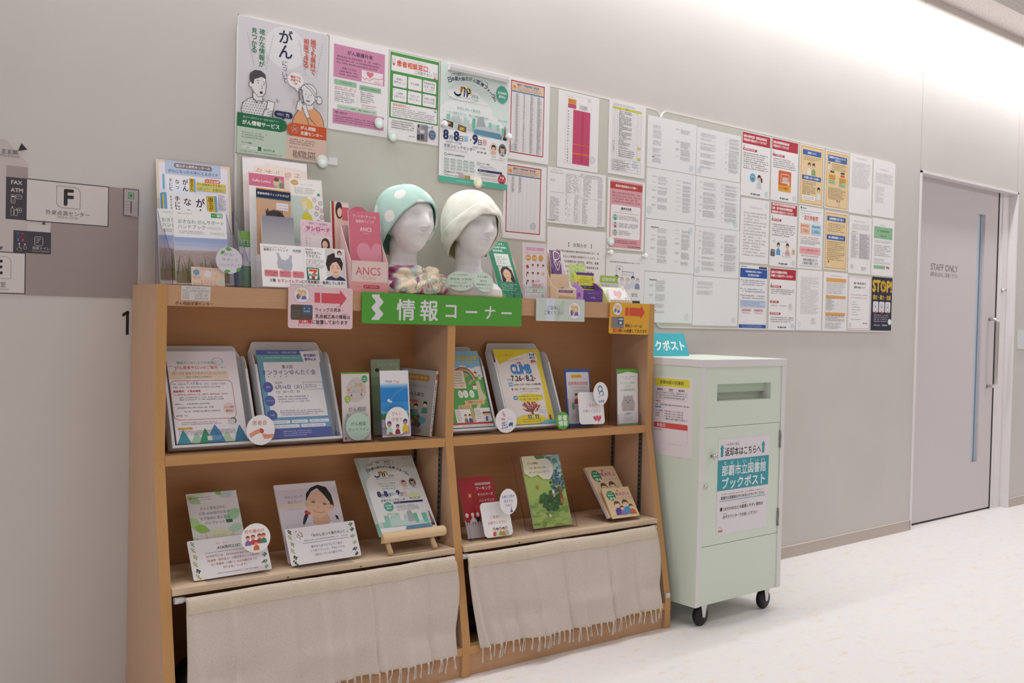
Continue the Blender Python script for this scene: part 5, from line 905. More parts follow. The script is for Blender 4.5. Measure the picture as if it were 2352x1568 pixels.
# --- clear stepped rack by the floor map, with guide books
t = thing('brochure_rack', 'clear stepped brochure rack on the end of the bookshelf top beside the floor map', 'brochure rack', at(-1.909, .134, TOPZ))
for w_, h in ((0, .09), (.058, .16), (.1222, .215)): pane(t, .002, .207, w_, .002, h, 8)
for x in (0, .207): cheek(t, x, [(0, .002), (.148, .002), (.15, .225), (.14, .22), (.1, .16), (.08, .16), (.03, .10), (.012, .10)])
MB().box((0, 0, 0), (.209, .15, .002), M_ACR).build('floor_plate', t)
def d_guide(s):
    s.r(0, 0, 227, 297, '#e2d4bc'); s.r(8, 8, 219, 297, '#ece6ee', 6); s.r(28, 2, 196, 40, '#b9c9e4'); s.ln([(28, 40)]+[(28+6*i, 40+(2 if i % 2 else 0)) for i in range(29)]+[(196, 40), (196, 2), (28, 2), (28, 40)], .8, '#7d95bb'); s.r(54, 6, 170, 21, '#7d706e', 6); s.t('国立がん研究センターの', 60, 164, 13.5, '#e6dfe4', .03); s.t('がんになったら手にとるガイド', 36, 188, 31, '#3f4a60', .01)
    s.r(18, 44, 24, 90, '#79b3d6'); s.r(28, 46, 114, 100, '#f2eff4'); s.tv('がん', 86, 52, 92, '#2c2a30', .02, 19); s.tv('なっ', 62, 54, 90, '#2c2a30', .01, 14); s.tv('手にと', 42, 54, 92, '#2c2a30', .01, 10); s.r(98, 49, 113, 90, '#d9b53e'); s.tv('国立がん', 105.5, 51, 86, '#4a4020', .02, 9); s.r(113, 50, 117, 90, '#79b3d6')
    s.r(146, 46, 194, 60, '#d96a60', 6); s.t('リアルな声', 150, 190, 53, '#f8ece8', .03); s.r(120, 58, 212, 70, '#e3d465'); s.t('がん経験者の声を集めて', 122, 210, 64, '#6a5a2a', .01); s.r(120, 72, 212, 84, '#e3d465'); s.t('12年ぶり！全面改訂！', 122, 210, 78, '#6a5a2a', .01); s.g(186, 212, 92, 140, 12, INK, .6)
fsheet('guide', 'guide_poster', 'tall blue and cream guide poster behind the handbooks on the clear stepped rack', 'poster', d_guide, 227, 297, drop=.075)
def d_ganbook(s):
    s.r(0, 0, 164, 210, '#f0edf1'); s.r(0, 0, 13, 210, '#5ea7d4'); s.r(0, 6, 5, 60, '#d9b53e'); s.tv('がん', 113, 10, 74, '#262428', .02, 30); s.tv('なっ', 74, 10, 70, '#262428', .01, 24); s.tv('手にと', 44, 8, 62, '#262428', .01, 16); s.tv('普通の医療', 25, 8, 50, '#5a5658', 0, 6); s.r(133, 4, 158, 90, '#dcb83a'); s.fr(133, 4, 158, 90, .8, '#5a5040'); s.tv('国立がん', 145, 8, 62, '#4a4020', .02, 14); s.r(158, 2, 164, 90, '#5ea7d4')
fsheet('ganbook', 'guide_book', 'white guide book with bold black letters and a yellow label behind the handbooks', 'book', d_ganbook, 164, 210, t=.016, paper='#5ea7d4', edge='#5ea7d4', drop=.062, dz=-.006)
def d_hand(s):
    s.r(0, 0, 156, 82, '#f2f1f1'); s.g(14, 56, 6, 12, 1, '#7a767c', 0); s.r(111, 3, 146, 17, '#4f9a5c'); s.t('¥0', 128, 144, 10, '#e8f2e8', .02); s.t('TAKE FREE', 113, 126, 10, '#e8f2e8'); s.t('おきなわ がんサポート', 13, 148, 32, '#5d8a68', 0); s.t('ハンドブック', 13, 92, 47, '#5d8a68', 0); s.g(98, 148, 44, 52, 2, '#8aa08c', .2); s.g(14, 92, 58, 68, 2, '#a08a8a', .1); s.g(106, 150, 60, 68, 2, '#8a868c', .1)
    s.r(0, 78, 156, 118, '#9fb2da'); s.r(0, 92, 156, 118, '#b5bfdc'); s.r(0, 104, 156, 118, '#c6c8da'); s.r(0, 116, 156, 210, '#b7a5a0')
    rr = random.Random(3)
    for i in range(170): x, y = rr.random()*156, 118+rr.random()*60; s.e(x, y, 2.2, .9, rr.choice(['#c9b8b0', '#a3918e', '#d3c2b8']), n=6)
    s.r(0, 176, 156, 210, '#86775f')
    for i in range(44):
        x = rr.random()*156; y = 205-rr.random()*24; h = 22+rr.random()*44; d = (rr.random()-.5)*22; s.p([(x-1.6, y), (x+d*.4, y-h*.6), (x+d, y-h), (x+d*.4+1.6, y-h*.58), (x+1.8, y)], rr.choice(['#5f7a4a', '#6f8450', '#8a8a5a', '#4f6a42', '#8f6f52']))
GH = 'sea view handbooks in the clear stepped rack'
o = fsheet('hand1', 'handbook', 'white support handbook with a sea and grass photo, foremost in the clear rack', 'booklet', d_hand, 156, 210, t=.004)
copies(o, 2, .0075, 'sea and grass handbook directly behind the foremost one, only its edge showing', GH)
o2 = fsheet('hand4', 'handbook', 'sea and grass handbook in the clear rack, rearmost of its stack', 'booklet', d_hand, 156, 210, GH, t=.004, W=.156, drop=.012, dx=.006)
copies(o2, 3, -.013, 'sea and grass handbook between the foremost and rearmost ones, only its edge showing', GH)
def lf(s, x, y, l, a, c): a = math.radians(a); ux, uy = math.cos(a)*l, math.sin(a)*l; s.p([(x+ux*k-uy*.27*math.sin(math.pi*k**.8)*sg, y+uy*k+ux*.27*math.sin(math.pi*k**.8)*sg) for k, sg in ((0, 1), (.18, 1), (.38, 1), (.6, 1), (.8, 1), (1, 1), (.8, -1), (.6, -1), (.38, -1), (.18, -1))], c)
def d_ovhand(s):
    for x, y, l, a in ((18, 28, 22, -40), (36, 6, 26, 10), (30, 94, 26, -10), (76, 90, 24, -40)): lf(s, x, y, l, a, '#69a850')
    s.t('がん', 30, 66, 28, '#8f8aa8', 0, 13); s.t('サポート', 22, 84, 48, '#8f8aa8', 0, 12); s.t('ハンドブック', 12, 92, 68, '#8f8aa8', 0, 12)
oval('ovtag', 'oval white tag edged with green leaves standing before the sea and grass handbooks', d_ovhand, paper='#dcd9e2', stalk=.035, dz=.0)
def d_peach(s):
    s.r(0, 0, 97, 53, '#f2d5c0'); s.t('よみきかせありがとう', 14, 86, 5, '#d98a6a'); s.e(14, 16, 9, 8, '#5aa6c8'); s.g(8, 20, 12, 20, 2, '#e6f0f6', 0); s.g(5, 28, 26, 34, 3, '#b5705a', .2); s.t('￥５０００', 26, 70, 41, '#e08a7a', .01); s.g(5, 76, 46, 51, 1, '#5aa06a', 0); s.r(80, 34, 94, 46, '#c9dfcf'); s.e(47, 19, 11, 10, '#f0ece8'); s.e(72, 24, 6, 5, '#ead77a')
fsheet('card', 'price_card', 'small peach card in a clear stand at the foot of the sea and grass handbooks', 'card', d_peach, 97, 53, t=.003, paper='#f2d5c0', edge='#e6e4ea', dy=-.008)
# --- second group: wig and hat leaflets behind the white shop sign
t = thing('brochure_rack', 'clear stepped brochure rack behind the white sign with the shop logo', 'brochure rack', at(-1.665, .172, TOPZ))
for w_, h in ((0, .08), (.042, .15), (.112, .24)): pane(t, .002, .298, w_, .002, h, 8)
for x in (0, .298): cheek(t, x, [(0, .002), (.135, .002), (.15, .235), (.14, .235), (.10, .19), (.07, .15), (.02, .08), (.01, .08)])
MB().box((0, 0, 0), (.3, .15, .002), M_ACR).build('floor_plate', t)
def d_towel(s):
    s.r(0, 0, 240, 297, '#f0e4e0'); s.p([(0, 0), (240, 0), (240, 26), (90, 14), (0, 60)], '#f4eef0'); s.p([(40, 26), (150, 18), (240, 40), (240, 110), (40, 120)], '#f3e6da')
    for i, ch in enumerate('タオル帽子'): s.t(ch, 46+36*i, 70+36*i, 48-(3 if i < 3 else 0), '#e39a9a', 0)
o = fsheet('towel', 'flyer', 'large cream flyer with pink towel hat lettering, rearmost behind the shop sign', 'flyer', d_towel, 240, 297, t=.001, drop=.118, W=.22, roll=-.2)
def d_raffia(s):
    s.r(0, 4, 118, 44, '#d8758f'); s.t('Raffia Lumica', 12, 72, 26, '#f8e6ec', .01); s.e(96, 28, 16, 16, '#c9b9a4'); s.e(92, 24, 8, 10, '#e8c9b0'); s.e(92, 16, 9, 7, '#7a5a44'); s.e(108, 34, 7, 9, '#6f9a5c'); s.r(0, 44, 118, 210, '#f3f1f0')
fsheet('raffia', 'leaflet', 'white leaflet with a rose pink band behind the wig catalogue', 'leaflet', d_raffia, 118, 210, t=.004, drop=.155)
def d_gl(s): s.r(0, 0, 30, 40, '#86b85a'); s.r(0, 40, 30, 60, '#4f9a52'); s.g(2, 28, 30, 80, 6, '#e8f0e4', .3); s.r(0, 80, 30, 110, '#dfe0ea'); s.r(0, 130, 30, 210, '#5f9a62')
L['glf'] = (*(SH @ Vector((-1.655, .270, TOPZ+.002))), -2.1486, 8, 0, .10, .175)
fsheet('glf', 'leaflet', 'green and white leaflet mostly hidden behind the wig catalogue', 'leaflet', d_gl, 30, 210, t=.004, dy=.003)
def d_wig(s):
    s.r(0, 0, 115, 5, '#e8a060'); s.r(0, 4, 115, 30, '#1f2a44'); s.t('医療用男性ウィッグカタログ', 5, 110, 17, '#eceaf0', .02); s.r(0, 30, 115, 210, '#d3aa8a'); s.r(0, 30, 115, 33, '#4f7a8a'); s.r(66, 42, 106, 64, '#f4eaf2'); s.t('フェンサータイム', 68, 104, 49, '#7a3a8a', .02); s.t('アデランス六本木', 68, 104, 58, '#a03a6a', .02)
    s.e(62, 96, 34, 30, '#4a4348', 180, 360); s.r(28, 96, 96, 116, '#524a50')
    rr = random.Random(9)
    for i in range(40): x = 32+rr.random()*62; s.ln([(x, 80+rr.random()*10), (x+rr.random()*10-5, 62+rr.random()*12)], 1.1, '#3a3438')
    s.r(30, 116, 94, 130, '#cfa282')
fsheet('wigcat', 'catalogue', 'wig catalogue with a navy heading over a tan photo of dark hair', 'catalogue', d_wig, 115, 210, t=.004, drop=.10)
def d_lady(s):
    s.r(0, 0, 114, 58, '#f4f1ec', 0); s.fr(3, 3, 111, 56, .8, '#e2c9a4', 6); s.e(18, 14, 13, 9, '#d9a860'); s.g(10, 26, 10, 18, 1, '#f6ecd8', 0); s.t('リルファーシャンプー', 36, 84, 18, '#8a868c'); s.g(16, 90, 28, 50, 4, '#8a868c', .2); s.p([(96, 44), (104, 44), (106, 53), (94, 53)], '#4fa88a')
    s.r(0, 58, 114, 210, '#c9d6ce'); s.p([(58, 58), (114, 58), (114, 210), (70, 210), (62, 130)], '#f1eeec'); s.p([(40, 66), (60, 62), (76, 74), (78, 92), (66, 98), (50, 88), (42, 96), (38, 78)], '#e8d87a'); s.p([(40, 74), (56, 72), (58, 96), (46, 104), (40, 94)], '#f0dcc4'); s.p([(38, 116), (56, 106), (70, 118), (78, 150), (36, 156)], '#dcd33e')
    for i, (x, y) in enumerate(((84, 66), (104, 76), (92, 92), (108, 100), (88, 112), (106, 122), (94, 138))): s.ring(x, y, 6, 6, 1.6, ('#e8a0a8', '#8ab8c0', '#d87a8a')[i % 3]); s.e(x, y, 2, 2, '#e8a0a8')
fsheet('lady', 'leaflet', 'white and grey green leaflet with a fair haired woman in yellow', 'leaflet', d_lady, 114, 210, t=.004, drop=.15)
def d_grey(s):
    for i in range(12): s.r(0, i*8, 105, i*8+8.2, '#%02x%02x%02x' % (146+i*5, 146+i*5, 158+i*4))
    s.r(0, 92, 105, 150, '#f2f0f1'); s.t('私のお悩み、ご相談は', 24, 96, 98, '#4a4650', .02)
fsheet('grey', 'leaflet', 'grey fading leaflet standing directly behind the shop sign', 'leaflet', d_grey, 105, 150, t=.004, drop=.07)
def d_sun(s):
    s.r(0, 0, 109, 150, '#f0d3e0'); rr = random.Random(6)
    for i in range(60): s.e(rr.random()*109, rr.random()*56, 2.4, 2.4, rr.choice(['#f6e4ec', '#e8b9d0']), n=7)
    s.t('医療用ウィッグ専門美容室', 28, 90, 9, '#8a4a6a'); s.t('サンロード', 18, 100, 26, '#cf4a8a', .03); s.r(0, 48, 109, 150, '#ecdfe2'); s.tv('医療用ウィッグ', 18, 54, 110, '#cf6a9a', 0, 6); s.tv('トータルケア', 30, 54, 104, '#cf6a9a', 0, 5)
    s.e(84, 72, 15, 19, '#4a342c'); s.r(70, 70, 99, 98, '#4a342c', 6); s.e(82, 74, 9.5, 12, '#eec4a8'); s.e(84, 62, 12, 7, '#4a342c', 180, 360); s.p([(68, 104), (76, 94), (92, 94), (104, 104)], '#e6d27a'); s.ln([(78, 80), (86, 80)], 1.2, '#c8605a')
fsheet('sunroad', 'leaflet', 'pink salon leaflet with a smiling long haired woman', 'leaflet', d_sun, 109, 150, t=.003, drop=.07)
def d_seven(s):
    s.t('MediCure メディキュア', 10, 82, 9, '#55505a'); s.t('脇高きハーフトップ', 10, 88, 17, '#4a4650', .02); s.t('GUNZE', 104, 132, 15, '#2f4f98', .03); s.r(106, 20, 130, 21, '#c0392b'); s.ln([(140, 4), (140, 96)], .5, '#cfcbd0')
    s.p([(50, 24), (58, 26), (64, 44), (78, 48), (90, 40), (94, 30), (101, 32), (98, 46), (100, 62), (96, 78), (74, 80), (52, 72), (50, 56), (54, 44)], '#b9bac6'); s.ln([(54, 44), (64, 60), (98, 62)], .8, '#9fa0ae'); s.ln([(52, 68), (96, 73)], 1, '#9fa0ae')
    for i, q in enumerate(('高品質で着脱|かんたん着心地', '胸あたりが|やさしい', '着脱しやすい|ソフト')):
        x = (8, 56, 98)[i]; s.r(x, 80, x+(44, 38, 38)[i], 100, '#e0848c', 4); a, b_ = q.split('|'); s.t(a, x+5, x+(39, 33, 33)[i], 87, '#6a2a34'); s.t(b_, x+8, x+(36, 30, 30)[i], 94, '#6a2a34')
    s.t('医療用帽子', 146, 172, 8, '#5a565f'); s.t('毛付きぼうし', 146, 200, 18, '#5a565f', .01); s.t('「ラピス」', 150, 192, 29, '#5a565f', .01); s.g(146, 208, 38, 66, 5, '#8a868e', .3)
    s.r(214, 2, 278, 100, '#d8d2d0'); s.p([(206, 102), (218, 92), (232, 88), (258, 88), (272, 94), (278, 102)], '#27375e'); s.p([(236, 76), (252, 76), (256, 90), (244, 96), (232, 90)], '#e6b79c'); s.e(243, 60, 19, 25, '#eec6ac'); s.p([(218, 72), (212, 50), (220, 24), (240, 14), (262, 22), (272, 46), (266, 72), (260, 56), (250, 42), (236, 46), (226, 58), (224, 74)], '#33262a'); s.e(236, 62, 2.2, 1.6, '#2c2024'); s.e(252, 62, 2.2, 1.6, '#2c2024'); s.ln([(231, 56), (239, 55)], 1.2, '#3a2c2e'); s.ln([(248, 55), (256, 56)], 1.2, '#3a2c2e'); s.ln([(238, 76), (250, 76)], 1.8, '#c8564e'); s.ln([(244, 64), (243, 70)], .9, '#d89a80')
    s.r(246, 2, 274, 28, '#e6e2e4'); s.e(262, 14, 8, 9, '#4a3a38'); s.e(262, 17, 5, 6, '#e8bfa4')
    s.r(146, 66, 187, 104, '#1f6a4c'); s.p([(149, 69), (184, 69), (180, 101), (153, 101)], '#f2eff0'); s.p([(153, 71), (181, 71), (181, 77), (172, 86), (163, 86), (170, 78), (153, 78)], '#e2572e'); s.r(161, 92, 172, 101, '#c8302c'); s.r(150, 85, 183, 92, '#f2eff0'); s.t('ELEVEN', 152, 181, 88.5, '#1f6a4c', .05)
    s.t('２階 ', 24, 42, 111, '#3a3640', .02); s.t('セブン-イレブン', 48, 124, 111, '#c8384a', .02); s.t('にて見本展示・販売しています！', 126, 272, 111, '#3a3640', .02); s.g(84, 200, 119, 125, 1, '#6a666e', 0)
fsheet('seven', 'sign_card', 'white sign with wig photo and convenience store logo on the bookshelf top', 'sign', d_seven, 281, 131, t=.0025, edge='#dcd8de', dy=-.006, roll=-.2)
# --- pink wig brochure box
M_PK = ink('#efc9c9', .4, name='pale_pink_card'); t = thing('brochure_box', 'pale pink cardboard brochure box lettered ANCS', 'brochure box', at(-1.348, .138, TOPZ))
for x in (0, .133): MB().prism([(0, 0), (.075, 0), (.075, .212), (.005, .10), (0, .10)], (0, .002), M_PK, lambda p, x=x: (x+p[2], p[0], p[1])).build('side_wall', t)
MB().box((.002, .073, 0), (.133, .075, .215), M_PK).build('back_wall', t); MB().box((.002, .002, 0), (.133, .073, .002), M_PK).build('floor_plate', t)
s = Sheet(.135, .10, 135, 100, .0018, '#efd6cf'); s.r(0, 66, 135, 100, '#e9a3a3'); s.t('ANCS', 16, 106, 32, '#d8707a', .005, 25); s.t('アンクス', 38, 88, 55, '#d8808a'); s.r(44, 76, 104, 87, '#c63a54', 5); s.t('AI アートネイチャー', 48, 100, 81.5, '#f6e6ea', .03); s.g(14, 40, 79, 85, 1, '#d8808a', 0)
s.build('front_wall', t, Matrix(((1, 0, 0, .0005), (0, 0, -1, 0), (0, 1, 0, 0), (0, 0, 0, 1))))
def d_ancs(s): s.r(0, 0, 128, 260, '#d97488'); s.t('アートネイチャーの', 18, 112, 18, '#f6dfe4', .01); s.t('医療用ウィッグ', 30, 104, 34, '#f6dfe4', .01); s.t('ANCS', 44, 92, 60, '#f8e8ec', .01); s.t('アンクス', 56, 80, 73, '#f6dfe4'); s.heart(84, 146, 58, '#e69aac'); s.r(0, 236, 128, 260, '#d97488')
o = fsheet('ancsbro', 'brochure', 'deep pink wig brochure with a pale heart, foremost in the pale pink box', 'brochure', d_ancs, 128, 260, t=.003, W=.114, H=.258, dy=-.052, dx=.014, roll=.4, dz=-.004)
copies(o, 3, .0055, 'deep pink wig brochure behind the foremost one in the pale pink box', 'deep pink brochures in the pale pink box')
def d_cat(s): s.r(0, 0, 100, 290, '#e8ccc0'); s.r(0, 0, 14, 290, '#a8402f'); s.e(44, 28, 22, 28, '#33262a'); s.e(46, 32, 14, 18, '#eec6ac'); s.p([(30, 18), (46, 10), (62, 18), (60, 24), (46, 18), (32, 30)], '#33262a'); s.r(60, 4, 100, 60, '#f0dad6'); s.r(60, 16, 100, 60, '#d86a80')
fsheet('ancscat', 'catalogue', 'catalogue with a dark haired woman on its cover behind the deep pink brochures', 'catalogue', d_cat, 100, 290, t=.008, W=.062, H=.29, roll=-1, dy=-.053, dz=-.016)
s = Sheet(.08, .29, 80, 290, .001, '#d86a80'); s.v.clear(); s.f.clear(); s.m.clear(); s.sm.clear(); s.prism([(0, 0), (.08, 0), (.08, .25)]+[(.04+.04*math.cos(math.radians(a)), .25+.036*math.sin(math.radians(a))) for a in range(15, 180, 15)]+[(0, .25)], (-.001, 0), '#d86a80'); s.t('40', 4, 26, 27, '#f4dfe2', .04, 16); s.t('ANCSのご紹介', 26, 74, 32, '#f4dfe2', .01)
tag(s.build('backing_card', None, at(-1.30, .225, TOPZ) @ Matrix.Rotation(math.radians(90-7), 4, 'X')), 'rose backing card with a rounded top behind the pink wig brochures', 'card')
# --- mannequin heads
M_FOAM = noisy('white_foam', '#efeceb', '#e9e6e6', (1, 1, 1), 60, .55)
def sm(a, b, x): x = max(0, min(1, (x-a)/(b-a))); return x*x*(3-2*x)
G = lambda x, c, w_: math.exp(-((x-c)/w_)**2)
BUST = [(0, .118, .088, 0), (.008, .126, .092, 0), (.03, .122, .09, 0), (.048, .104, .08, .002), (.064, .072, .062, .006), (.084, .053, .050, .012), (.11, .046, .046, .016), (.14, .045, .047, .018), (.17, .046, .05, .016), (.20, .044, .05, .01), (.24, .02, .02, 0)]
def lerp_rows(rows, z):
    for a, b in zip(rows, rows[1:]):
        if z <= b[0]: k = (z-a[0])/(b[0]-a[0]); return [a[i]+(b[i]-a[i])*k for i in range(1, 4)]
    return rows[-1][1:]
def head_r(z, ph):                                               # ph 0 faces the room (local -y)
    cx, cyv = math.sin(ph), -math.cos(ph)
    rx, ry, oy = lerp_rows(BUST, z); A = (cx/rx)**2+(cyv/ry)**2; B = -2*cyv*oy/ry**2; C_ = (oy/ry)**2-1; r = (-B+math.sqrt(max(0, B*B-4*A*C_)))/(2*A)
    zc, rz = .253, (.117 if z < .253 else .108); e_ = abs((z-zc)/rz); q = 1-e_**(2.7 if z < zc else 2)
    if q > 0:
        q = q**.5; jaw = .74+.26*sm(.14, .25, z); hx, hy, of = .075*jaw*q, .094*q, -.012
        A = (cx/hx)**2+(cyv/hy)**2; B = -2*cyv*of/hy**2; C_ = (of/hy)**2-1; dsc = B*B-4*A*C_
        if dsc > 0:
            h = (-B+math.sqrt(dsc))/(2*A)
            if z < .215: k_ = .006; m_ = max(h, r); back = sm(1.2, 2.0, abs((ph+math.pi) % (2*math.pi)-math.pi)); r = m_*(1-back)+(max(r, h*(sm(.15, .215, z))))*back+k_*.5*math.exp(-abs(h-r)/k_)
            else: r = h
    p = (ph+math.pi) % (2*math.pi)-math.pi
    if z > .13:
        d = .029*G(p, 0, .12)*(sm(.275, .228, z) if z > .222 else sm(.212, .222, z)) + .004*G(p, 0, .2)*G(z, .272, .02)
        d -= .011*(G(p, .36, .17)+G(p, -.36, .17))*G(z, .260, .014); d += .0042*(G(p, .38, .11)+G(p, -.38, .11))*G(z, .256, .008); d += .003*(G(p, .35, .2)+G(p, -.35, .2))*G(z, .281, .009)
        d += .006*G(p, 0, .22)*G(z, .2035, .0045)+.0065*G(p, 0, .18)*G(z, .193, .005)-.003*G(p, 0, .26)*G(z, .198, .0022); d += .009*G(p, 0, .28)*G(z, .158, .014)-.004*G(p, 0, .3)*G(z, .178, .007); d += .004*(G(p, .62, .25)+G(p, -.62, .25))*G(z, .226, .02); d += .004*(G(p, .12, .07)+G(p, -.12, .07))*G(z, .222, .006)
        r += d
    return r
def mannequin(s_, w_, rz, label):
    t = tag(MB().grid(lambda u, v: (0, 0, 0), 1, 1, M_FOAM).build('mannequin_head', None, at(s_, w_, TOPZ) @ Matrix.Rotation(rz, 4, 'Z')), label, 'mannequin head')
    zs = [i/149 for i in range(150)]; b = MB()
    def f(u, v): z = .3595*(v if v < .7 else .7+.3*math.sin((v-.7)/.3*math.pi/2)); r = head_r(z, u*2*math.pi) if z > .0005 else .0; r = max(r, .0005); return (r*math.sin(u*2*math.pi), -r*math.cos(u*2*math.pi), z)
    b.grid(f, 128, 170, M_FOAM, cu=True); me = bpy.data.meshes.new('mannequin_head'); me.from_pydata(b.v, [], b.f); me.materials.append(M_FOAM); me.polygons.foreach_set('use_smooth', [True]*len(b.f)); t.data = me; return t
mannequin(-1.092, .229, .05, 'white foam mannequin head wearing the mint dotted cap and floral scarf')
mannequin(-.825, .229, -.02, 'white foam mannequin head with bare shoulders wearing the cream patterned cap')
def cap(s_, w_, rz, mat_, matin, zf, zs, zb_, top, label, seed, cuff=None, name='cap'):
    t = thing(name, label, 'hat', at(s_, w_, TOPZ) @ Matrix.Rotation(rz, 4, 'Z')); rr = random.Random(seed); ph = [rr.random()*6.28 for _ in range(8)]
    cz = .256; rzu, rzl = top-cz, .165; rx, oy = .093, .010
    def brim(p):
        p = abs((p+math.pi) % (2*math.pi)-math.pi); T = ((0, zf), (.35, zf-.002), (.75, zf-.032), (1.1, zf-.075), (1.45, zs), (1.9, zs-.032), (2.5, zb_+.006), (3.1416, zb_))
        for (a, c), (d, e) in zip(T, T[1:]):
            if p <= d+1e-6: return c+(e-c)*(p-a)/(d-a)
        return zb_
    def pos(u, v, ex=0, lim=None):
        p = u*2*math.pi; z0 = brim(p)
        th0 = math.acos(max(-.97, min(.97, (z0-cz)/(rzu if z0 > cz else rzl)))); th = th0*(1-v) if lim is None else th0-lim*v
        c, s1 = math.cos(th), math.sin(th); ry = .098+.027*(1+math.cos(p))/2; k = 1+ex+.014*math.sin(3*p+ph[0]+4*v)*s1+.013*math.sin(7*p+ph[1]-5*v)*s1+.009*math.sin(13*p+ph[2]+9*v)*s1
        x = rx*s1*math.sin(p)*k; y = oy-ry*s1*math.cos(p)*k; z = cz+(rzu if c > 0 else rzl)*c*(1+.01*math.sin(5*p+ph[3]))
        bk = G(p, math.pi*1.05, .55)*G(th, 1.0, .35); y += .016*bk; z += .020*bk; sd = (G(p, 1.9, .5)+G(p, 4.4, .5))*G(th, .8, .4); x += .006*math.sin(p)*sd; z += .004*sd
        return (x, y, z)
    o = MB().grid(lambda u, v: pos(u, v), 120, 44, mat_, cu=True).build('crown', t); m = o.modifiers.new('solid', 'SOLIDIFY'); m.thickness = .006; m.offset = 1; o.data.materials.append(matin); m.material_offset = 0; m.use_rim = True
    inn = MB().grid(lambda u, v: pos(u, v*.55+.012, -.012), 100, 24, matin, cu=True).build('lining', t)
    if cuff: o = MB().grid(lambda u, v: pos(u, v, .075+.02*math.sin(math.pi*v), cuff), 120, 10, mat_, cu=True).build('cuff', t); solid(o, .004, 1)
    return t
def dots_mat():
    m, nt, b = nodes('mint_towelling', .95, .05); v = coords(nt, (1, 1, 1)); prev = None; rr = random.Random(12); pts = []
    while len(pts) < 26:
        p, c = rr.random()*6.283, rr.random()*1.9-.95; q = (.096*math.sqrt(1-c*c)*math.sin(p), .010-.115*math.sqrt(1-c*c)*math.cos(p), .256+.115*c)
        if all(sum((i-j)**2 for i, j in zip(q, k)) > .054**2 for k in pts): pts.append(q)
    for q in pts:
        d = nd(nt, 'ShaderNodeVectorMath', operation='DISTANCE'); nt.links.new(v, d.inputs[0]); d.inputs[1].default_value = q
        if prev is None: prev = d.outputs['Value']
        else: mn = nd(nt, 'ShaderNodeMath', operation='MINIMUM'); nt.links.new(prev, mn.inputs[0]); nt.links.new(d.outputs['Value'], mn.inputs[1]); prev = mn.outputs[0]
    sc = nd(nt, 'ShaderNodeMath', operation='MULTIPLY'); sc.inputs[1].default_value = 20; nt.links.new(prev, sc.inputs[0])
    r = ramp(nt, sc.outputs[0], [(.36, '#f4f4f2'), (.44, '#bfe0d6')]); n = nd(nt, 'ShaderNodeTexNoise', Scale=420, Detail=2); nt.links.new(v, n.inputs['Vector'])
    bp = nd(nt, 'ShaderNodeBump', Strength=.35, Distance=.002); nt.links.new(n.outputs[0], bp.inputs['Height']); nt.links.new(bp.outputs[0], b.inputs['Normal']); nt.links.new(r.outputs[0], b.inputs['Base Color']); return m
def cream_mat():
    m, nt, b = nodes('cream_towelling', .95, .05); v = coords(nt, (1, 1, 1)); n = nd(nt, 'ShaderNodeTexNoise', Scale=26, Detail=5, Roughness=.65); nt.links.new(v, n.inputs['Vector'])
    r = ramp(nt, n.outputs[0], [(.34, '#dfe6cf'), (.46, '#f3f1e8'), (.60, '#f3f0e6'), (.70, '#f1e4b4')]); n2 = nd(nt, 'ShaderNodeTexNoise', Scale=400, Detail=2); nt.links.new(v, n2.inputs['Vector'])
    bp = nd(nt, 'ShaderNodeBump', Strength=.35, Distance=.002); nt.links.new(n2.outputs[0], bp.inputs['Height']); nt.links.new(bp.outputs[0], b.inputs['Normal']); nt.links.new(r.outputs[0], b.inputs['Base Color']); return m
cap(-1.092, .229, .05, dots_mat(), ink('#a4d8c8', .95, name='mint_lining'), .303, .185, .135, .366, 'mint green towelling cap with large white dots', 2)
cap(-.825, .229, -.02, cream_mat(), ink('#ece0b4', .95, name='cream_lining'), .286, .180, .140, .374, 'cream towelling cap with a faint yellow and green pattern and a turned cuff', 8, .42)
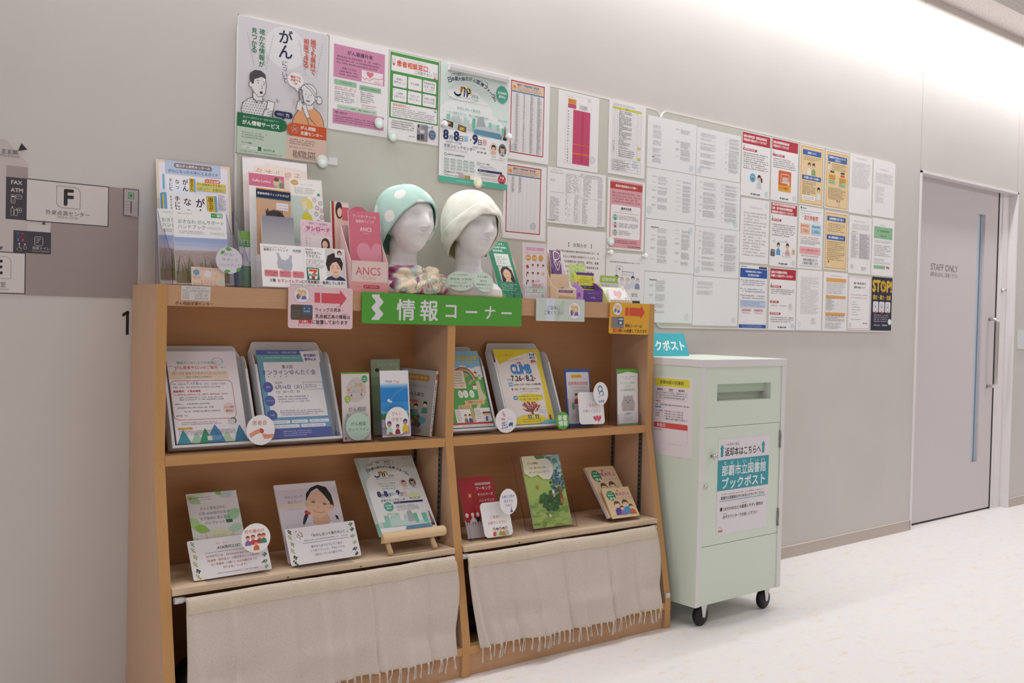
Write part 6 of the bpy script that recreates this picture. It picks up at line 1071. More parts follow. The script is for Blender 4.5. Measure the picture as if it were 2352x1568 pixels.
def scarf():
    m, nt, b = nodes('floral_scarf', .55, .3); v = coords(nt, (1, 1, 1)); n = nd(nt, 'ShaderNodeTexNoise', Scale=9, Detail=2, Distortion=.8); nt.links.new(v, n.inputs['Vector'])
    r = ramp(nt, n.outputs[0], [(.33, '#8a3a62'), (.40, '#b0688c'), (.43, '#a9c4c2'), (.46, '#eadcc8'), (.56, '#ead6b8'), (.59, '#7fae9e'), (.62, '#e6c6b4'), (.67, '#a05878')]); r.color_ramp.interpolation = 'LINEAR'; nt.links.new(r.outputs[0], b.inputs['Base Color'])
    q = MB(); rr = random.Random(5)
    def loop(a, c, z, tilt, r0, seed, tw):
        p = [random.Random(seed+i).random()*6.28 for i in range(6)]
        def f(u, v):
            th = u*2*math.pi; ps = v*2*math.pi+tw*th; rad = r0*(1+.22*math.sin(2*th+p[0])+.10*math.sin(5*th+p[1])); fold = 1+.18*math.cos(3*ps+p[2])+.07*math.cos(7*ps+2*th+p[3])
            d = rad*fold; px_ = (a+d*math.cos(ps))*math.sin(th); py_ = -(c+d*math.cos(ps))*math.cos(th); return (px_, py_, max(.001, z+tilt*math.cos(th+p[4])+d*.95*math.sin(ps)))
        q.grid(f, 96, 40, m, cu=True, cv=True)
    loop(.086, .072, .033, .004, .032, 1, 1); loop(.066, .060, .070, .010, .026, 7, 0)
    def lobe(cx, cyv, cz, rx, ry, rz, rot, seed):
        p = [random.Random(seed+i).random()*6.28 for i in range(4)]
        def f(u, v):
            th = u*2*math.pi; ph = v*math.pi; k = 1+.14*math.sin(3*th+4*ph+p[0])+.10*math.sin(7*th+p[1])*math.sin(ph); x, y, z = rx*math.sin(ph)*math.cos(th)*k, ry*math.sin(ph)*math.sin(th)*k, rz*math.cos(ph)*k
            return (cx+x*math.cos(rot)-y*math.sin(rot), cyv+x*math.sin(rot)+y*math.cos(rot), max(.001, cz+z))
        q.grid(f, 48, 24, m, cu=True)
    lobe(.03, -.088, .034, .060, .026, .033, .25, 3); lobe(.100, -.055, .036, .038, .026, .034, .7, 9); lobe(-.05, -.085, .026, .046, .022, .026, -.3, 15); lobe(.06, -.06, .066, .05, .024, .028, .5, 21)
    tag(q.build('scarf', None, at(-1.092, .229, TOPZ)), 'cream and plum floral scarf wound round the neck of the mint capped head', 'scarf')
scarf()
for key, x, sx, q in (('a', -.937, -.102, ('男・女性用医療用', '男性用･女性用', 'ウィッグ', '販売しています')), ('b', -.828, -.0, ('タオル帽子', '配布中', '看護相談窓口まで', 'お声かけください'))):
    def d_t(s, q=q):
        for i, tx in enumerate(q): wd = min(76, 11*len(tx)) if not (i == 0 and key == 'a') else 50; s.t(tx, 50-wd/2, 50+wd/2, (18 if key == 'a' else 24)+18*i+(4 if i else 0), '#7d9a88', .02)
    c_ = SH @ Vector((-.918 if key == 'a' else -.834, .158 if key == 'a' else .1345, 1.309)); y_ = -30 if key == 'a' else 4; f = frame(*c_, SD+y_, 14) @ Vector((-.046, -.035, 0)); L['tg'+key] = (f.x, f.y, f.z, SD+y_, 14, 0, .096 if key == 'a' else .09, .07)
    oval('tg'+key, 'oval pale green tag on the bare mannequin shoulder, '+('nearer the floral scarf' if key == 'a' else 'nearer the green leaflets'), d_t, paper='#cfe0d2', group='oval tags on the mannequin shoulders')
# --- green leaflets with a portrait
def d_grnb(s):
    s.r(0, 0, 100, 229, '#2f8a68'); s.t('入、します。', 20, 78, 12, '#dff0e6', .02); s.t('外来治療の書籍に', 16, 88, 26, '#dff0e6', .02); s.t('髪型表紙。', 20, 66, 40, '#dff0e6', .02); s.r(20, 52, 86, 102, '#dfe9e2'); s.g(28, 78, 62, 96, 4, '#7a8a80', .3)
    s.r(24, 104, 88, 166, '#dcd6d2'); s.p([(28, 166), (30, 122), (44, 106), (66, 104), (82, 118), (88, 166)], '#242024'); s.e(56, 134, 18, 24, '#e9b99c'); s.p([(42, 166), (48, 150), (64, 150), (72, 166)], '#e9b99c'); s.p([(38, 132), (40, 114), (56, 108), (72, 114), (75, 132), (68, 120), (56, 114), (46, 120)], '#242024'); s.e(49, 134, 2, 1.2, '#2a2024'); s.e(64, 134, 2, 1.2, '#2a2024'); s.ln([(51, 148), (61, 148)], 1.8, '#c25a50'); s.ln([(57, 136), (56, 142)], .8, '#cf9a7e')
    s.g(14, 92, 172, 204, 4, '#d4ecd8', .2); s.g(50, 92, 210, 216, 1, '#e8d89a', 0); s.e(10, 220, 14, 10, '#4fae5c'); s.e(80, 226, 16, 8, '#3f9a50')
fsheet('greenbro', 'leaflet', 'green leaflet with a dark haired woman in a frame beside the cream capped head', 'leaflet', d_grnb, 100, 229, t=.004, dx=.006)
s = Sheet(.056, .245, 90, 245, .0015, '#eeecec'); s.r(2, 16, 60, 92, '#f3f2f0'); s.p([(4, 20), (50, 20), (62, 88), (4, 88)], '#7cc24a'); s.p([(4, 60), (58, 60), (62, 88), (4, 88)], '#58a848'); s.t('ケア', 20, 46, 72, '#eef6e8', .03); s.g(66, 86, 40, 84, 4, '#8a868e', .5)
tag(s.build('card', None, at(-.724, .295, TOPZ) @ Matrix.Rotation(math.radians(90-10), 4, 'X')), 'white card with a bright green panel behind the cream capped head', 'card')
s = Sheet(.10, .19, 100, 190, .002, '#e9e8ea'); s.v.clear(); s.f.clear(); s.m.clear(); s.sm.clear(); s.prism([(0, 0), (.1, 0)]+[(.05+.05*math.cos(math.radians(a)), .10+.085*math.sin(math.radians(a))) for a in range(0, 181, 12)], (-.002, 0), '#e9e8ea'); s.r(0, 130, 100, 190, '#5aa070')
rr = random.Random(2)
for i in range(40): s.e(30+rr.random()*66, 132+rr.random()*50, 4, 4, rr.choice(['#4f9a60', '#3f8a58', '#7ab88a']), n=7)
s.e(74, 84, 9, 12, '#f4f3f2'); s.p([(60, 128), (66, 100), (84, 98), (92, 128)], '#f4f3f2'); s.ring(74, 84, 9, 12, .8, '#cfcdd0'); s.e(90, 66, 3, 1.4, '#7ab8b0')
tag(s.build('display_card', None, at(-.655, .302, TOPZ) @ Matrix.Rotation(math.radians(90-6), 4, 'X')), 'white arched display card behind the green portrait leaflet', 'card')
# --- pink counselling leaflets in a low clear holder
def d_kok(s):
    s.r(0, 0, 109, 201, '#f0e4ea'); s.fr(5, 8, 104, 196, .7, '#e0a8c0', 4); s.p([(12, 16), (98, 16), (94, 22), (98, 28), (12, 28), (16, 22)], '#e3a8c4'); s.g(34, 76, 18, 26, 1, '#f8eef2', 0); s.t('お困りごとはありますか？', 8, 100, 36, '#cf7a9a')
    for i, x in enumerate((24, 52, 82)): s.e(x, 54, 12, 12, '#d89a34'); s.ring(x, 54, 9, 9, 1, '#f4e4c0'); s.t(('病気', '仕事', 'くらし')[i], x-7, x+7, 54, '#f8ecd0', .03)
    cs = ('#c63a4a', '#4a3434', '#2c2426', '#3a3034', '#2a2428', '#2c2426', '#3a2c2a', '#d8a890', '#2a2428', '#4a3a38')
    for i in range(10):
        x, y = 20+24*(i % 4), 76+29*(i//4)
        if i == 0: s.p([(x+9*math.cos(a*.698)*(1 if a % 2 else .6), y+10+9*math.sin(a*.698)*(1 if a % 2 else .6)) for a in range(9)], '#c63a4a')
        else: s.person(x, y, 24, cs[i], '#eee', body=False); 
        if i in (4, 8): s.r(x-6, y+6, x-3.5, y+17, cs[i], 1)
    s.t('心の', 54, 76, 136, '#d88a94'); s.t('相談窓口', 40, 92, 152, '#d88a94'); s.r(12, 158, 100, 178, '#d8ead8'); s.t('SOS', 42, 62, 172, '#c8485a', .02); s.g(24, 90, 158, 164, 1, INK, 0); s.r(16, 180, 98, 200, '#eef0f0'); s.g(20, 60, 184, 196, 3, '#d07a90', .3); s.r(82, 184, 94, 196, '#c3c0e2')
o = fsheet('kokoro', 'leaflet', 'pink counselling leaflet with rows of small faces, foremost in its clear holder', 'leaflet', d_kok, 109, 201, t=.002, dz=-.004, roll=.5)
copies(o, 4, .009, 'pink counselling leaflet behind the foremost one, only its edge showing', 'pink counselling leaflets')
pocket('low clear holder around the pink counselling leaflets', -.655, .134, TOPZ, .118, .058, .10, .05, 3)
# --- cream leaflet dispenser with purple leaflets
M_CRM = ink('#ecd2b4', .5, name='cream_card'); M_CRW = ink('#f0ebee', .5, name='inner_card'); t = thing('leaflet_dispenser', 'cream card dispenser holding one tall purple leaflet', 'leaflet dispenser', at(-.50, .138, TOPZ))
cu_ = [(0, 0), (.10, 0), (.115, .185), (.09, .19), (.055, .10), (.03, .055), (.0, .045)]
MB().prism(cu_, (0, .002), M_CRM, lambda p: (p[2], p[0], p[1])).build('side_wall', t); MB().prism(cu_, (.092, .094), M_CRW, lambda p: (p[2], p[0], p[1])).build('side_wall', t)
s = Sheet(.09, .045, 90, 45, .002, '#efd6ba'); s.r(6, 6, 76, 16, '#8a5a86'); s.g(12, 70, 8, 14, 1, '#e8dcd0', 0); s.p([(4, 24), (86, 30), (86, 45), (4, 45)], '#e8bf94'); s.build('front_wall', t, Matrix(((1, 0, 0, .002), (0, 0, -1, 0), (0, 1, 0, 0), (0, 0, 0, 1))))
MB().prism([(.002, .04), (.092, .055), (.092, .10), (.002, .098)], (.040, .042), M_CRM, lambda p: (p[0], p[2], p[1])).build('inner_flap', t); MB().box((.002, .098, 0), (.092, .10, .18), M_CRM).build('back_wall', t); MB().box((.002, .002, 0), (.092, .098, .002), M_CRM).build('floor_plate', t)
def d_dv(s):
    s.r(0, 0, 59, 180, '#7a5a98'); s.r(0, 0, 10, 180, '#5f3f80'); s.tv('配偶者からの暴力', 5.5, 4, 70, '#e0d4ea', .02, 6); s.t('D', 20, 46, 20, '#f4e6ec', .09); s.t('D', 22, 44, 20, '#6a2a4a', .02); s.t('V', 20, 48, 58, '#f4e6ec', .09); s.t('V', 22, 46, 58, '#6a2a4a', .02); s.g(14, 52, 86, 100, 3, '#9a82b4', 0)
fsheet('dvleaf', 'leaflet', 'tall purple leaflet lettered DV in the cream dispenser', 'leaflet', d_dv, 59, 106, t=.003, drop=.076, dz=-.002)
# --- purple card box with yellow cards
M_PUR = ink('#6f4a92', .45, name='purple_card'); M_LIL = ink('#b98fd0', .45, name='lilac_card'); t = thing('card_box', 'purple card box with lilac side holding yellow cards', 'card box', at(-.372, .138, TOPZ))
sp = [(0, 0), (.06, 0), (.06, .062), (.052, .072), (.04, .072), (.018, .058), (0, .046)]
o = MB().prism(sp, (0, .002), M_LIL, lambda p: (p[2], p[0], p[1])); o.lathe([(.008, -.0003), (.008, .0003)], '#8a5aa8', 20, lambda p: (p[2]-.0003, .022+p[0], .026+p[1])); o.build('side_wall', t)
MB().prism(sp, (.098, .1), M_PUR, lambda p: (p[2], p[0], p[1])).build('side_wall', t); MB().box((.002, .058, 0), (.098, .06, .06), M_PUR).build('back_wall', t); MB().box((.002, .002, 0), (.098, .058, .002), M_PUR).build('floor_plate', t)
s = Sheet(.096, .044, 96, 44, .002, '#6f4a92'); s.r(0, 8, 96, 44, '#6a4590'); s.t('ご自由にお取りください', 20, 80, 12, '#b79ccc'); s.t('女性相談', 36, 60, 28, '#c8b4d8', .02); s.build('front_wall', t, Matrix(((1, 0, 0, .002), (0, 0, -1, 0), (0, 1, 0, 0), (0, 0, 0, 1))))
def d_yc(s):
    s.r(0, 0, 92, 10, '#56348a'); s.r(0, 10, 92, 50, '#dcd84e'); s.t('大切なあなたへ', 26, 58, 18, '#6a682a'); s.g(14, 72, 24, 40, 4, '#6a682a', .1); s.ln([(80, 16), (84, 24), (78, 30)], 1.6, '#5a4a2a'); s.ln([(84, 16), (80, 24), (86, 30)], 1.6, '#5a4a2a'); s.e(84, 43, 6, 6, '#d87a5a'); s.e(90, 46, 5, 4, '#b83a3a'); s.e(4, 42, 5, 5, '#c8564a'); s.r(4, 50, 92, 62, '#2a2444'); s.t('ひとりで悩んでいませんか', 14, 86, 56, '#d8d4e4')
fsheet('yelcard', 'card', 'yellow card with a purple top edge in the purple card box', 'card', d_yc, 92, 50, t=.012, paper='#dcd84e', drop=.055, roll=0, dz=-.006, W=.09, dx=.002)
def d_gc(s):
    s.r(0, 0, 82, 120, '#cfe29a'); rr = random.Random(8)
    for i in range(26): s.e(rr.random()*82, rr.random()*50, 7, 5, rr.choice(['#c0da88', '#dcebb4', '#b2d27a']), n=9)
    s.r(26, 30, 34, 46, '#3f8a48'); s.r(42, 34, 80, 60, '#e6eed0')
fsheet('grncard', 'card', 'light green leaf patterned card behind the purple card box', 'card', d_gc, 82, 120, t=.001, drop=.025)
t = thing('card_holder', 'pale lime card holder at the bookshelf end above the yellow sign', 'card holder', at(-.232, .138, TOPZ)); M_LIM = ink('#dbe69a', .4, name='lime_card'); M_LIW = ink('#eeeee2', .4, name='lime_white_card')
sp = [(0, 0), (.085, 0), (.085, .07), (.06, .066), (.0, .0)]
for x, m in ((0, M_LIM), (.118, M_LIW)): MB().prism([(0, 0), (.09, 0), (.098, .075), (.06, .07), (.012, .012)], (0, .002), m, lambda p, x=x: (x+p[2], p[0], p[1])).build('side_wall', t)
MB().box((.002, .088, 0), (.118, .09, .075), M_LIM).build('back_wall', t); MB().box((.002, .002, 0), (.118, .088, .002), M_LIW).build('floor_plate', t); MB().box((.002, .0, 0), (.118, .002, .012), M_LIW).build('front_wall', t)
pane_ = MB().box((.004, 0, 0), (.114, .002, .065), M_LIW).build('inner_flap', t, Matrix.Translation((0, .03, .002)) @ Matrix.Rotation(-math.radians(25), 4, 'X'))
def d_pl(s): s.r(0, 0, 96, 28, '#a9cf5a', 3); [s.e(20+18*i, 14, 9, 7, '#e8f2d0') for i in range(4)]; s.g(14, 82, 10, 18, 1, '#9ab86a', .2); s.r(0, 28, 96, 100, '#eceaea'); s.g(8, 60, 34, 50, 2, '#a09ca4', .2)
fsheet('palelab', 'card', 'white card with a lime green cloud label standing in the lime holder', 'card', d_pl, 96, 28, t=.001, drop=.07, roll=0, dz=-.002)
def d_pc(s):
    s.fr(2, 2, 93, 47, .6, '#e8c4cc', 2); s.heart(48, 20, 22, '#f0bcc0'); s.heart(48, 20, 16, '#f4cdd0'); s.g(28, 70, 10, 30, 4, '#d8848c', .3); s.g(18, 80, 36, 44, 2, '#c8a0a8', .3); s.e(84, 38, 5, 6, '#d8b8a8')
fsheet('pinkcard', 'card', 'white card with a pale pink heart lying in the lime holder', 'card', d_pc, 95, 49, t=.008, roll=0, dy=.004, dz=-.001)
# --- signs hung on the front of the top
FS = dict(tilt=0)
def couple(s, x, y, rx, ry):
    s.e(x, y, rx, ry, '#f1eef2'); s.ring(x, y, rx, ry, .8, '#8a88b0'); s.e(x-rx*.35, y-ry*.45, rx*.26, ry*.26, '#e8c88a'); s.e(x-rx*.4, y+ry*.2, rx*.3, ry*.36, '#c9a06a'); s.e(x-rx*.5, y+ry*.3, rx*.16, ry*.3, '#7a6aa8'); s.e(x+rx*.2, y-ry*.2, rx*.34, ry*.4, '#e6b66a'); s.e(x+rx*.18, y-ry*.1, rx*.2, ry*.26, '#f2d4bc'); s.p([(x-rx*.1, y+ry*.6), (x+rx*.05, y+ry*.15), (x+rx*.5, y+ry*.15), (x+rx*.62, y+ry*.55)], '#6a78c8')
def d_sp(s):
    s.r(0, 0, 217, 127, '#f0cfd4', 8); couple(s, 44, 26, 26, 24); s.r(86, 18, 105, 48, '#dc5a68'); s.p([(109, 18), (172, 18), (172, 6), (196, 32), (172, 60), (172, 49), (109, 49)], '#dc5a68'); s.r(8, 56, 80, 102, '#5f564c', 5); s.r(46, 56, 80, 86, '#4f6484', 5); s.g(50, 76, 62, 80, 2, '#dfe4ee', 0); s.g(12, 40, 70, 96, 3, '#857b70', .3)
    s.t('ウィッグの見本・', 88, 184, 69, '#3f3238', .02); s.t('乳房補正具の情報は', 90, 208, 90, '#3f3238', .02); s.t('窓口横', 34, 77, 106, '#cf3040', .03); s.t('に設置しております', 79, 200, 107, '#3f3238', .02)
    for q, x0, x1, y in (('みほん', 158, 174, 59), ('にゅうぼう', 88, 116, 80), ('ほせいぐ', 122, 146, 80), ('じょうほう', 172, 202, 80), ('まどぐち', 32, 56, 117), ('よこ', 62, 74, 117), ('せっち', 96, 114, 117)): s.t(q, x0, x1, y, '#c9868e')
fsheet('signpink', 'hanging_sign', 'pink sign with a red arrow hung on the bookshelf front', 'sign', d_sp, 217, 127, t=.0015, paper='#f0cfd4', rad=.008, dz=.0015, roll=-.3)
def d_sg(s):
    s.r(0, 0, 641, 100, '#55a63c', 5); w_ = []
    P = [(56+7*math.cos((y-6)/38*2*math.pi+2.2), y) for y in [7+i*1.4 for i in range(59)]]; s.p([(x-14, y) for x, y in P]+[(x+14, y) for x, y in P[::-1]], '#e6e3e8')
    for q, x0, x1 in (('情', 128, 196), ('報', 218, 286)): s.t(q, x0, x1, 53, '#e6e3e8', .02)
    s.t('コ', 318, 360, 54, '#e6e3e8', .02); s.t('ー', 400, 446, 54, '#e6e3e8', .02); s.t('ナ', 480, 524, 54, '#e6e3e8', .02); s.t('ー', 552, 596, 54, '#e6e3e8', .02)
fsheet('signgreen', 'hanging_sign', 'long bright green sign with white lettering across the bookshelf front', 'sign', d_sg, 641, 100, t=.002, paper='#55a63c', rad=.005, dz=.0015, roll=-.1)
def d_sl(s): s.r(0, 0, 233, 83, '#d2ded4', 3); s.p([(44, 0), (92, 0), (84, 20), (90, 50), (84, 83), (42, 83), (50, 40)], '#dfe6f2'); s.p([(120, 10), (138, 4), (130, 50), (100, 80), (92, 60)], '#c6d4c6'); s.t('ご自由に', 52, 112, 34, '#6a6a7a', .01); s.t('ご覧ください', 38, 128, 52, '#6a6a7a', .01); couple(s, 184, 43, 31, 32)
fsheet('signpale', 'hanging_sign', 'pale green sign with a small round picture of two people on the bookshelf front', 'sign', d_sl, 233, 83, t=.0015, paper='#d2ded4', rad=.003, dz=.0015, roll=.1)
def d_sy(s):
    s.r(0, 0, 214, 121, '#e8ae38', 7); couple(s, 40, 26, 24, 24); s.r(82, 18, 100, 50, '#d9553a'); s.p([(104, 18), (166, 18), (166, 6), (188, 34), (166, 62), (166, 50), (104, 50)], '#d9553a'); s.r(10, 56, 76, 100, '#8a8480', 4); s.r(44, 56, 76, 86, '#4f6484', 4); s.r(48, 62, 72, 67, '#cfd8e8'); s.e(60, 78, 7, 5, '#dfe4ee')
    s.t('情報コーナーは', 84, 176, 89, '#4a3c28', .02); s.t('窓口横', 20, 64, 108, '#c83030', .03); s.t('にも設置しております', 66, 206, 108, '#4a3c28', .02)
    for q, x0, x1, y in (('じょうほう', 84, 110, 80), ('まどぐち', 20, 42, 117), ('よこ', 50, 62, 117), ('せっち', 98, 114, 117)): s.t(q, x0, x1, y, '#b5763a')
fsheet('signyel', 'hanging_sign', 'yellow orange sign with a red arrow at the end of the bookshelf front', 'sign', d_sy, 214, 121, t=.0015, paper='#e8ae38', rad=.007, dz=.0015)
# ---------------------------------------------------------------- upper compartments: flyer trays and leaflets
def tray(s_, w_, z, W, H, tilt, label, yaw=0, group='white plastic flyer trays'):
    """leaning open tray: back plate with a taller rounded head, low side walls, a foot and a front lip"""
    t = thing('flyer_tray', label, 'tray', at(s_, w_, z) @ Matrix.Rotation(math.radians(yaw), 4, 'Z') @ Matrix.Rotation(math.radians(90-tilt), 4, 'X'), group); d, th = .040, .0025; h2 = H*.885
    hd = [(0, .0025), (W, .0025), (W, h2)]+[(W-.012-.016+.016*math.cos(math.radians(a)), H-.016+.016*math.sin(math.radians(a))) for a in range(0, 91, 15)]+[(.012+.016+.016*math.cos(math.radians(a)), H-.016+.016*math.sin(math.radians(a))) for a in range(90, 181, 15)]+[(0, h2)]
    MB().prism(hd, (-d, -d+th), M_PLAST).build('back_plate', t)
    for x0, x1 in ((0, th), (W-th, W)):
        MB().prism([(-.001, .003), (-.001, h2-.05), (-.004, h2-.022), (-.012, h2-.006), (-d*.6, h2), (-d+th, h2), (-d+th, .003)], (x0, x1), M_PLAST, lambda p: (p[2], p[1], p[0])).build('side_wall', t)
    MB().box((0, .0, -d), (W, .0025, 0), M_PLAST).build('foot_wall', t)
    b = MB(); lip = .008
    for a0, a1, b0, b1 in ((0, 0, W, lip), (0, lip, lip, h2-.05), (W-lip, lip, W, h2-.05)): b.box((a0, a1, 0), (b0, b1, .002), M_PLAST)
    bevel(b.build('front_lip', t), .0015); return t
def d_salon(s):
    s.r(0, 0, 210, 297, '#f0eaee'); s.e(150, 34, 20, 12, '#e9e4ec'); s.ring(150, 34, 16, 12, 1, '#6a78c0'); s.ring(10, 58, 14, 9, 1, '#6a78c0'); s.t('電話がんのしようを気軽に', 28, 148, 38, '#8fae98', .02); s.t('がん患者サロンのご案内', 22, 148, 54, '#d8604a', .02); s.t('一緒です', 154, 176, 54, '#6a6aa0'); s.r(0, 66, 178, 92, '#ecd9c2'); s.t('【テーマ】自宅でできるリハビリについて', 12, 170, 73, '#a8704a', .01); s.t('【講師】作業療法士 医学療法士', 50, 128, 85, '#5a5040')
    s.fr(1, 97, 186, 222, 1.6, '#cf4a44', 16); s.t('日時：令和８年', 8, 46, 108, '#6a707a'); s.t('7', 50, 56, 105, '#5a78b8'); s.t('月', 60, 66, 107, '#6a707a'); s.t('16', 70, 84, 105, '#5a78b8'); s.t('日（木）14:00～15:30', 88, 166, 108, '#6a707a'); s.g(8, 150, 114, 122, 1, '#6a6a74', .1); s.t('開催場所：４階会議室', 8, 88, 131, '#cf3a44', .02); s.g(8, 170, 138, 146, 1, '#cf3a44', 0); s.g(22, 156, 148, 162, 2, '#6a6a74', .1); s.g(8, 112, 168, 176, 1, '#6a6a74', 0); s.g(14, 122, 180, 188, 1, '#6a6a74', 0); s.g(32, 142, 192, 200, 1, '#6a6a74', 0); s.g(8, 44, 205, 213, 1, '#6a6a74', 0)
    s.e(166, 190, 17, 18, '#e9cfc6'); s.t('マスク着用', 152, 180, 186, '#4a5ac0', .02); s.t('要申込', 156, 176, 198, '#d0303a', .03); s.g(20, 140, 228, 240, 2, '#8a868e', .1); s.r(158, 224, 180, 242, '#d6d2d8'); s.ring(174, 230, 8, 8, 2.4, '#2a2a30', -120, 60, 10)
    def drop(cx, top, w, c): s.p([(cx, top), (cx+w*.6, top+26), (cx+w, 297), (cx-w, 297), (cx-w*.6, top+26)], c)
    for cx, tp, w, c in ((60, 262, 24, '#a8d0b4'), (148, 262, 26, '#bcd8bc'), (22, 252, 20, '#4a9aa8'), (86, 250, 20, '#3f9a78'), (116, 240, 26, '#4a88b8'), (190, 244, 20, '#4a88a8')): drop(cx, tp, w, c)
    s.r(8, 246, 50, 254, '#e8bd6a'); s.t('患者サロンって何？', 10, 48, 250, '#5a4a2a', .02); s.g(10, 178, 256, 272, 3, '#4a5a5a', .15); s.r(90, 276, 104, 290, '#efe2d8'); s.g(106, 134, 276, 290, 3, '#dfe8f0', .2)
def d_yun(s):
    s.r(0, 0, 219, 287, '#6fa3c4'); s.r(0, 0, 219, 16, '#5d6aa8'); s.t('令和８年度　沖縄県委託事業', 36, 140, 8, '#c9d2ec'); s.r(0, 16, 219, 42, '#73b0b0'); s.g(14, 150, 20, 30, 1, '#c4dfe0', 0); s.p([(150, 4), (219, 0), (219, 42), (160, 42)], '#f1eef2'); s.t('参加無料', 162, 206, 18, '#5d4f98', .03); s.t('要申込み', 164, 206, 31, '#5d4f98', .03)
    s.r(18, 40, 214, 220, '#f1eef2'); s.t('第３回', 80, 116, 56, '#4a4a60', .02); s.t('オンラインゆんたく会', 8, 196, 74, '#5d6494', .01)
    for i in range(4): s.e(30+20*i, 88, 1.6, 1.6, '#4a4a60')
    for y in (122, 166, 212): s.e(22, y, 17, 17, '#5a68ac')
    s.t('日時', 16, 30, 122, '#c9d2ec'); s.t('お申込み', 10, 34, 166, '#c9d2ec'); s.t('対象', 16, 30, 212, '#c9d2ec'); s.t('2026年', 46, 72, 108, '#5a5a70'); s.t('6月16日（火）', 46, 138, 122, '#5d6494', .01); s.t('14：30～15：30', 48, 128, 138, '#6a6a84'); s.fr(144, 108, 212, 132, 1, '#6a6a84', 1); s.g(150, 196, 113, 127, 2, '#6a6a84', .1); s.p([(152, 132), (160, 132), (150, 138)], '#f1eef2'); s.g(50, 160, 150, 174, 3, '#5d6494', .1); s.g(50, 200, 196, 216, 3, '#5d6494', .1)
    s.r(0, 226, 219, 287, '#7fa8cc'); s.r(0, 256, 219, 287, '#5d68a8')
    for x0, x1, y in ((8, 78, 235), (84, 140, 235), (146, 214, 235), (10, 108, 249), (114, 200, 249)): s.r(x0, y-5, x1, y+5, '#eef0f6', 4); s.g(x0+6, x1-6, y-3, y+3, 1, '#6a74a0', 0)
    s.g(50, 150, 262, 282, 3, '#c4cdec', .2)
def d_work(s):
    s.r(0, 0, 210, 280, '#8fc0de'); s.t('治療と仕事の両立支援', 4, 200, 26, '#4a5a48', .05); s.t('治療と仕事の両立支援', 4, 200, 26, '#ecd94a', .02); s.t('しながら、あなたらしく働くために', 20, 176, 42, '#e2cf5a', .01)
    for c in ((196, 70, 30, 12), (150, 78, 40, 14), (180, 92, 40, 14), (120, 60, 16, 6)): s.e(*c, '#e9eef2')
    s.p([(0, 90), (60, 82), (130, 92), (210, 100), (210, 280), (0, 280)], '#58a852'); s.p([(110, 92), (140, 74), (170, 92)], '#9ac46a')
    for i, c in enumerate(('#c8505a', '#e0a04a', '#e8dc7a', '#6ab07a', '#6a7ac0')): s.ring(116, 116, 56-4*i, 54-4*i, 4, c, 190, 350, 16)
    s.p([(170, 112), (186, 112), (190, 150), (206, 176), (170, 200), (150, 240), (136, 280), (110, 280), (140, 220), (168, 176)], '#d9cfae'); s.p([(176, 76), (188, 84), (164, 84)], '#c8403c'); s.r(168, 84, 186, 94, '#e8dca0'); s.r(186, 96, 200, 108, '#e8dca0'); s.p([(184, 96), (193, 89), (202, 96)], '#5a9ac8')
    s.r(58, 70, 122, 142, '#9a7a5a', 2); s.r(61, 73, 119, 139, '#eadcc6', 2); s.g(64, 116, 78, 134, 6, '#4a4038', .3); s.r(88, 142, 94, 152, '#7a5a3a'); s.p([(120, 98), (132, 98), (126, 88)], '#d8a83a'); s.p([(134, 118), (152, 104), (156, 112), (138, 128)], '#c9a074'); s.r(150, 130, 168, 144, '#f0ece6'); s.p([(148, 130), (159, 122), (170, 130)], '#b83a3a')
    for x in (84, 108, 138): s.e(x, 160, 12, 14, '#eef2ea'); s.g(x-8, x+8, 154, 166, 2, '#6a8a6a', 0)
    s.p([(96, 184), (180, 180), (180, 176), (196, 190), (180, 204), (180, 198), (96, 200)], '#dfb88a'); s.t('労働者【メリット】', 110, 176, 190, '#6a4a2a', .02); s.p([(60, 200), (124, 198), (124, 212), (60, 212)], '#dfb88a'); s.t('【メリット】', 70, 112, 206, '#6a4a2a', .02); s.r(116, 212, 128, 262, '#cfa87a')
    s.r(40, 214, 114, 262, '#f0ece6', 2); s.r(132, 212, 208, 262, '#f0ece6', 2); s.g(44, 70, 218, 258, 6, '#5a5650', .2); s.g(136, 168, 216, 252, 6, '#5a5650', .3); s.person(86, 232, 30, '#6a5a50', '#8a7a5a'); s.person(106, 232, 30, '#5a3a34', '#3a5aa0')
    for i, (x, c) in enumerate(((176, '#e8d8d8'), (188, '#4a6ab0'), (200, '#e4e0d8'))): s.person(x, 226, 34, '#4a3a34', c)
    s.r(0, 264, 210, 270, '#d0304a'); s.r(0, 270, 210, 280, '#ecebea'); s.g(60, 200, 271, 279, 2, '#8a5a64', .1)
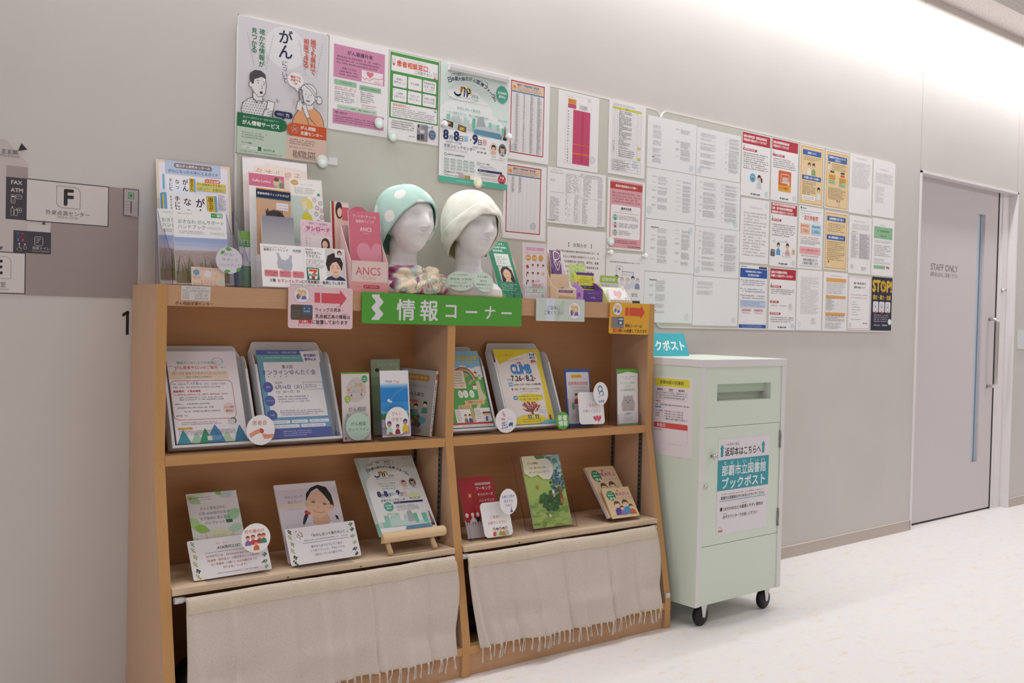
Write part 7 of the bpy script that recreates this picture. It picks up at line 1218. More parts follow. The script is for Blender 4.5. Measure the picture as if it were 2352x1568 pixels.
def d_climb(s):
    s.r(0, 0, 216, 290, '#efe6e2'); s.p([(0, 0), (216, 0), (216, 24), (150, 16), (60, 40), (14, 60), (0, 20)], '#e8d23c'); s.p([(190, 0), (216, 0), (216, 290), (186, 290), (196, 120)], '#e8d23c'); s.t('がんの親を持つ', 14, 96, 24, '#d8a83a', .02, rot=-6); s.t('子どもへのサポートプログラム', 10, 130, 44, '#d8a83a', .02, rot=-6); s.e(178, 34, 22, 24, '#f4f0ee'); s.ring(178, 34, 22, 24, 1, '#c9b86a'); s.t('参加費', 164, 192, 22, '#3f6ab0', .04); s.t('資料代', 164, 192, 34, '#3f6ab0', .04); s.t('無料', 166, 190, 48, '#b8403a', .05)
    s.t('沖縄', 96, 116, 54, '#cf5a5a', .03); s.t('CLIMB', 62, 158, 78, '#3a86c8', .06, 34); s.g(56, 166, 97, 101, 1, '#6a9ac8', 0); s.t('2026.', 32, 52, 118, '#4a4044'); s.t('7.26', 54, 102, 114, '#3f3538', .03); s.e(109, 116, 4, 4, '#d86a5a'); s.ln([(115, 122), (121, 106)], 1.4, '#4a4044'); s.t('8.2', 124, 160, 114, '#3f3538', .03); s.e(166, 116, 4, 4, '#d86a5a')
    s.r(36, 130, 56, 144, '#4a8ac8', 2); s.t('時間', 38, 54, 137, '#eef4fa', .02); s.t('10:00～15:00（12:00～13:00昼休憩）', 62, 190, 138, '#4a4044', .01); s.e(48, 156, 4, 5, '#d0505a'); s.t('北谷・ヤマ医クリニックうるま北', 58, 178, 156, '#4a4044', .01); s.g(84, 168, 163, 168, 1, '#8a8084', 0); s.r(44, 182, 62, 196, '#4a8ac8', 2); s.t('対象', 46, 60, 189, '#eef4fa', .02); s.e(124, 190, 62, 16, '#ecd83e'); s.t('がんの診断を受けたお母さんお父さんと', 68, 184, 184, '#5a5030', .01); s.t('６～12歳（小学生）のお子様', 74, 158, 195, '#5a5030', .01)
    s.r(112, 232, 122, 262, '#8a5a3a'); s.p([(104, 266), (112, 250), (122, 250), (132, 266)], '#8a5a3a'); rr = random.Random(5)
    for i in range(120): a, q = rr.random()*6.28, rr.random()**.5; s.e(116+42*q*math.cos(a), 224+20*q*math.sin(a), 3, 2.2, rr.choice(['#c24a44', '#b03a3a', '#d86a5a', '#a83434']), n=6)
    for d in (-26, -12, 12, 26): s.ln([(116, 244), (116+d, 222)], 2.4, '#7a4a34')
    s.e(104, 290, 84, 36, '#e8d23c', 180, 360, 18)
    for x in (94, 104, 128, 138): s.e(x, 258, 3.4, 3.4, '#4a3a34'); s.r(x-3, 260, x+3, 270, ('#5a7ab8', '#c25a5a', '#4a8a6a', '#8a5a98')[int(x) % 4])
    s.r(154, 232, 186, 246, '#f2eeee'); s.t('申込方法', 158, 182, 239, '#4a4a5a'); s.g(60, 150, 268, 284, 2, '#8a7a34', .2); s.p([(130, 290), (170, 278), (216, 276), (216, 290)], '#7ac0d8'); s.e(196, 262, 4, 4, '#3a3a40'); s.r(193, 264, 200, 278, '#8a5a3a')
GT = 'flyers in the white plastic trays'
TL_, TW = 23, .156
tray(-1.893, TW, MIDZ+.0168, .256, .325, TL_, 'white plastic tray holding the cancer salon flyer with green and blue drops')
tray(-1.612, TW, MIDZ+.0168, .258, .34, TL_, 'white plastic tray holding the blue online meeting flyer')
tray(-.9515, TW, MIDZ+.0168, .206, .325, TL_, 'white plastic tray holding the work support flyer with a rainbow')
tray(-.695, TW, MIDZ+.0168, .262, .34, TL_, 'white plastic tray holding the yellow climbing programme flyer')
def tsheet(key, s_, W, H, draw, pw, ph, label, y0=.012, paper='#f0eaee', n=0, clab=None):
    v = SH @ Vector((s_, TW, MIDZ+.0168)); L[key+'_'] = (v.x, v.y, v.z, SD, TL_, 0, W, H)
    o = fsheet(key+'_', 'flyer', label, 'flyer', draw, pw, ph, GT, t=.0006, paper=paper, dz=-.004, dy=y0)
    if n: copies(o, n, .004, clab, GT, -.004, .004)
    return o
tsheet('sheet1', -1.878, .212, .283, d_salon, 210, 297, 'cancer salon flyer with a red rounded box and blue and green drops at its foot')
tsheet('sheet2', -1.599, .213, .288, d_yun, 219, 287, 'blue and white online meeting flyer with three blue circles down its edge', .011, '#eceaf2', 1, 'flyer directly behind the blue online meeting flyer, only its edge showing')
tsheet('sheet3', -.943, .188, .284, d_work, 210, 280, 'work support flyer with a rainbow over green fields')
tsheet('sheet4', -.682, .213, .292, d_climb, 216, 290, 'yellow and white climbing programme flyer with a red leaved tree', .011, '#efe6c8', 1, 'flyer directly behind the yellow climbing programme flyer, only its edge showing')
GR = 'round tags on the bookshelf'
def d_kan(s):
    s.t('患者会', 21, 72, 26, '#c8705a', .005, 16); s.p([(8, 62), (30, 50), (46, 46), (54, 52), (46, 60), (38, 62), (14, 74)], '#e59a84'); s.e(54, 54, 7, 8, '#c85a50'); s.e(50, 48, 5, 4, '#c85a50'); s.p([(96, 64), (76, 66), (58, 62), (54, 68), (62, 80), (78, 80), (96, 76)], '#e59a84'); s.ln([(64, 70), (80, 71)], 1.2, '#c26a54')
oval('tagkanja', 'round white tag with two reaching hands between the salon tray and the blue flyer tray', d_kan, group=GR, dz=.014, dy=.008)
def d_hotl(s):
    s.r(0, 0, 101, 219, '#dcd5d2'); s.r(0, 0, 101, 5, '#6aa83c'); s.e(52, 56, 36, 40, '#cdc4c0'); s.ring(42, 38, 9, 12, 1, '#8aa878', 150, 420); s.t('沖縄', 46, 74, 40, '#b8a050', .01); s.ln([(14, 48), (90, 48)], .8, '#9ab088'); s.heart(25, 57, 6, '#d8907a'); s.t('県がん', 38, 70, 58, '#9abaa0'); s.heart(74, 57, 6, '#e0a060'); s.ln([(14, 64), (90, 64)], .9, '#d8705a'); s.p([(30, 76), (38, 76), (34, 68)], '#5a4a98'); s.p([(66, 74), (74, 74), (70, 66)], '#5a6ab0'); s.ln([(28, 82), (84, 80)], .8, '#e0a080'); s.e(83, 22, 11, 12, '#4a9a62'); s.t('相談無料', 75, 91, 20, '#dff0e4'); s.t('秘密厳守', 75, 91, 26, '#dff0e4'); s.e(20, 86, 11, 12, '#9ab84a'); s.t('予約', 14, 26, 83, '#eef4dc'); s.t('不要', 14, 26, 91, '#eef4dc')
    s.t('がん相談', 22, 86, 118, '#6a6664', .0); s.t('ホットライン', 12, 92, 138, '#6a6664', .0); s.e(10, 210, 4, 5, '#c85a5a')
GL = 'leaflets in the upper compartments'
o = fsheet('hotline', 'leaflet', 'beige hotline leaflet with a green top edge, foremost beside the blue flyer tray', 'leaflet', d_hotl, 101, 219, GL, t=.003, tilt=6, roll=0, dy=-.005, paper='#d9d2d0')
copies(o, 3, .0085, 'beige hotline leaflet behind the foremost one, only its edge showing', 'beige hotline leaflets')
def d_th(s): s.t('がん相談', 20, 82, 40, '#4a6a58', .005); s.t('ホットライン', 10, 94, 60, '#4a6a58', .005)
oval('taghot', 'round pale green hotline tag in front of the beige hotline leaflets', d_th, paper='#b9d3c2', group=GR, dy=-.003, dz=.002)
pocket('low clear holder around the beige hotline leaflets', -1.358, .147, MIDZ, .112, .048, .10, .03, 6)
def d_gb(s): s.r(0, 0, 112, 210, '#9db596'); s.t('がんと子育ての', 26, 104, 18, '#dcd0b8', .01); s.t('ためのヒント集', 44, 106, 32, '#d0c4ac', .01); s.e(16, 18, 5, 5, '#c8907a'); s.e(22, 36, 8, 6, '#2c2a2a'); s.r(0, 60, 112, 210, '#8aa684')
o = fsheet('grnbook', 'booklet', 'sage green booklet standing behind the sea photo leaflet', 'booklet', d_gb, 112, 210, t=.004, drop=.045, paper='#9db596')
copies(o, 2, -.007, 'sage green booklet in front of the rearmost one, only its edge showing', 'sage green booklets')
def d_hope(s):
    s.r(0, 0, 109, 217, '#f0eef3')
    for i in range(12): k = i/11; s.r(0, 40+i*1.7, 109, 42+i*1.7, '#%02x%02x%02x' % (int(240-200*k), int(238-100*k), int(243-25*k)))
    s.r(0, 60, 109, 146, '#2b8ad6'); s.r(0, 104, 109, 146, '#3f9ae0'); s.t('Hope', 20, 46, 36, '#7a6aa8', .005); s.t('Tree', 51, 73, 36, '#d8605a', .005); s.g(30, 66, 42, 46, 1, '#b9a8c8', 0)
    for i, c in enumerate(('#4a94d8', '#5aa4cc', '#6aa8c0')): s.ring(118, 152, 100-2*i, 100-2*i, 1.2, c, 188, 262, 18)
    s.e(30, 98, 6, 5, '#dfe9f4'); s.e(37, 102, 6, 3, '#dfe9f4'); s.r(0, 132, 109, 146, '#79bfe0'); s.r(0, 142, 109, 162, '#5f9a4a'); s.r(0, 160, 109, 198, '#dfe0e8'); s.r(0, 184, 109, 211, '#d9b3c6'); s.r(0, 211, 109, 217, '#f0eef3'); s.r(104, 0, 109, 217, '#eceaf0')
o = fsheet('hope', 'leaflet', 'blue sky and sea photo leaflet, foremost in its clear holder by the divider', 'leaflet', d_hope, 109, 217, GL, t=.003, tilt=7, paper='#c9d4e8', edge='#6f8fb8')
copies(o, 3, .009, 'blue sky and sea leaflet behind the foremost one, only its edge showing', 'blue sky and sea leaflets')
pocket('low clear holder around the blue sky and sea leaflets', -1.22, .137, MIDZ, .12, .064, .12, .09, 5)
def d_tho(s):
    s.t('がんと', 28, 68, 24, '#c87a6a', .005); s.t('子育て', 26, 72, 46, '#c87a6a', .005); s.person(16, 50, 46, '#5a3f98', '#a8dcd0', '#d89a78'); s.person(84, 44, 46, '#4a3f80', '#e0c03a', '#d89a78'); s.person(51, 62, 36, '#4a3a90', '#8a2a34', '#d89a78'); s.p([(12, 90), (26, 90), (30, 100), (20, 100)], '#b8603a')
oval('taghope', 'round white tag with a family of three on the blue sky and sea leaflets', d_tho, group=GR, dy=-.006, dz=.004)
def recipe():
    t = thing('recipe_book', 'grey recipe book leaning with its white spine outward beside the bookshelf divider', 'book', SH @ Matrix.Translation((-1.024, .165, MIDZ+.003)) @ Matrix.Rotation(math.radians(-2), 4, 'Z')); Wc, Hc, th = .15, .222, .014
    # spine faces the room; the cover runs back from it toward the rear corner
    ang = math.radians(-63); M0 = Matrix.Translation((0, 0, 0)) @ Matrix.Rotation(math.radians(5.5), 4, 'Y')
    s = Sheet(Wc, Hc, 150, 222, .0008, '#a9a5a4')
    s.r(16, 16, 128, 38, '#a9803e', 8); s.t('がんに負けない食べ方', 28, 116, 27, '#cdb488', .02); s.e(10, 10, 4, 4, '#4a4644'); s.t('食べづらいと感じたときの', 14, 122, 56, '#6a6664'); s.t('かんたん献立', 28, 112, 84, '#4a4644', .02); s.r(46, 104, 92, 112, '#c85a50'); s.e(58, 178, 52, 40, '#4a3a34'); s.e(58, 174, 46, 32, '#5a5040')
    rr = random.Random(4)
    for i in range(40): a, q = rr.random()*6.28, rr.random()**.5; s.e(58+42*q*math.cos(a), 172+28*q*math.sin(a), 8, 3, rr.choice(['#5a7a48', '#7a5a34', '#9a6a3a', '#3f4a34', '#a8905a']), n=7, rot=rr.random()*90)
    s.e(62, 206, 54, 16, '#8a7a76'); s.e(114, 170, 14, 12, '#5a9aa8')
    for x, y, c in ((52, 118, '#4a6a5a'), (84, 116, '#5a9a88'), (120, 106, '#4a8a78')): s.person(x, y, 40, '#2c2626', c)
    Mc = M0 @ Matrix.Rotation(ang, 4, 'Z')
    s.build('cover', t, Mc @ Matrix(((1, 0, 0, -Wc), (0, 0, -1, 0), (0, 1, 0, 0), (0, 0, 0, 1))))['label'] = 'grey cover with a bowl of vegetables'
    MB().box((-Wc+.002, .001, .002), (-.001, th-.001, Hc-.002), '#efebe6').build('pages', t, Mc)
    MB().box((-Wc, th-.001, 0), (0, th, Hc), '#a9a5a4').build('back_cover', t, Mc)
    s = Sheet(th, Hc, 14, 222, .0006, '#efedf0'); s.r(0, 10, 14, 30, '#dc7a5a'); s.tv('食材選びからわかる献立集', 7, 40, 150, '#3f3c44', .02, 8); s.tv('新しい食事', 7, 150, 196, '#3f3c44', .02, 7); s.e(7, 208, 4, 4, '#e0a080')
    s.build('spine', t, Mc @ Matrix(((0, 0, 1, .0005), (1, 0, 0, 0), (0, 1, 0, 0), (0, 0, 0, 1))))['label'] = 'white spine with an orange band'
recipe()
def d_bun(s):
    s.e(42, 24, 8, 15, '#f0ecee', rot=-30); s.e(40, 24, 5, 12, '#e8a0ac', rot=-30); s.e(38, 44, 14, 8, '#f0ecee', rot=10); s.e(36, 43, 11, 5, '#e8a0ac', rot=10); s.e(66, 46, 14, 12, '#f4f1f2'); s.ring(66, 46, 14, 12, .8, '#c9c6cc'); s.e(62, 44, 1.6, 2, '#3f5a90'); s.e(72, 44, 1.6, 2, '#3f5a90'); s.p([(60, 66), (68, 58), (82, 58), (80, 76), (72, 70), (64, 76)], '#4a68a8')
    for i, q in enumerate(('治療と', '仕事の', '両立支援')): s.t(q, 28, 52+6*(i == 2), 58+10*i, '#4a68a8', .02, rot=-10)
oval('tagbun', 'round white tag with a drawn rabbit between the work support and climbing programme trays', d_bun, group=GR, dz=.012, dy=.004)
def d_new(s): s.t('新着', 18, 82, 34, '#e8f4e4', .03); s.t('情報', 20, 84, 66, '#e8f4e4', .03)
oval('tagnew', 'round green tag with white lettering beside the climbing programme tray', d_new, paper='#5fae4a', group=GR, dz=.012, dy=.001)
def d_bl(s):
    s.r(0, 0, 125, 217, '#2a5aa6', 4); s.r(5, 11, 120, 207, '#dcd6da', 5); s.r(28, 20, 84, 34, '#e8b84a', 6); s.t('よくわかる', 34, 78, 27, '#5a4a20', .02); s.t('医療費助成制度', 14, 112, 54, '#cf5a54', .01); s.g(26, 100, 66, 72, 1, '#8a868e', 0); s.g(34, 92, 78, 84, 1, '#8a868e', 0); s.person(50, 92, 40, '#4a3a3a', '#b84a54'); s.e(32, 140, 8, 14, '#8aaa84'); s.g(20, 100, 170, 200, 4, '#8a868e', .3)
o = fsheet('blue', 'booklet', 'blue bordered medical cost booklet, foremost of its stack behind the white card', 'booklet', d_bl, 125, 217, t=.003, paper='#2a5aa6', tilt=9)
copies(o, 4, .0062, 'blue bordered booklet behind the foremost one, only its edge showing', 'blue bordered booklets')
pocket('clear holder around the blue booklets, carrying the white card', -.404, .158, MIDZ, .165, .05, .09, .11, 6)
def d_cr(s): s.t('ご自由に', 40, 92, 50, '#d88a9a', .01); s.t('お取りください', 22, 110, 72, '#b88ac0', .01); s.heart(82, 100, 12, '#d8506a'); s.heart(97, 100, 15, '#e06078')
fsheet('cardR', 'sign_card', 'white rounded card with two red hearts before the blue booklets', 'card', d_cr, 128, 122, t=.0012, rad=.014, roll=-1.5, dz=.010)
def d_dr(s): s.ring(46, 30, 14, 12, 6, '#9ac4dc', 120, 400, 14); s.ring(54, 50, 14, 10, 6, '#9ac4dc', 160, 420, 14); s.ln([(36, 66), (50, 58)], 5, '#9ac4dc'); s.t('医療費', 34, 72, 84, '#7a90b8', .02)
oval('tagdr', 'oval white tag with a pale blue shape above the hearts card', d_dr, group=GR, dz=.016)
def d_gl2(s):
    s.r(0, 0, 112, 221, '#eceaec'); s.p([(0, 0), (112, 0), (112, 18), (56, 11), (0, 20)], '#5fa83e'); s.g(16, 96, 28, 34, 1, '#6a666c', 0); s.g(34, 76, 36, 41, 1, '#6a666c', 0); s.t('オストメイトの皆様へ', 14, 98, 55, '#7ab06a', .01); s.t('人工肛門', 40, 74, 68, '#7ab06a', .01); s.t('人工膀胱相談窓口', 16, 98, 82, '#7ab06a', .01); s.e(58, 142, 36, 38, '#b9b3b2'); s.r(22, 150, 94, 172, '#eceaec'); s.r(24, 140, 92, 166, '#b9b3b2', 8); s.p([(30, 116), (34, 100), (44, 110)], '#b9b3b2'); s.p([(72, 110), (80, 100), (86, 116)], '#b9b3b2'); s.e(46, 124, 2, 2.4, '#3a3434'); s.e(68, 124, 2, 2.4, '#3a3434'); s.e(57, 132, 3.4, 2.6, '#4a3c3c'); s.e(30, 146, 6, 4, '#e0b0b0'); s.e(86, 146, 6, 4, '#e0b0b0'); s.g(30, 86, 178, 204, 4, '#a8a4aa', .4); s.r(0, 214, 112, 221, '#8fb884')
o = fsheet('grnleaf', 'leaflet', 'white leaflet with a green top and a round grey animal, foremost in its clear holder', 'leaflet', d_gl2, 112, 221, GL, t=.003, tilt=3, roll=0)
copies(o, 4, .0068, 'green topped white leaflet behind the foremost one, only its edge showing', 'green topped white leaflets')
pocket('low clear holder around the green topped leaflets', -.159, .150, MIDZ, .120, .054, .10, .045, 3)
# ---------------------------------------------------------------- lower compartments, on the pine planks
def stand(label, s_, w_, tilt, W, h, foot=.03, z=LOWZ):
    t = thing('booklet_stand', label, 'stand', at(s_, w_, z)); pane(t, 0, W, .004, .004, h, tilt, name='back_wall'); MB().box((0, -foot, .0), (W, .09, .002), M_ACR).build('floor_plate', t); MB().box((0, -foot, .002), (W, -foot+.002, .012), M_ACR).build('front_wall', t); return t
def leaves(s, W, H, side=0):
    rr = random.Random(int(W*7+H))
    for (x0, y0, a0) in ((8, 6, 30), (6, 24, 10), (10, 44, 40), (6, 66, 10), (12, 84, 60), (8, 104, -20)): 
        c = rr.choice(['#8fb08a', '#5a7a5a', '#a8b878', '#3f5248'])
        for k in range(4): lf(s, x0+k*2.5, y0+k*2, 9, a0+(40 if k % 2 else -35), c)
        c = rr.choice(['#8fb08a', '#5a7a5a', '#a8b878', '#3f5248'])
        for k in range(4): lf(s, W-x0-k*2.5, min(H-4, y0+k*2), 9, 180-a0+(40 if k % 2 else -35), c)
def d_aya(s):
    s.r(0, 0, 159, 216, '#e6e2e4'); rr = random.Random(2)
    for x, y, l, a, c in ((0, 8, 50, 30, '#b4d0a4'), (20, 0, 40, 10, '#cfdfc0'), (90, 0, 26, 20, '#8fbc6a'), (150, 0, 50, 160, '#c9d6d4'), (0, 70, 60, 60, '#b4d89a'), (10, 100, 50, 20, '#9ac85a'), (2, 130, 60, 80, '#c0dca8'), (159, 60, 60, 150, '#a8d4a8'), (159, 110, 50, 170, '#b4dcc0'), (150, 150, 40, 200, '#cfe4d0')): lf(s, x, y, l, a, c)
    s.e(12, 14, 4, 4, '#c8705a'); s.t('国立研究開発法人 国立がん研究センター', 20, 78, 14, '#5a5658', .01); s.g(20, 78, 19, 23, 1, '#8a868a', 0); s.t('がんと告知された', 36, 116, 48, '#6a6a68', .005); s.t('小児･AYA世代の方が', 28, 126, 63, '#6a6a68', .005); s.t('まず始めに手に取る', 32, 124, 78, '#6a6a68', .005); s.t('パンフレット', 44, 106, 92, '#6a6a68', .005); s.r(110, 87, 130, 97, '#3a6a5a', 1)
    s.e(84, 140, 34, 30, '#e6e6c4'); s.p([(40, 120), (56, 160), (70, 180), (50, 176), (38, 150)], '#e6c4b0'); s.p([(126, 114), (112, 160), (96, 180), (118, 172), (130, 140)], '#e6c4b0'); s.g(64, 104, 128, 146, 3, '#c0b88a', .2)
stand('clear stand under the green leaf patterned pamphlet', -1.818, .09, 30, .18, .12)
fsheet('aya', 'pamphlet', 'pale pamphlet with green leaves leaning in the lower compartment nearest the floor map', 'booklet', d_aya, 159, 216, t=.002, tilt=30, roll=0, dy=-.025, paper='#a8c890', W=.155, H=.222)
def d_ays(s):
    s.r(0, 0, 235, 116, '#eae6ea', 4); leaves(s, 235, 116); s.t('あや　せだい', 84, 120, 17, '#d89a8a'); s.t('AYA世代とは？', 84, 154, 30, '#4a4448', .01); s.ln([(46, 42), (206, 42)], .9, '#6a8a7a')
    for i, q in enumerate(('AYA世代とは、Adolescent and Young Adult', '（思春期・若年成人）の頭文字をとったもので', '主に思春期（15歳～）から30歳代までの', '世代を指しています。')): wd = (160, 158, 140, 72)[i]; s.t(q, 126-wd/2, 126+wd/2, 53+12*i, '#b8706a')
    s.g(70, 196, 102, 107, 1, '#8a7a80', 0)
fsheet('ayasign', 'sign_card', 'white leaf edged sign before the green leaf patterned pamphlet', 'sign', d_ays, 235, 116, t=.002, rad=.006, tilt=30, roll=.8, dy=.009)
def d_tay(s):
    s.t('若年層向け', 12, 80, 26, '#d88a74', .02)
    for x, y, c in ((22, 40, '#8a6ab0'), (40, 38, '#c8505a'), (62, 36, '#b04a60'), (76, 36, '#4a8a6a'), (50, 58, '#d8703a')): s.person(x, y, 34, '#a83a3a', c, '#e8b090')
oval('tagaya', 'round white tag of drawn young people above the leaf edged sign', d_tay, group=GR, dz=.016)
def d_girl(s):
    s.r(0, 0, 219, 268, '#d9d0da'); s.r(0, 0, 219, 20, '#e6e0e6'); s.r(0, 70, 219, 84, '#e2cdbc'); s.t('わたしだって', 30, 92, 46, '#6a6068', .005); s.t('知りたい！', 36, 84, 64, '#6a6068', .005); s.g(28, 86, 86, 92, 1, '#a89aa0', 0)
    s.tr = (1.02, .86, -6, -16)
    s.p([(96, 216), (120, 186), (180, 186), (210, 220), (219, 330), (80, 330)], '#ece4ee'); s.p([(118, 150), (112, 190), (150, 204), (176, 186), (170, 150)], '#dcae92'); s.e(146, 110, 42, 56, '#e6bda0', rot=12); s.p([(104, 96), (108, 64), (128, 40), (154, 30), (182, 42), (196, 76), (198, 124), (188, 140), (184, 104), (168, 70), (150, 44), (128, 56), (112, 80)], '#28262a'); s.e(188, 128, 8, 11, '#e6b08e', rot=10); s.e(104, 108, 6, 10, '#e0b494')
    for x, y in ((128, 100), (166, 112)): s.e(x, y, 7, 2.6, '#3a2c2a', rot=10); s.ln([(x-9, y-9), (x+8, y-8)], 1.4, '#7a5a48')
    s.ln([(142, 112), (138, 124), (146, 126)], 1, '#c8967a'); s.ln([(122, 132), (132, 142), (148, 147), (160, 142)], 2, '#c0685c'); s.p([(96, 140), (102, 152), (92, 172), (80, 192), (78, 180), (86, 156)], '#28262a'); s.p([(194, 160), (204, 166), (204, 182), (196, 176)], '#28262a'); s.e(98, 138, 7, 7, '#c8303c'); s.e(105, 144, 6, 6, '#d8404a'); s.tr = (1, 1, 0, 0)
stand('clear stand under the picture book with a smiling girl', -1.54, .085, 30, .18, .13)
fsheet('girl', 'booklet', 'booklet with a photo of a smiling dark haired girl in the lower compartment', 'booklet', d_girl, 219, 268, t=.006, tilt=30, roll=-.6, dy=.006, W=.212, H=.252)
def d_gs(s):
    s.r(0, 0, 237, 114, '#eae6ea', 4); leaves(s, 237, 114); s.e(44, 28, 15, 18, '#f2eff2')
    rr = random.Random(1)
    for i in range(14): s.e(34+rr.random()*20, 12+rr.random()*16, 2, 2, rr.choice(['#d86a6a', '#e0a83a', '#6ab06a', '#5a8ac8']), n=8)
    s.t('HOPE TREE', 33, 55, 30, '#6a6aa0', .01); s.ln([(44, 32), (44, 40)], 1.6, '#8a5a3a'); s.t('「わたしだって知りたい！」', 84, 206, 30, '#4a4448', .01); s.g(56, 206, 40, 46, 1, '#8a868c', 0); s.ln([(50, 51), (206, 51)], .9, '#6a8a7a')
    for i, q in enumerate(('親ががんを子どもにどう伝え', 'どう支えていくか、そのヒントを', 'ご紹介している小冊子です。')): wd = (106, 116, 98)[i]; s.t(q, 128-wd/2, 128+wd/2, 64+13*i, '#77707a')
fsheet('girlsign', 'sign_card', 'white leaf edged sign before the booklet of the smiling girl', 'sign', d_gs, 237, 114, t=.002, rad=.006, tilt=27, roll=.7, dy=.006)
# easel with a thick stack of forum flyers
ez = thing('tabletop_easel', 'small pine easel holding the thick stack of forum flyers', 'easel', at(-1.245, .088, LOWZ)); TLT = 40
b = MB(); b.prism([(.0, .0)]+[(.022*math.sin(math.radians(a))*.9, .017-.017*math.cos(math.radians(a))) for a in range(0, 181, 20)]+[(.0, .034)], (-.006, .232), M_PINEZ, lambda p: (p[2], -p[0]-.005, .040+p[1])); bevel(b.build('ledge', ez), .003)
for x in (.028, .196): MB().tube([(x-.004, -.018, .0065), (x, .014, .036), (x, .155, .20)], .0085, M_PINEZ, 10).build('leg', ez)
MB().tube([(.112, .215, .0045), (.112, .15, .19)], .0085, M_PINEZ, 10).build('leg', ez)
MB().tube([(.03, .148, .188), (.194, .148, .188)], .007, M_PINEZ, 10).build('cross_bar', ez)
def d_js(s):
    s.r(0, 0, 211, 300, '#eef0f0'); s.r(0, 0, 211, 100, '#dbe4e2'); s.p([(0, 0), (0, 140), (30, 100), (24, 40), (50, 0)], '#c3d8d6')
    for c in ((70, 120, 70, 60), (120, 100, 60, 40)): s.e(*c, '#eff1f2')
    txt = '日本最大級のがん医療フォーラム'; xs = (24, 34, 44, 54, 65, 76, 88, 100, 112, 124, 136, 146, 155, 163, 170); ys = (52, 48, 45, 43, 41, 40, 40, 41, 43, 46, 51, 57, 63, 69, 75)
    for i, ch in enumerate(txt): j, k = max(0, i-1), min(14, i+1); s.t(ch, xs[i]-5, xs[i]+5, ys[i], '#2c3155', .02, rot=math.degrees(math.atan2(ys[k]-ys[j], xs[k]-xs[j])))
    s.t('がん患者', 30, 50, 30, '#3c4160', .01, rot=-18); s.t('家族', 62, 76, 22, '#3c4160', .01, rot=-6); s.t('一般市民', 90, 118, 20, '#3c4160', .01); s.t('のための', 92, 118, 30, '#3c4160', .01, rot=6); s.ln([(22, 42), (24, 32), (54, 18), (84, 14), (118, 10), (130, 20), (124, 34)], .8, '#3c4160'); s.t('JAFCJ', 168, 190, 12, '#d8b8b8')
    s.ring(52, 70, 10, 9, 4.4, '#2f55a4', 20, 150, 12); s.ln([(62, 60), (61, 73)], 4.4, '#d75a3a'); s.ring(70, 73, 7, 13, 4.4, '#e8b93a', 180, 330, 10); s.ring(84, 73, 7, 13, 4.4, '#eecb58', 200, 355, 10); s.ln([(72, 66), (72, 78)], 4.4, '#3a5fb0'); s.ln([(81, 67), (80, 78)], 4, '#4a4a60'); s.t('2026', 92, 114, 76, '#6a8f88', .01); s.t('Japan Cancer Forum', 44, 112, 86, '#8fb0aa')
    s.g(30, 130, 93, 96, 1, '#d9b9a8', 0); s.t('わたしらしく生きる', 46, 110, 106, '#6aa898', .01); s.t('～がん医療を支える', 46, 106, 116, '#8ab8ae'); s.t('確かな情報と選択肢～', 54, 110, 126, '#8ab8ae'); faces(s, 142, 176, 108, 13); s.g(134, 152, 128, 132, 1, INK, 0); s.g(168, 186, 126, 130, 1, INK, 0)
    D = '#243066'; s.t('8', 30, 42, 145, D, .05); s.t('月', 43, 52, 150, D, .01); s.t('8', 55, 67, 145, D, .05); s.t('日', 69, 78, 150, D, .01); s.r(80, 141, 92, 153, '#a9cfe8', 2); s.e(97, 148, 1.5, 1.5, D); s.t('9', 102, 113, 144, D, .05); s.t('日', 115, 124, 150, D, .01); s.r(127, 141, 139, 153, '#f0bcc6', 2); s.t('10:30〜17:00', 38, 70, 158, '#5a5f70'); s.t('10:30〜17:00', 106, 138, 159, '#5a5f70'); s.t('文京シビックセンター', 34, 134, 170, D, .01); s.e(164, 160, 24, 12, '#dfe6b8'); s.t('地下１階～２階', 144, 184, 168, '#3a3a44', .02)
    s.e(56, 194, 17, 17, '#4fae95'); s.t('参加無料', 44, 68, 190, '#f2f8f6', .03); s.t('要申込', 47, 65, 200, '#f2f8f6', .03); s.r(78, 178, 190, 185, D); s.t('参加申し込み方法', 80, 104, 181.5, '#e8e8f0'); s.g(82, 170, 189, 212, 4, '#7a7a88', .2); s.t('文京区で開催！', 40, 84, 222, '#7fbcae', rot=4)
    skyline(s, 268, 211, 44); s.p([(96, 276), (102, 262), (176, 262), (190, 276)], '#c9cfd4'); s.p([(90, 282), (98, 270), (182, 268), (194, 282)], '#5f8fad'); s.p([(192, 276), (197, 222), (199, 222), (206, 276)], '#8f5a5a'); s.e(198, 272, 7, 5, '#3a3a40')
v = SH @ Vector((-1.24, .106, LOWZ+.046)); L['js'] = (v.x, v.y, v.z, SD, TLT, -1.2, .211, .297)
GJ = 'forum flyers on the easel'
o = fsheet('js', 'flyer', 'forum flyer with a blue date, topmost on the pine easel', 'flyer', d_js, 211, 300, t=.0008, paper='#eef0f0', edge='#dfe6e4', dz=.0205)
for k in range(7):
    s = Sheet(.211, .297, 211, 297, .0013, '#e9eeec', edge=('#d3e2de', '#e6eae9')[k % 2]); s.r(0, 0, 211, 180, '#cfdedb'); s.r(0, 250, 211, 297, '#5ab09a')
    tag(s.build('flyer', None, frame(v.x, v.y, v.z, SD, TLT, -1.2) @ Matrix.Translation((-.0012*k, .0008*k, .0205-.0010-.0014*k))), 'forum flyer in the thick stack behind the topmost one on the easel', 'flyer', GJ)
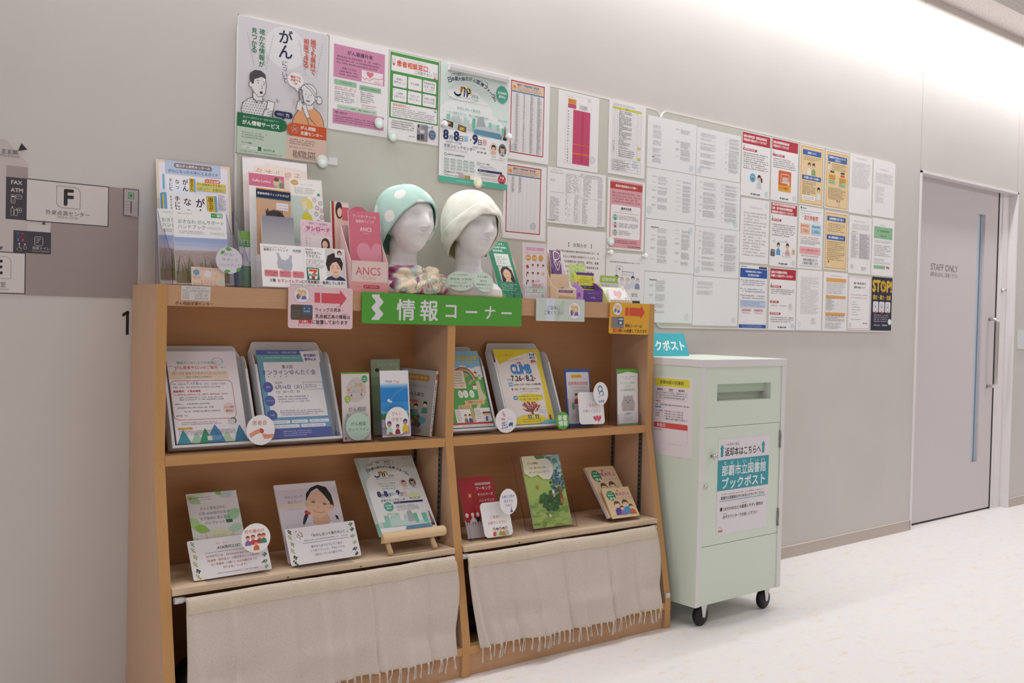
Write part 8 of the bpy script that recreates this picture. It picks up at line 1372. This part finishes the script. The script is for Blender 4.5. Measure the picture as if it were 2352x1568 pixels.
# red handbook, its sign and the other booklets
def d_red_(s):
    s.r(0, 0, 151, 214, '#a8202c'); s.r(70, 22, 138, 30, '#c9b8b4', 2); s.g(74, 134, 23, 29, 1, '#6a2a30', 0); s.t('ワーキング', 72, 136, 42, '#f0e0e0', .02); s.t('サバイバーズ', 74, 140, 64, '#f0e0e0', .02); s.t('ハンドブック', 76, 140, 86, '#f0e0e0', .02); s.t('。', 128, 132, 98, '#f0e0e0'); s.p([(34, 56), (40, 62), (48, 58), (44, 66), (48, 72), (40, 69), (33, 74), (35, 66)], '#d8b84a'); s.ln([(40, 70), (36, 90)], 1, '#c07a5a'); s.r(54, 100, 90, 130, '#b8383f')
    s.r(0, 150, 151, 214, '#cfc6c4'); s.ln([(34, 150), (34, 214)], .6, '#a8a0a0')
    for i, x in enumerate((12, 36, 58)): s.person(x, 126, 32, '#f0e4e0', ('#a8202c', '#e8dcd8', '#3a3034')[i], '#f0dcd0'); s.ln([(x-4, 158), (x-6, 168)], 2.4, '#3a2a2c'); s.ln([(x+4, 158), (x+6, 168)], 2.4, '#3a2a2c')
pocket('clear holder around the red working handbook', -.885, .10, LOWZ, .172, .05, .20, .05, 22)
fsheet('redbook', 'handbook', 'deep red working handbook with pale figures at its foot', 'booklet', d_red_, 151, 214, t=.004, tilt=23, roll=-1, paper='#c8c0c0', dz=-.004, dy=.010)
def d_rs(s):
    s.t('ご自由に', 36, 80, 52, '#c86a60', .01); s.t('お取りください', 22, 102, 72, '#c86a60', .01)
    for i, c in enumerate(('#c85a50', '#e0d8d8', '#9ab04a', '#d88a4a', '#b8c0b0')): s.person(44+13*i, 88+2*(i % 2), 30, ('#b0a0a0', '#6a5a58')[i % 2], c, '#f0d0c0')
fsheet('redsign', 'sign_card', 'white rounded card with drawn people before the red handbook', 'card', d_rs, 123, 121, t=.0012, rad=.016, tilt=20, roll=-.5, dz=.006)
def d_tr(s):
    for i, q in enumerate(('治療と仕事を', '両立する', 'ために')): wd = (74, 50, 38)[i]; s.t(q, 46-wd/2+4, 46+wd/2+4, 30+17*i, '#6a78b8', .01)
    s.p([(56, 92), (64, 78), (74, 92)], '#4a68a8'); s.e(64, 76, 4, 4, '#e0a0a8')
oval('tagred', 'oval white tag with blue lettering above the card of drawn people', d_tr, group=GR, dz=.010)
def d_tree(s):
    s.r(0, 0, 186, 266, '#a9c46a'); s.r(0, 0, 186, 30, '#5f8a5a'); s.p([(110, 0), (186, 0), (186, 120), (140, 110), (120, 60)], '#8fb4c4'); rr = random.Random(6)
    for i in range(60): s.e(rr.random()*186, 150+rr.random()*116, 10+rr.random()*18, 4+rr.random()*8, rr.choice(['#93b45a', '#b4c874', '#7fa04f', '#a4bc68', '#8aa860']), n=10)
    for i in range(40): s.e(116+rr.random()*70, rr.random()*80, 6+rr.random()*10, 4+rr.random()*6, rr.choice(['#9cc4d4', '#7fa8b8', '#b4ccc4', '#5f8f6a']), n=9)
    for i in range(70): a, q = rr.random()*6.28, rr.random()**.5; s.e(150+36*q*math.cos(a), 104+46*q*math.sin(a), 6, 4, rr.choice(['#3f5f6a', '#4a7068', '#5a7fa0', '#35545a']), n=7)
    for i in range(70): a, q = rr.random()*6.28, rr.random()**.5; s.e(104+52*q*math.cos(a), 172+34*q*math.sin(a), 10, 6, rr.choice(['#3f6a38', '#4a7840', '#355c34']), n=8)
    s.p([(150, 120), (160, 120), (166, 180), (150, 184)], '#8a5a3a'); s.e(156, 176, 8, 12, '#c07a44'); s.e(122, 152, 6, 8, '#d8a080'); s.r(116, 132, 126, 146, '#d9e4f0')
    s.p([(0, 0), (60, 0), (70, 14), (104, 12), (132, 30), (138, 64), (118, 92), (84, 90), (62, 72), (30, 80), (0, 64)], '#e6e2c4'); s.e(112, 50, 30, 38, '#dcdcd0'); s.t('がんの療養と', 22, 78, 28, '#4a4a48', .01); s.t('うまく乗り切るために', 26, 112, 46, '#4a4a48', .01); s.t('マインドフルネスで考える', 22, 120, 62, '#4a4a48', .01); s.e(52, 118, 6, 8, '#c8844a'); s.e(84, 226, 7, 7, '#dcd6b8')
fsheet('tree', 'booklet', 'green booklet with a painted tree and its shadow in a clear holder', 'booklet', d_tree, 186, 266, t=.006, tilt=21, roll=-.8, paper='#e0dcc8', dz=-.003, W=.182, dy=.010)
pocket('tall clear holder around the green booklet with the painted tree', -.612, .098, LOWZ, .205, .045, .275, .115, 21)
def d_bg(s):
    s.r(0, 0, 150, 230, '#e6cba4'); s.e(38, 44, 24, 28, '#2f8a5a'); s.t('こどもを', 22, 50, 28, '#f0f4ec', .03); s.t('事故から', 22, 54, 42, '#f0f4ec', .03); s.t('守る', 26, 54, 60, '#f0f4ec', .04); s.p([(74, 22), (80, 14), (88, 22)], '#b8303a'); s.t('事故防止', 62, 142, 38, '#f4ece6', .09); s.t('事故防止', 62, 142, 38, '#b8303a', .02); s.t('ハンドブック', 66, 146, 62, '#f4ece6', .09); s.t('ハンドブック', 66, 146, 62, '#b8303a', .02)
    for x, y, h, c in ((52, 76, 78, '#5a4a98'), (98, 72, 82, '#4aa0d0'), (70, 104, 52, '#8a7ab0'), (122, 100, 56, '#d86a3a')): s.person(x, y, h, '#6a4a38', c, '#f2d8bc')
def d_bg2(s):
    d_bg(s)
t = thing('booklet_stand', 'clear stand carrying the beige child safety handbooks', 'stand', at(-.262, .085, LOWZ)); pane(t, 0, .16, .02, .02, .20, 43, name='back_wall'); pane(t, .03, .15, -.01, .0, .03, 25, name='front_wall'); MB().box((0, -.012, 0), (.16, .14, .002), M_ACR).build('floor_plate', t)
v = SH @ Vector((-.254, .103, LOWZ+.006)); L['bg_'] = (v.x, v.y, v.z, SD, 41, -1.5, .148, .225)
o = fsheet('bg_', 'handbook', 'beige child safety handbook, the larger and rearmost on its clear stand', 'booklet', d_bg, 150, 230, t=.012, paper='#c9c4d0', edge='#d6d0d8', dz=.016, dy=.004)
fsheet('beige2', 'handbook', 'small beige child safety handbook propped before the larger one', 'booklet', d_bg2, 150, 170, t=.005, paper='#e6cba4', tilt=35, roll=-.8, W=.142, H=.125, dz=.024, dy=-.006)
# ---------------------------------------------------------------- book return cabinet: its sheets and sign
def d_post(s):
    TQ = '#3f9fac'; s.r(0, 0, 332, 382, '#eae4ea')
    for x, y in ((24, 44), (292, 44)): s.p([(x-8, y+28), (x+8, y+28), (x+8, y-4), (x+14, y-4), (x, y-22), (x-14, y-4), (x-8, y-4)], TQ)
    s.t('へんきゃくぼん', 46, 132, 24, '#3a363c', .02); s.t('返却本はこちらへ', 44, 276, 54, '#2f2c32', .02, 34); s.r(0, 84, 332, 206, TQ)
    for q, x0, x1 in (('な', 40, 54), ('は', 82, 96), ('し', 124, 136), ('りつ', 158, 182), ('と', 206, 220), ('しょ', 240, 262), ('かん', 280, 306)): s.t(q, x0, x1, 98, '#e6f0f2', .01)
    s.t('那覇市立図書館', 26, 312, 128, '#eef4f6', .02, 42); s.t('ブックポスト', 30, 308, 178, '#eef4f6', .025, 44); s.g(28, 300, 218, 225, 1, '#6a666c', .2, skip=.3); s.t('那覇市立図書館以外の本は入れないでください', 24, 310, 236, '#4a464c', .01); s.ln([(18, 248), (314, 248)], 2, TQ); s.e(28, 280, 7, 8, '#2f2c32'); s.t('CDやDVDなどの破損しやすい資料は', 40, 300, 280, '#4a464c', .01); s.g(160, 190, 262, 268, 1, '#6a666c', 0); s.t('必ずカウンターでお返しください', 40, 262, 312, '#4a464c', .01); s.g(40, 66, 296, 302, 1, '#6a666c', 0)
    s.r(12, 362, 40, 370, '#c8925a'); s.g(14, 36, 346, 360, 2, '#b8b4ba', .2)
L['post'] = (3.1155, -.5+.004-.0008, .350, 0, 0, 0, .332, .382)
fsheet('post', 'notice_sheet', 'white and turquoise book post notice on the mint cabinet door', 'notice', d_post, 332, 382, t=.0006, paper='#eae4ea', rad=.002)
def d_hours(s):
    s.r(0, 0, 210, 314, '#eee6ea'); s.r(10, 8, 190, 40, '#e4dc4a', 6); s.t('金曜休館の図書館', 36, 160, 23, '#6a6a3a', .02); s.tab(14, 48, 182, 92, (0, .3, .65, 1), 4, '#a8a4aa', .6); s.t('図書館名', 22, 54, 53, '#4a464c', .02); s.t('住所', 84, 106, 53, '#4a464c', .02); s.t('電話番号', 134, 166, 53, '#4a464c', .02); s.g(18, 178, 60, 90, 3, '#5a565c', .2)
    s.t('休館日', 16, 40, 100, '#d0505a', .02); s.g(16, 192, 108, 118, 1, '#4a464c', 0); s.t('開館時間', 16, 46, 124, '#4a80c0', .02)
    for i, q in enumerate(('月～金曜日　午前９時３０分～午後７時', '土曜日　　　午前９時３０分～午後６時', '日曜日　　　午前９時３０分～午後５時', '（最終入館は閉館15分前まで）')): s.t(q, 18 if i < 3 else 70, 160 if i < 3 else 184, 138+10*i, '#5a565c')
    s.r(10, 184, 186, 206, '#dc5a58', 6); s.t('休館日', 26, 70, 195, '#f6e4e6', .02); s.g(12, 60, 210, 218, 1, '#5a565c', 0); s.fr(10, 184, 186, 266, .7, '#cfc8cc', 6)
M_ = Matrix(((0, 0, -1, 2.997-.0008), (-1, 0, 0, -.254), (0, 1, 0, .657), (0, 0, 0, 1)))
s = Sheet(.21, .314, 210, 314, .0006, '#eee6ea'); d_hours(s); tag(s.build('notice_sheet', None, M_), 'library hours notice with yellow and red bars on the cabinet side facing the bookshelf', 'notice')
s = Sheet(.30, .10, 300, 100, .0015, '#3fb3c2'); 
s.t('ブックポスト', 6, 284, 54, '#f2f6f8', .035, 44)
t = thing('tabletop_sign', 'turquoise sign with white lettering on top of the mint cabinet', 'sign', Matrix.Translation((3.279-.30, -.2, 1.0455)))
s.build('front_panel', t, frame(0, 0, 0, 0, 19)); MB().box((0, 0, 0), (.30, .0015, .10), ink('#3fb3c2')).build('back_panel', t, Matrix.Translation((0, .066, 0)) @ Matrix.Rotation(math.radians(19), 4, 'X'))
bpy.context.view_layer.update()
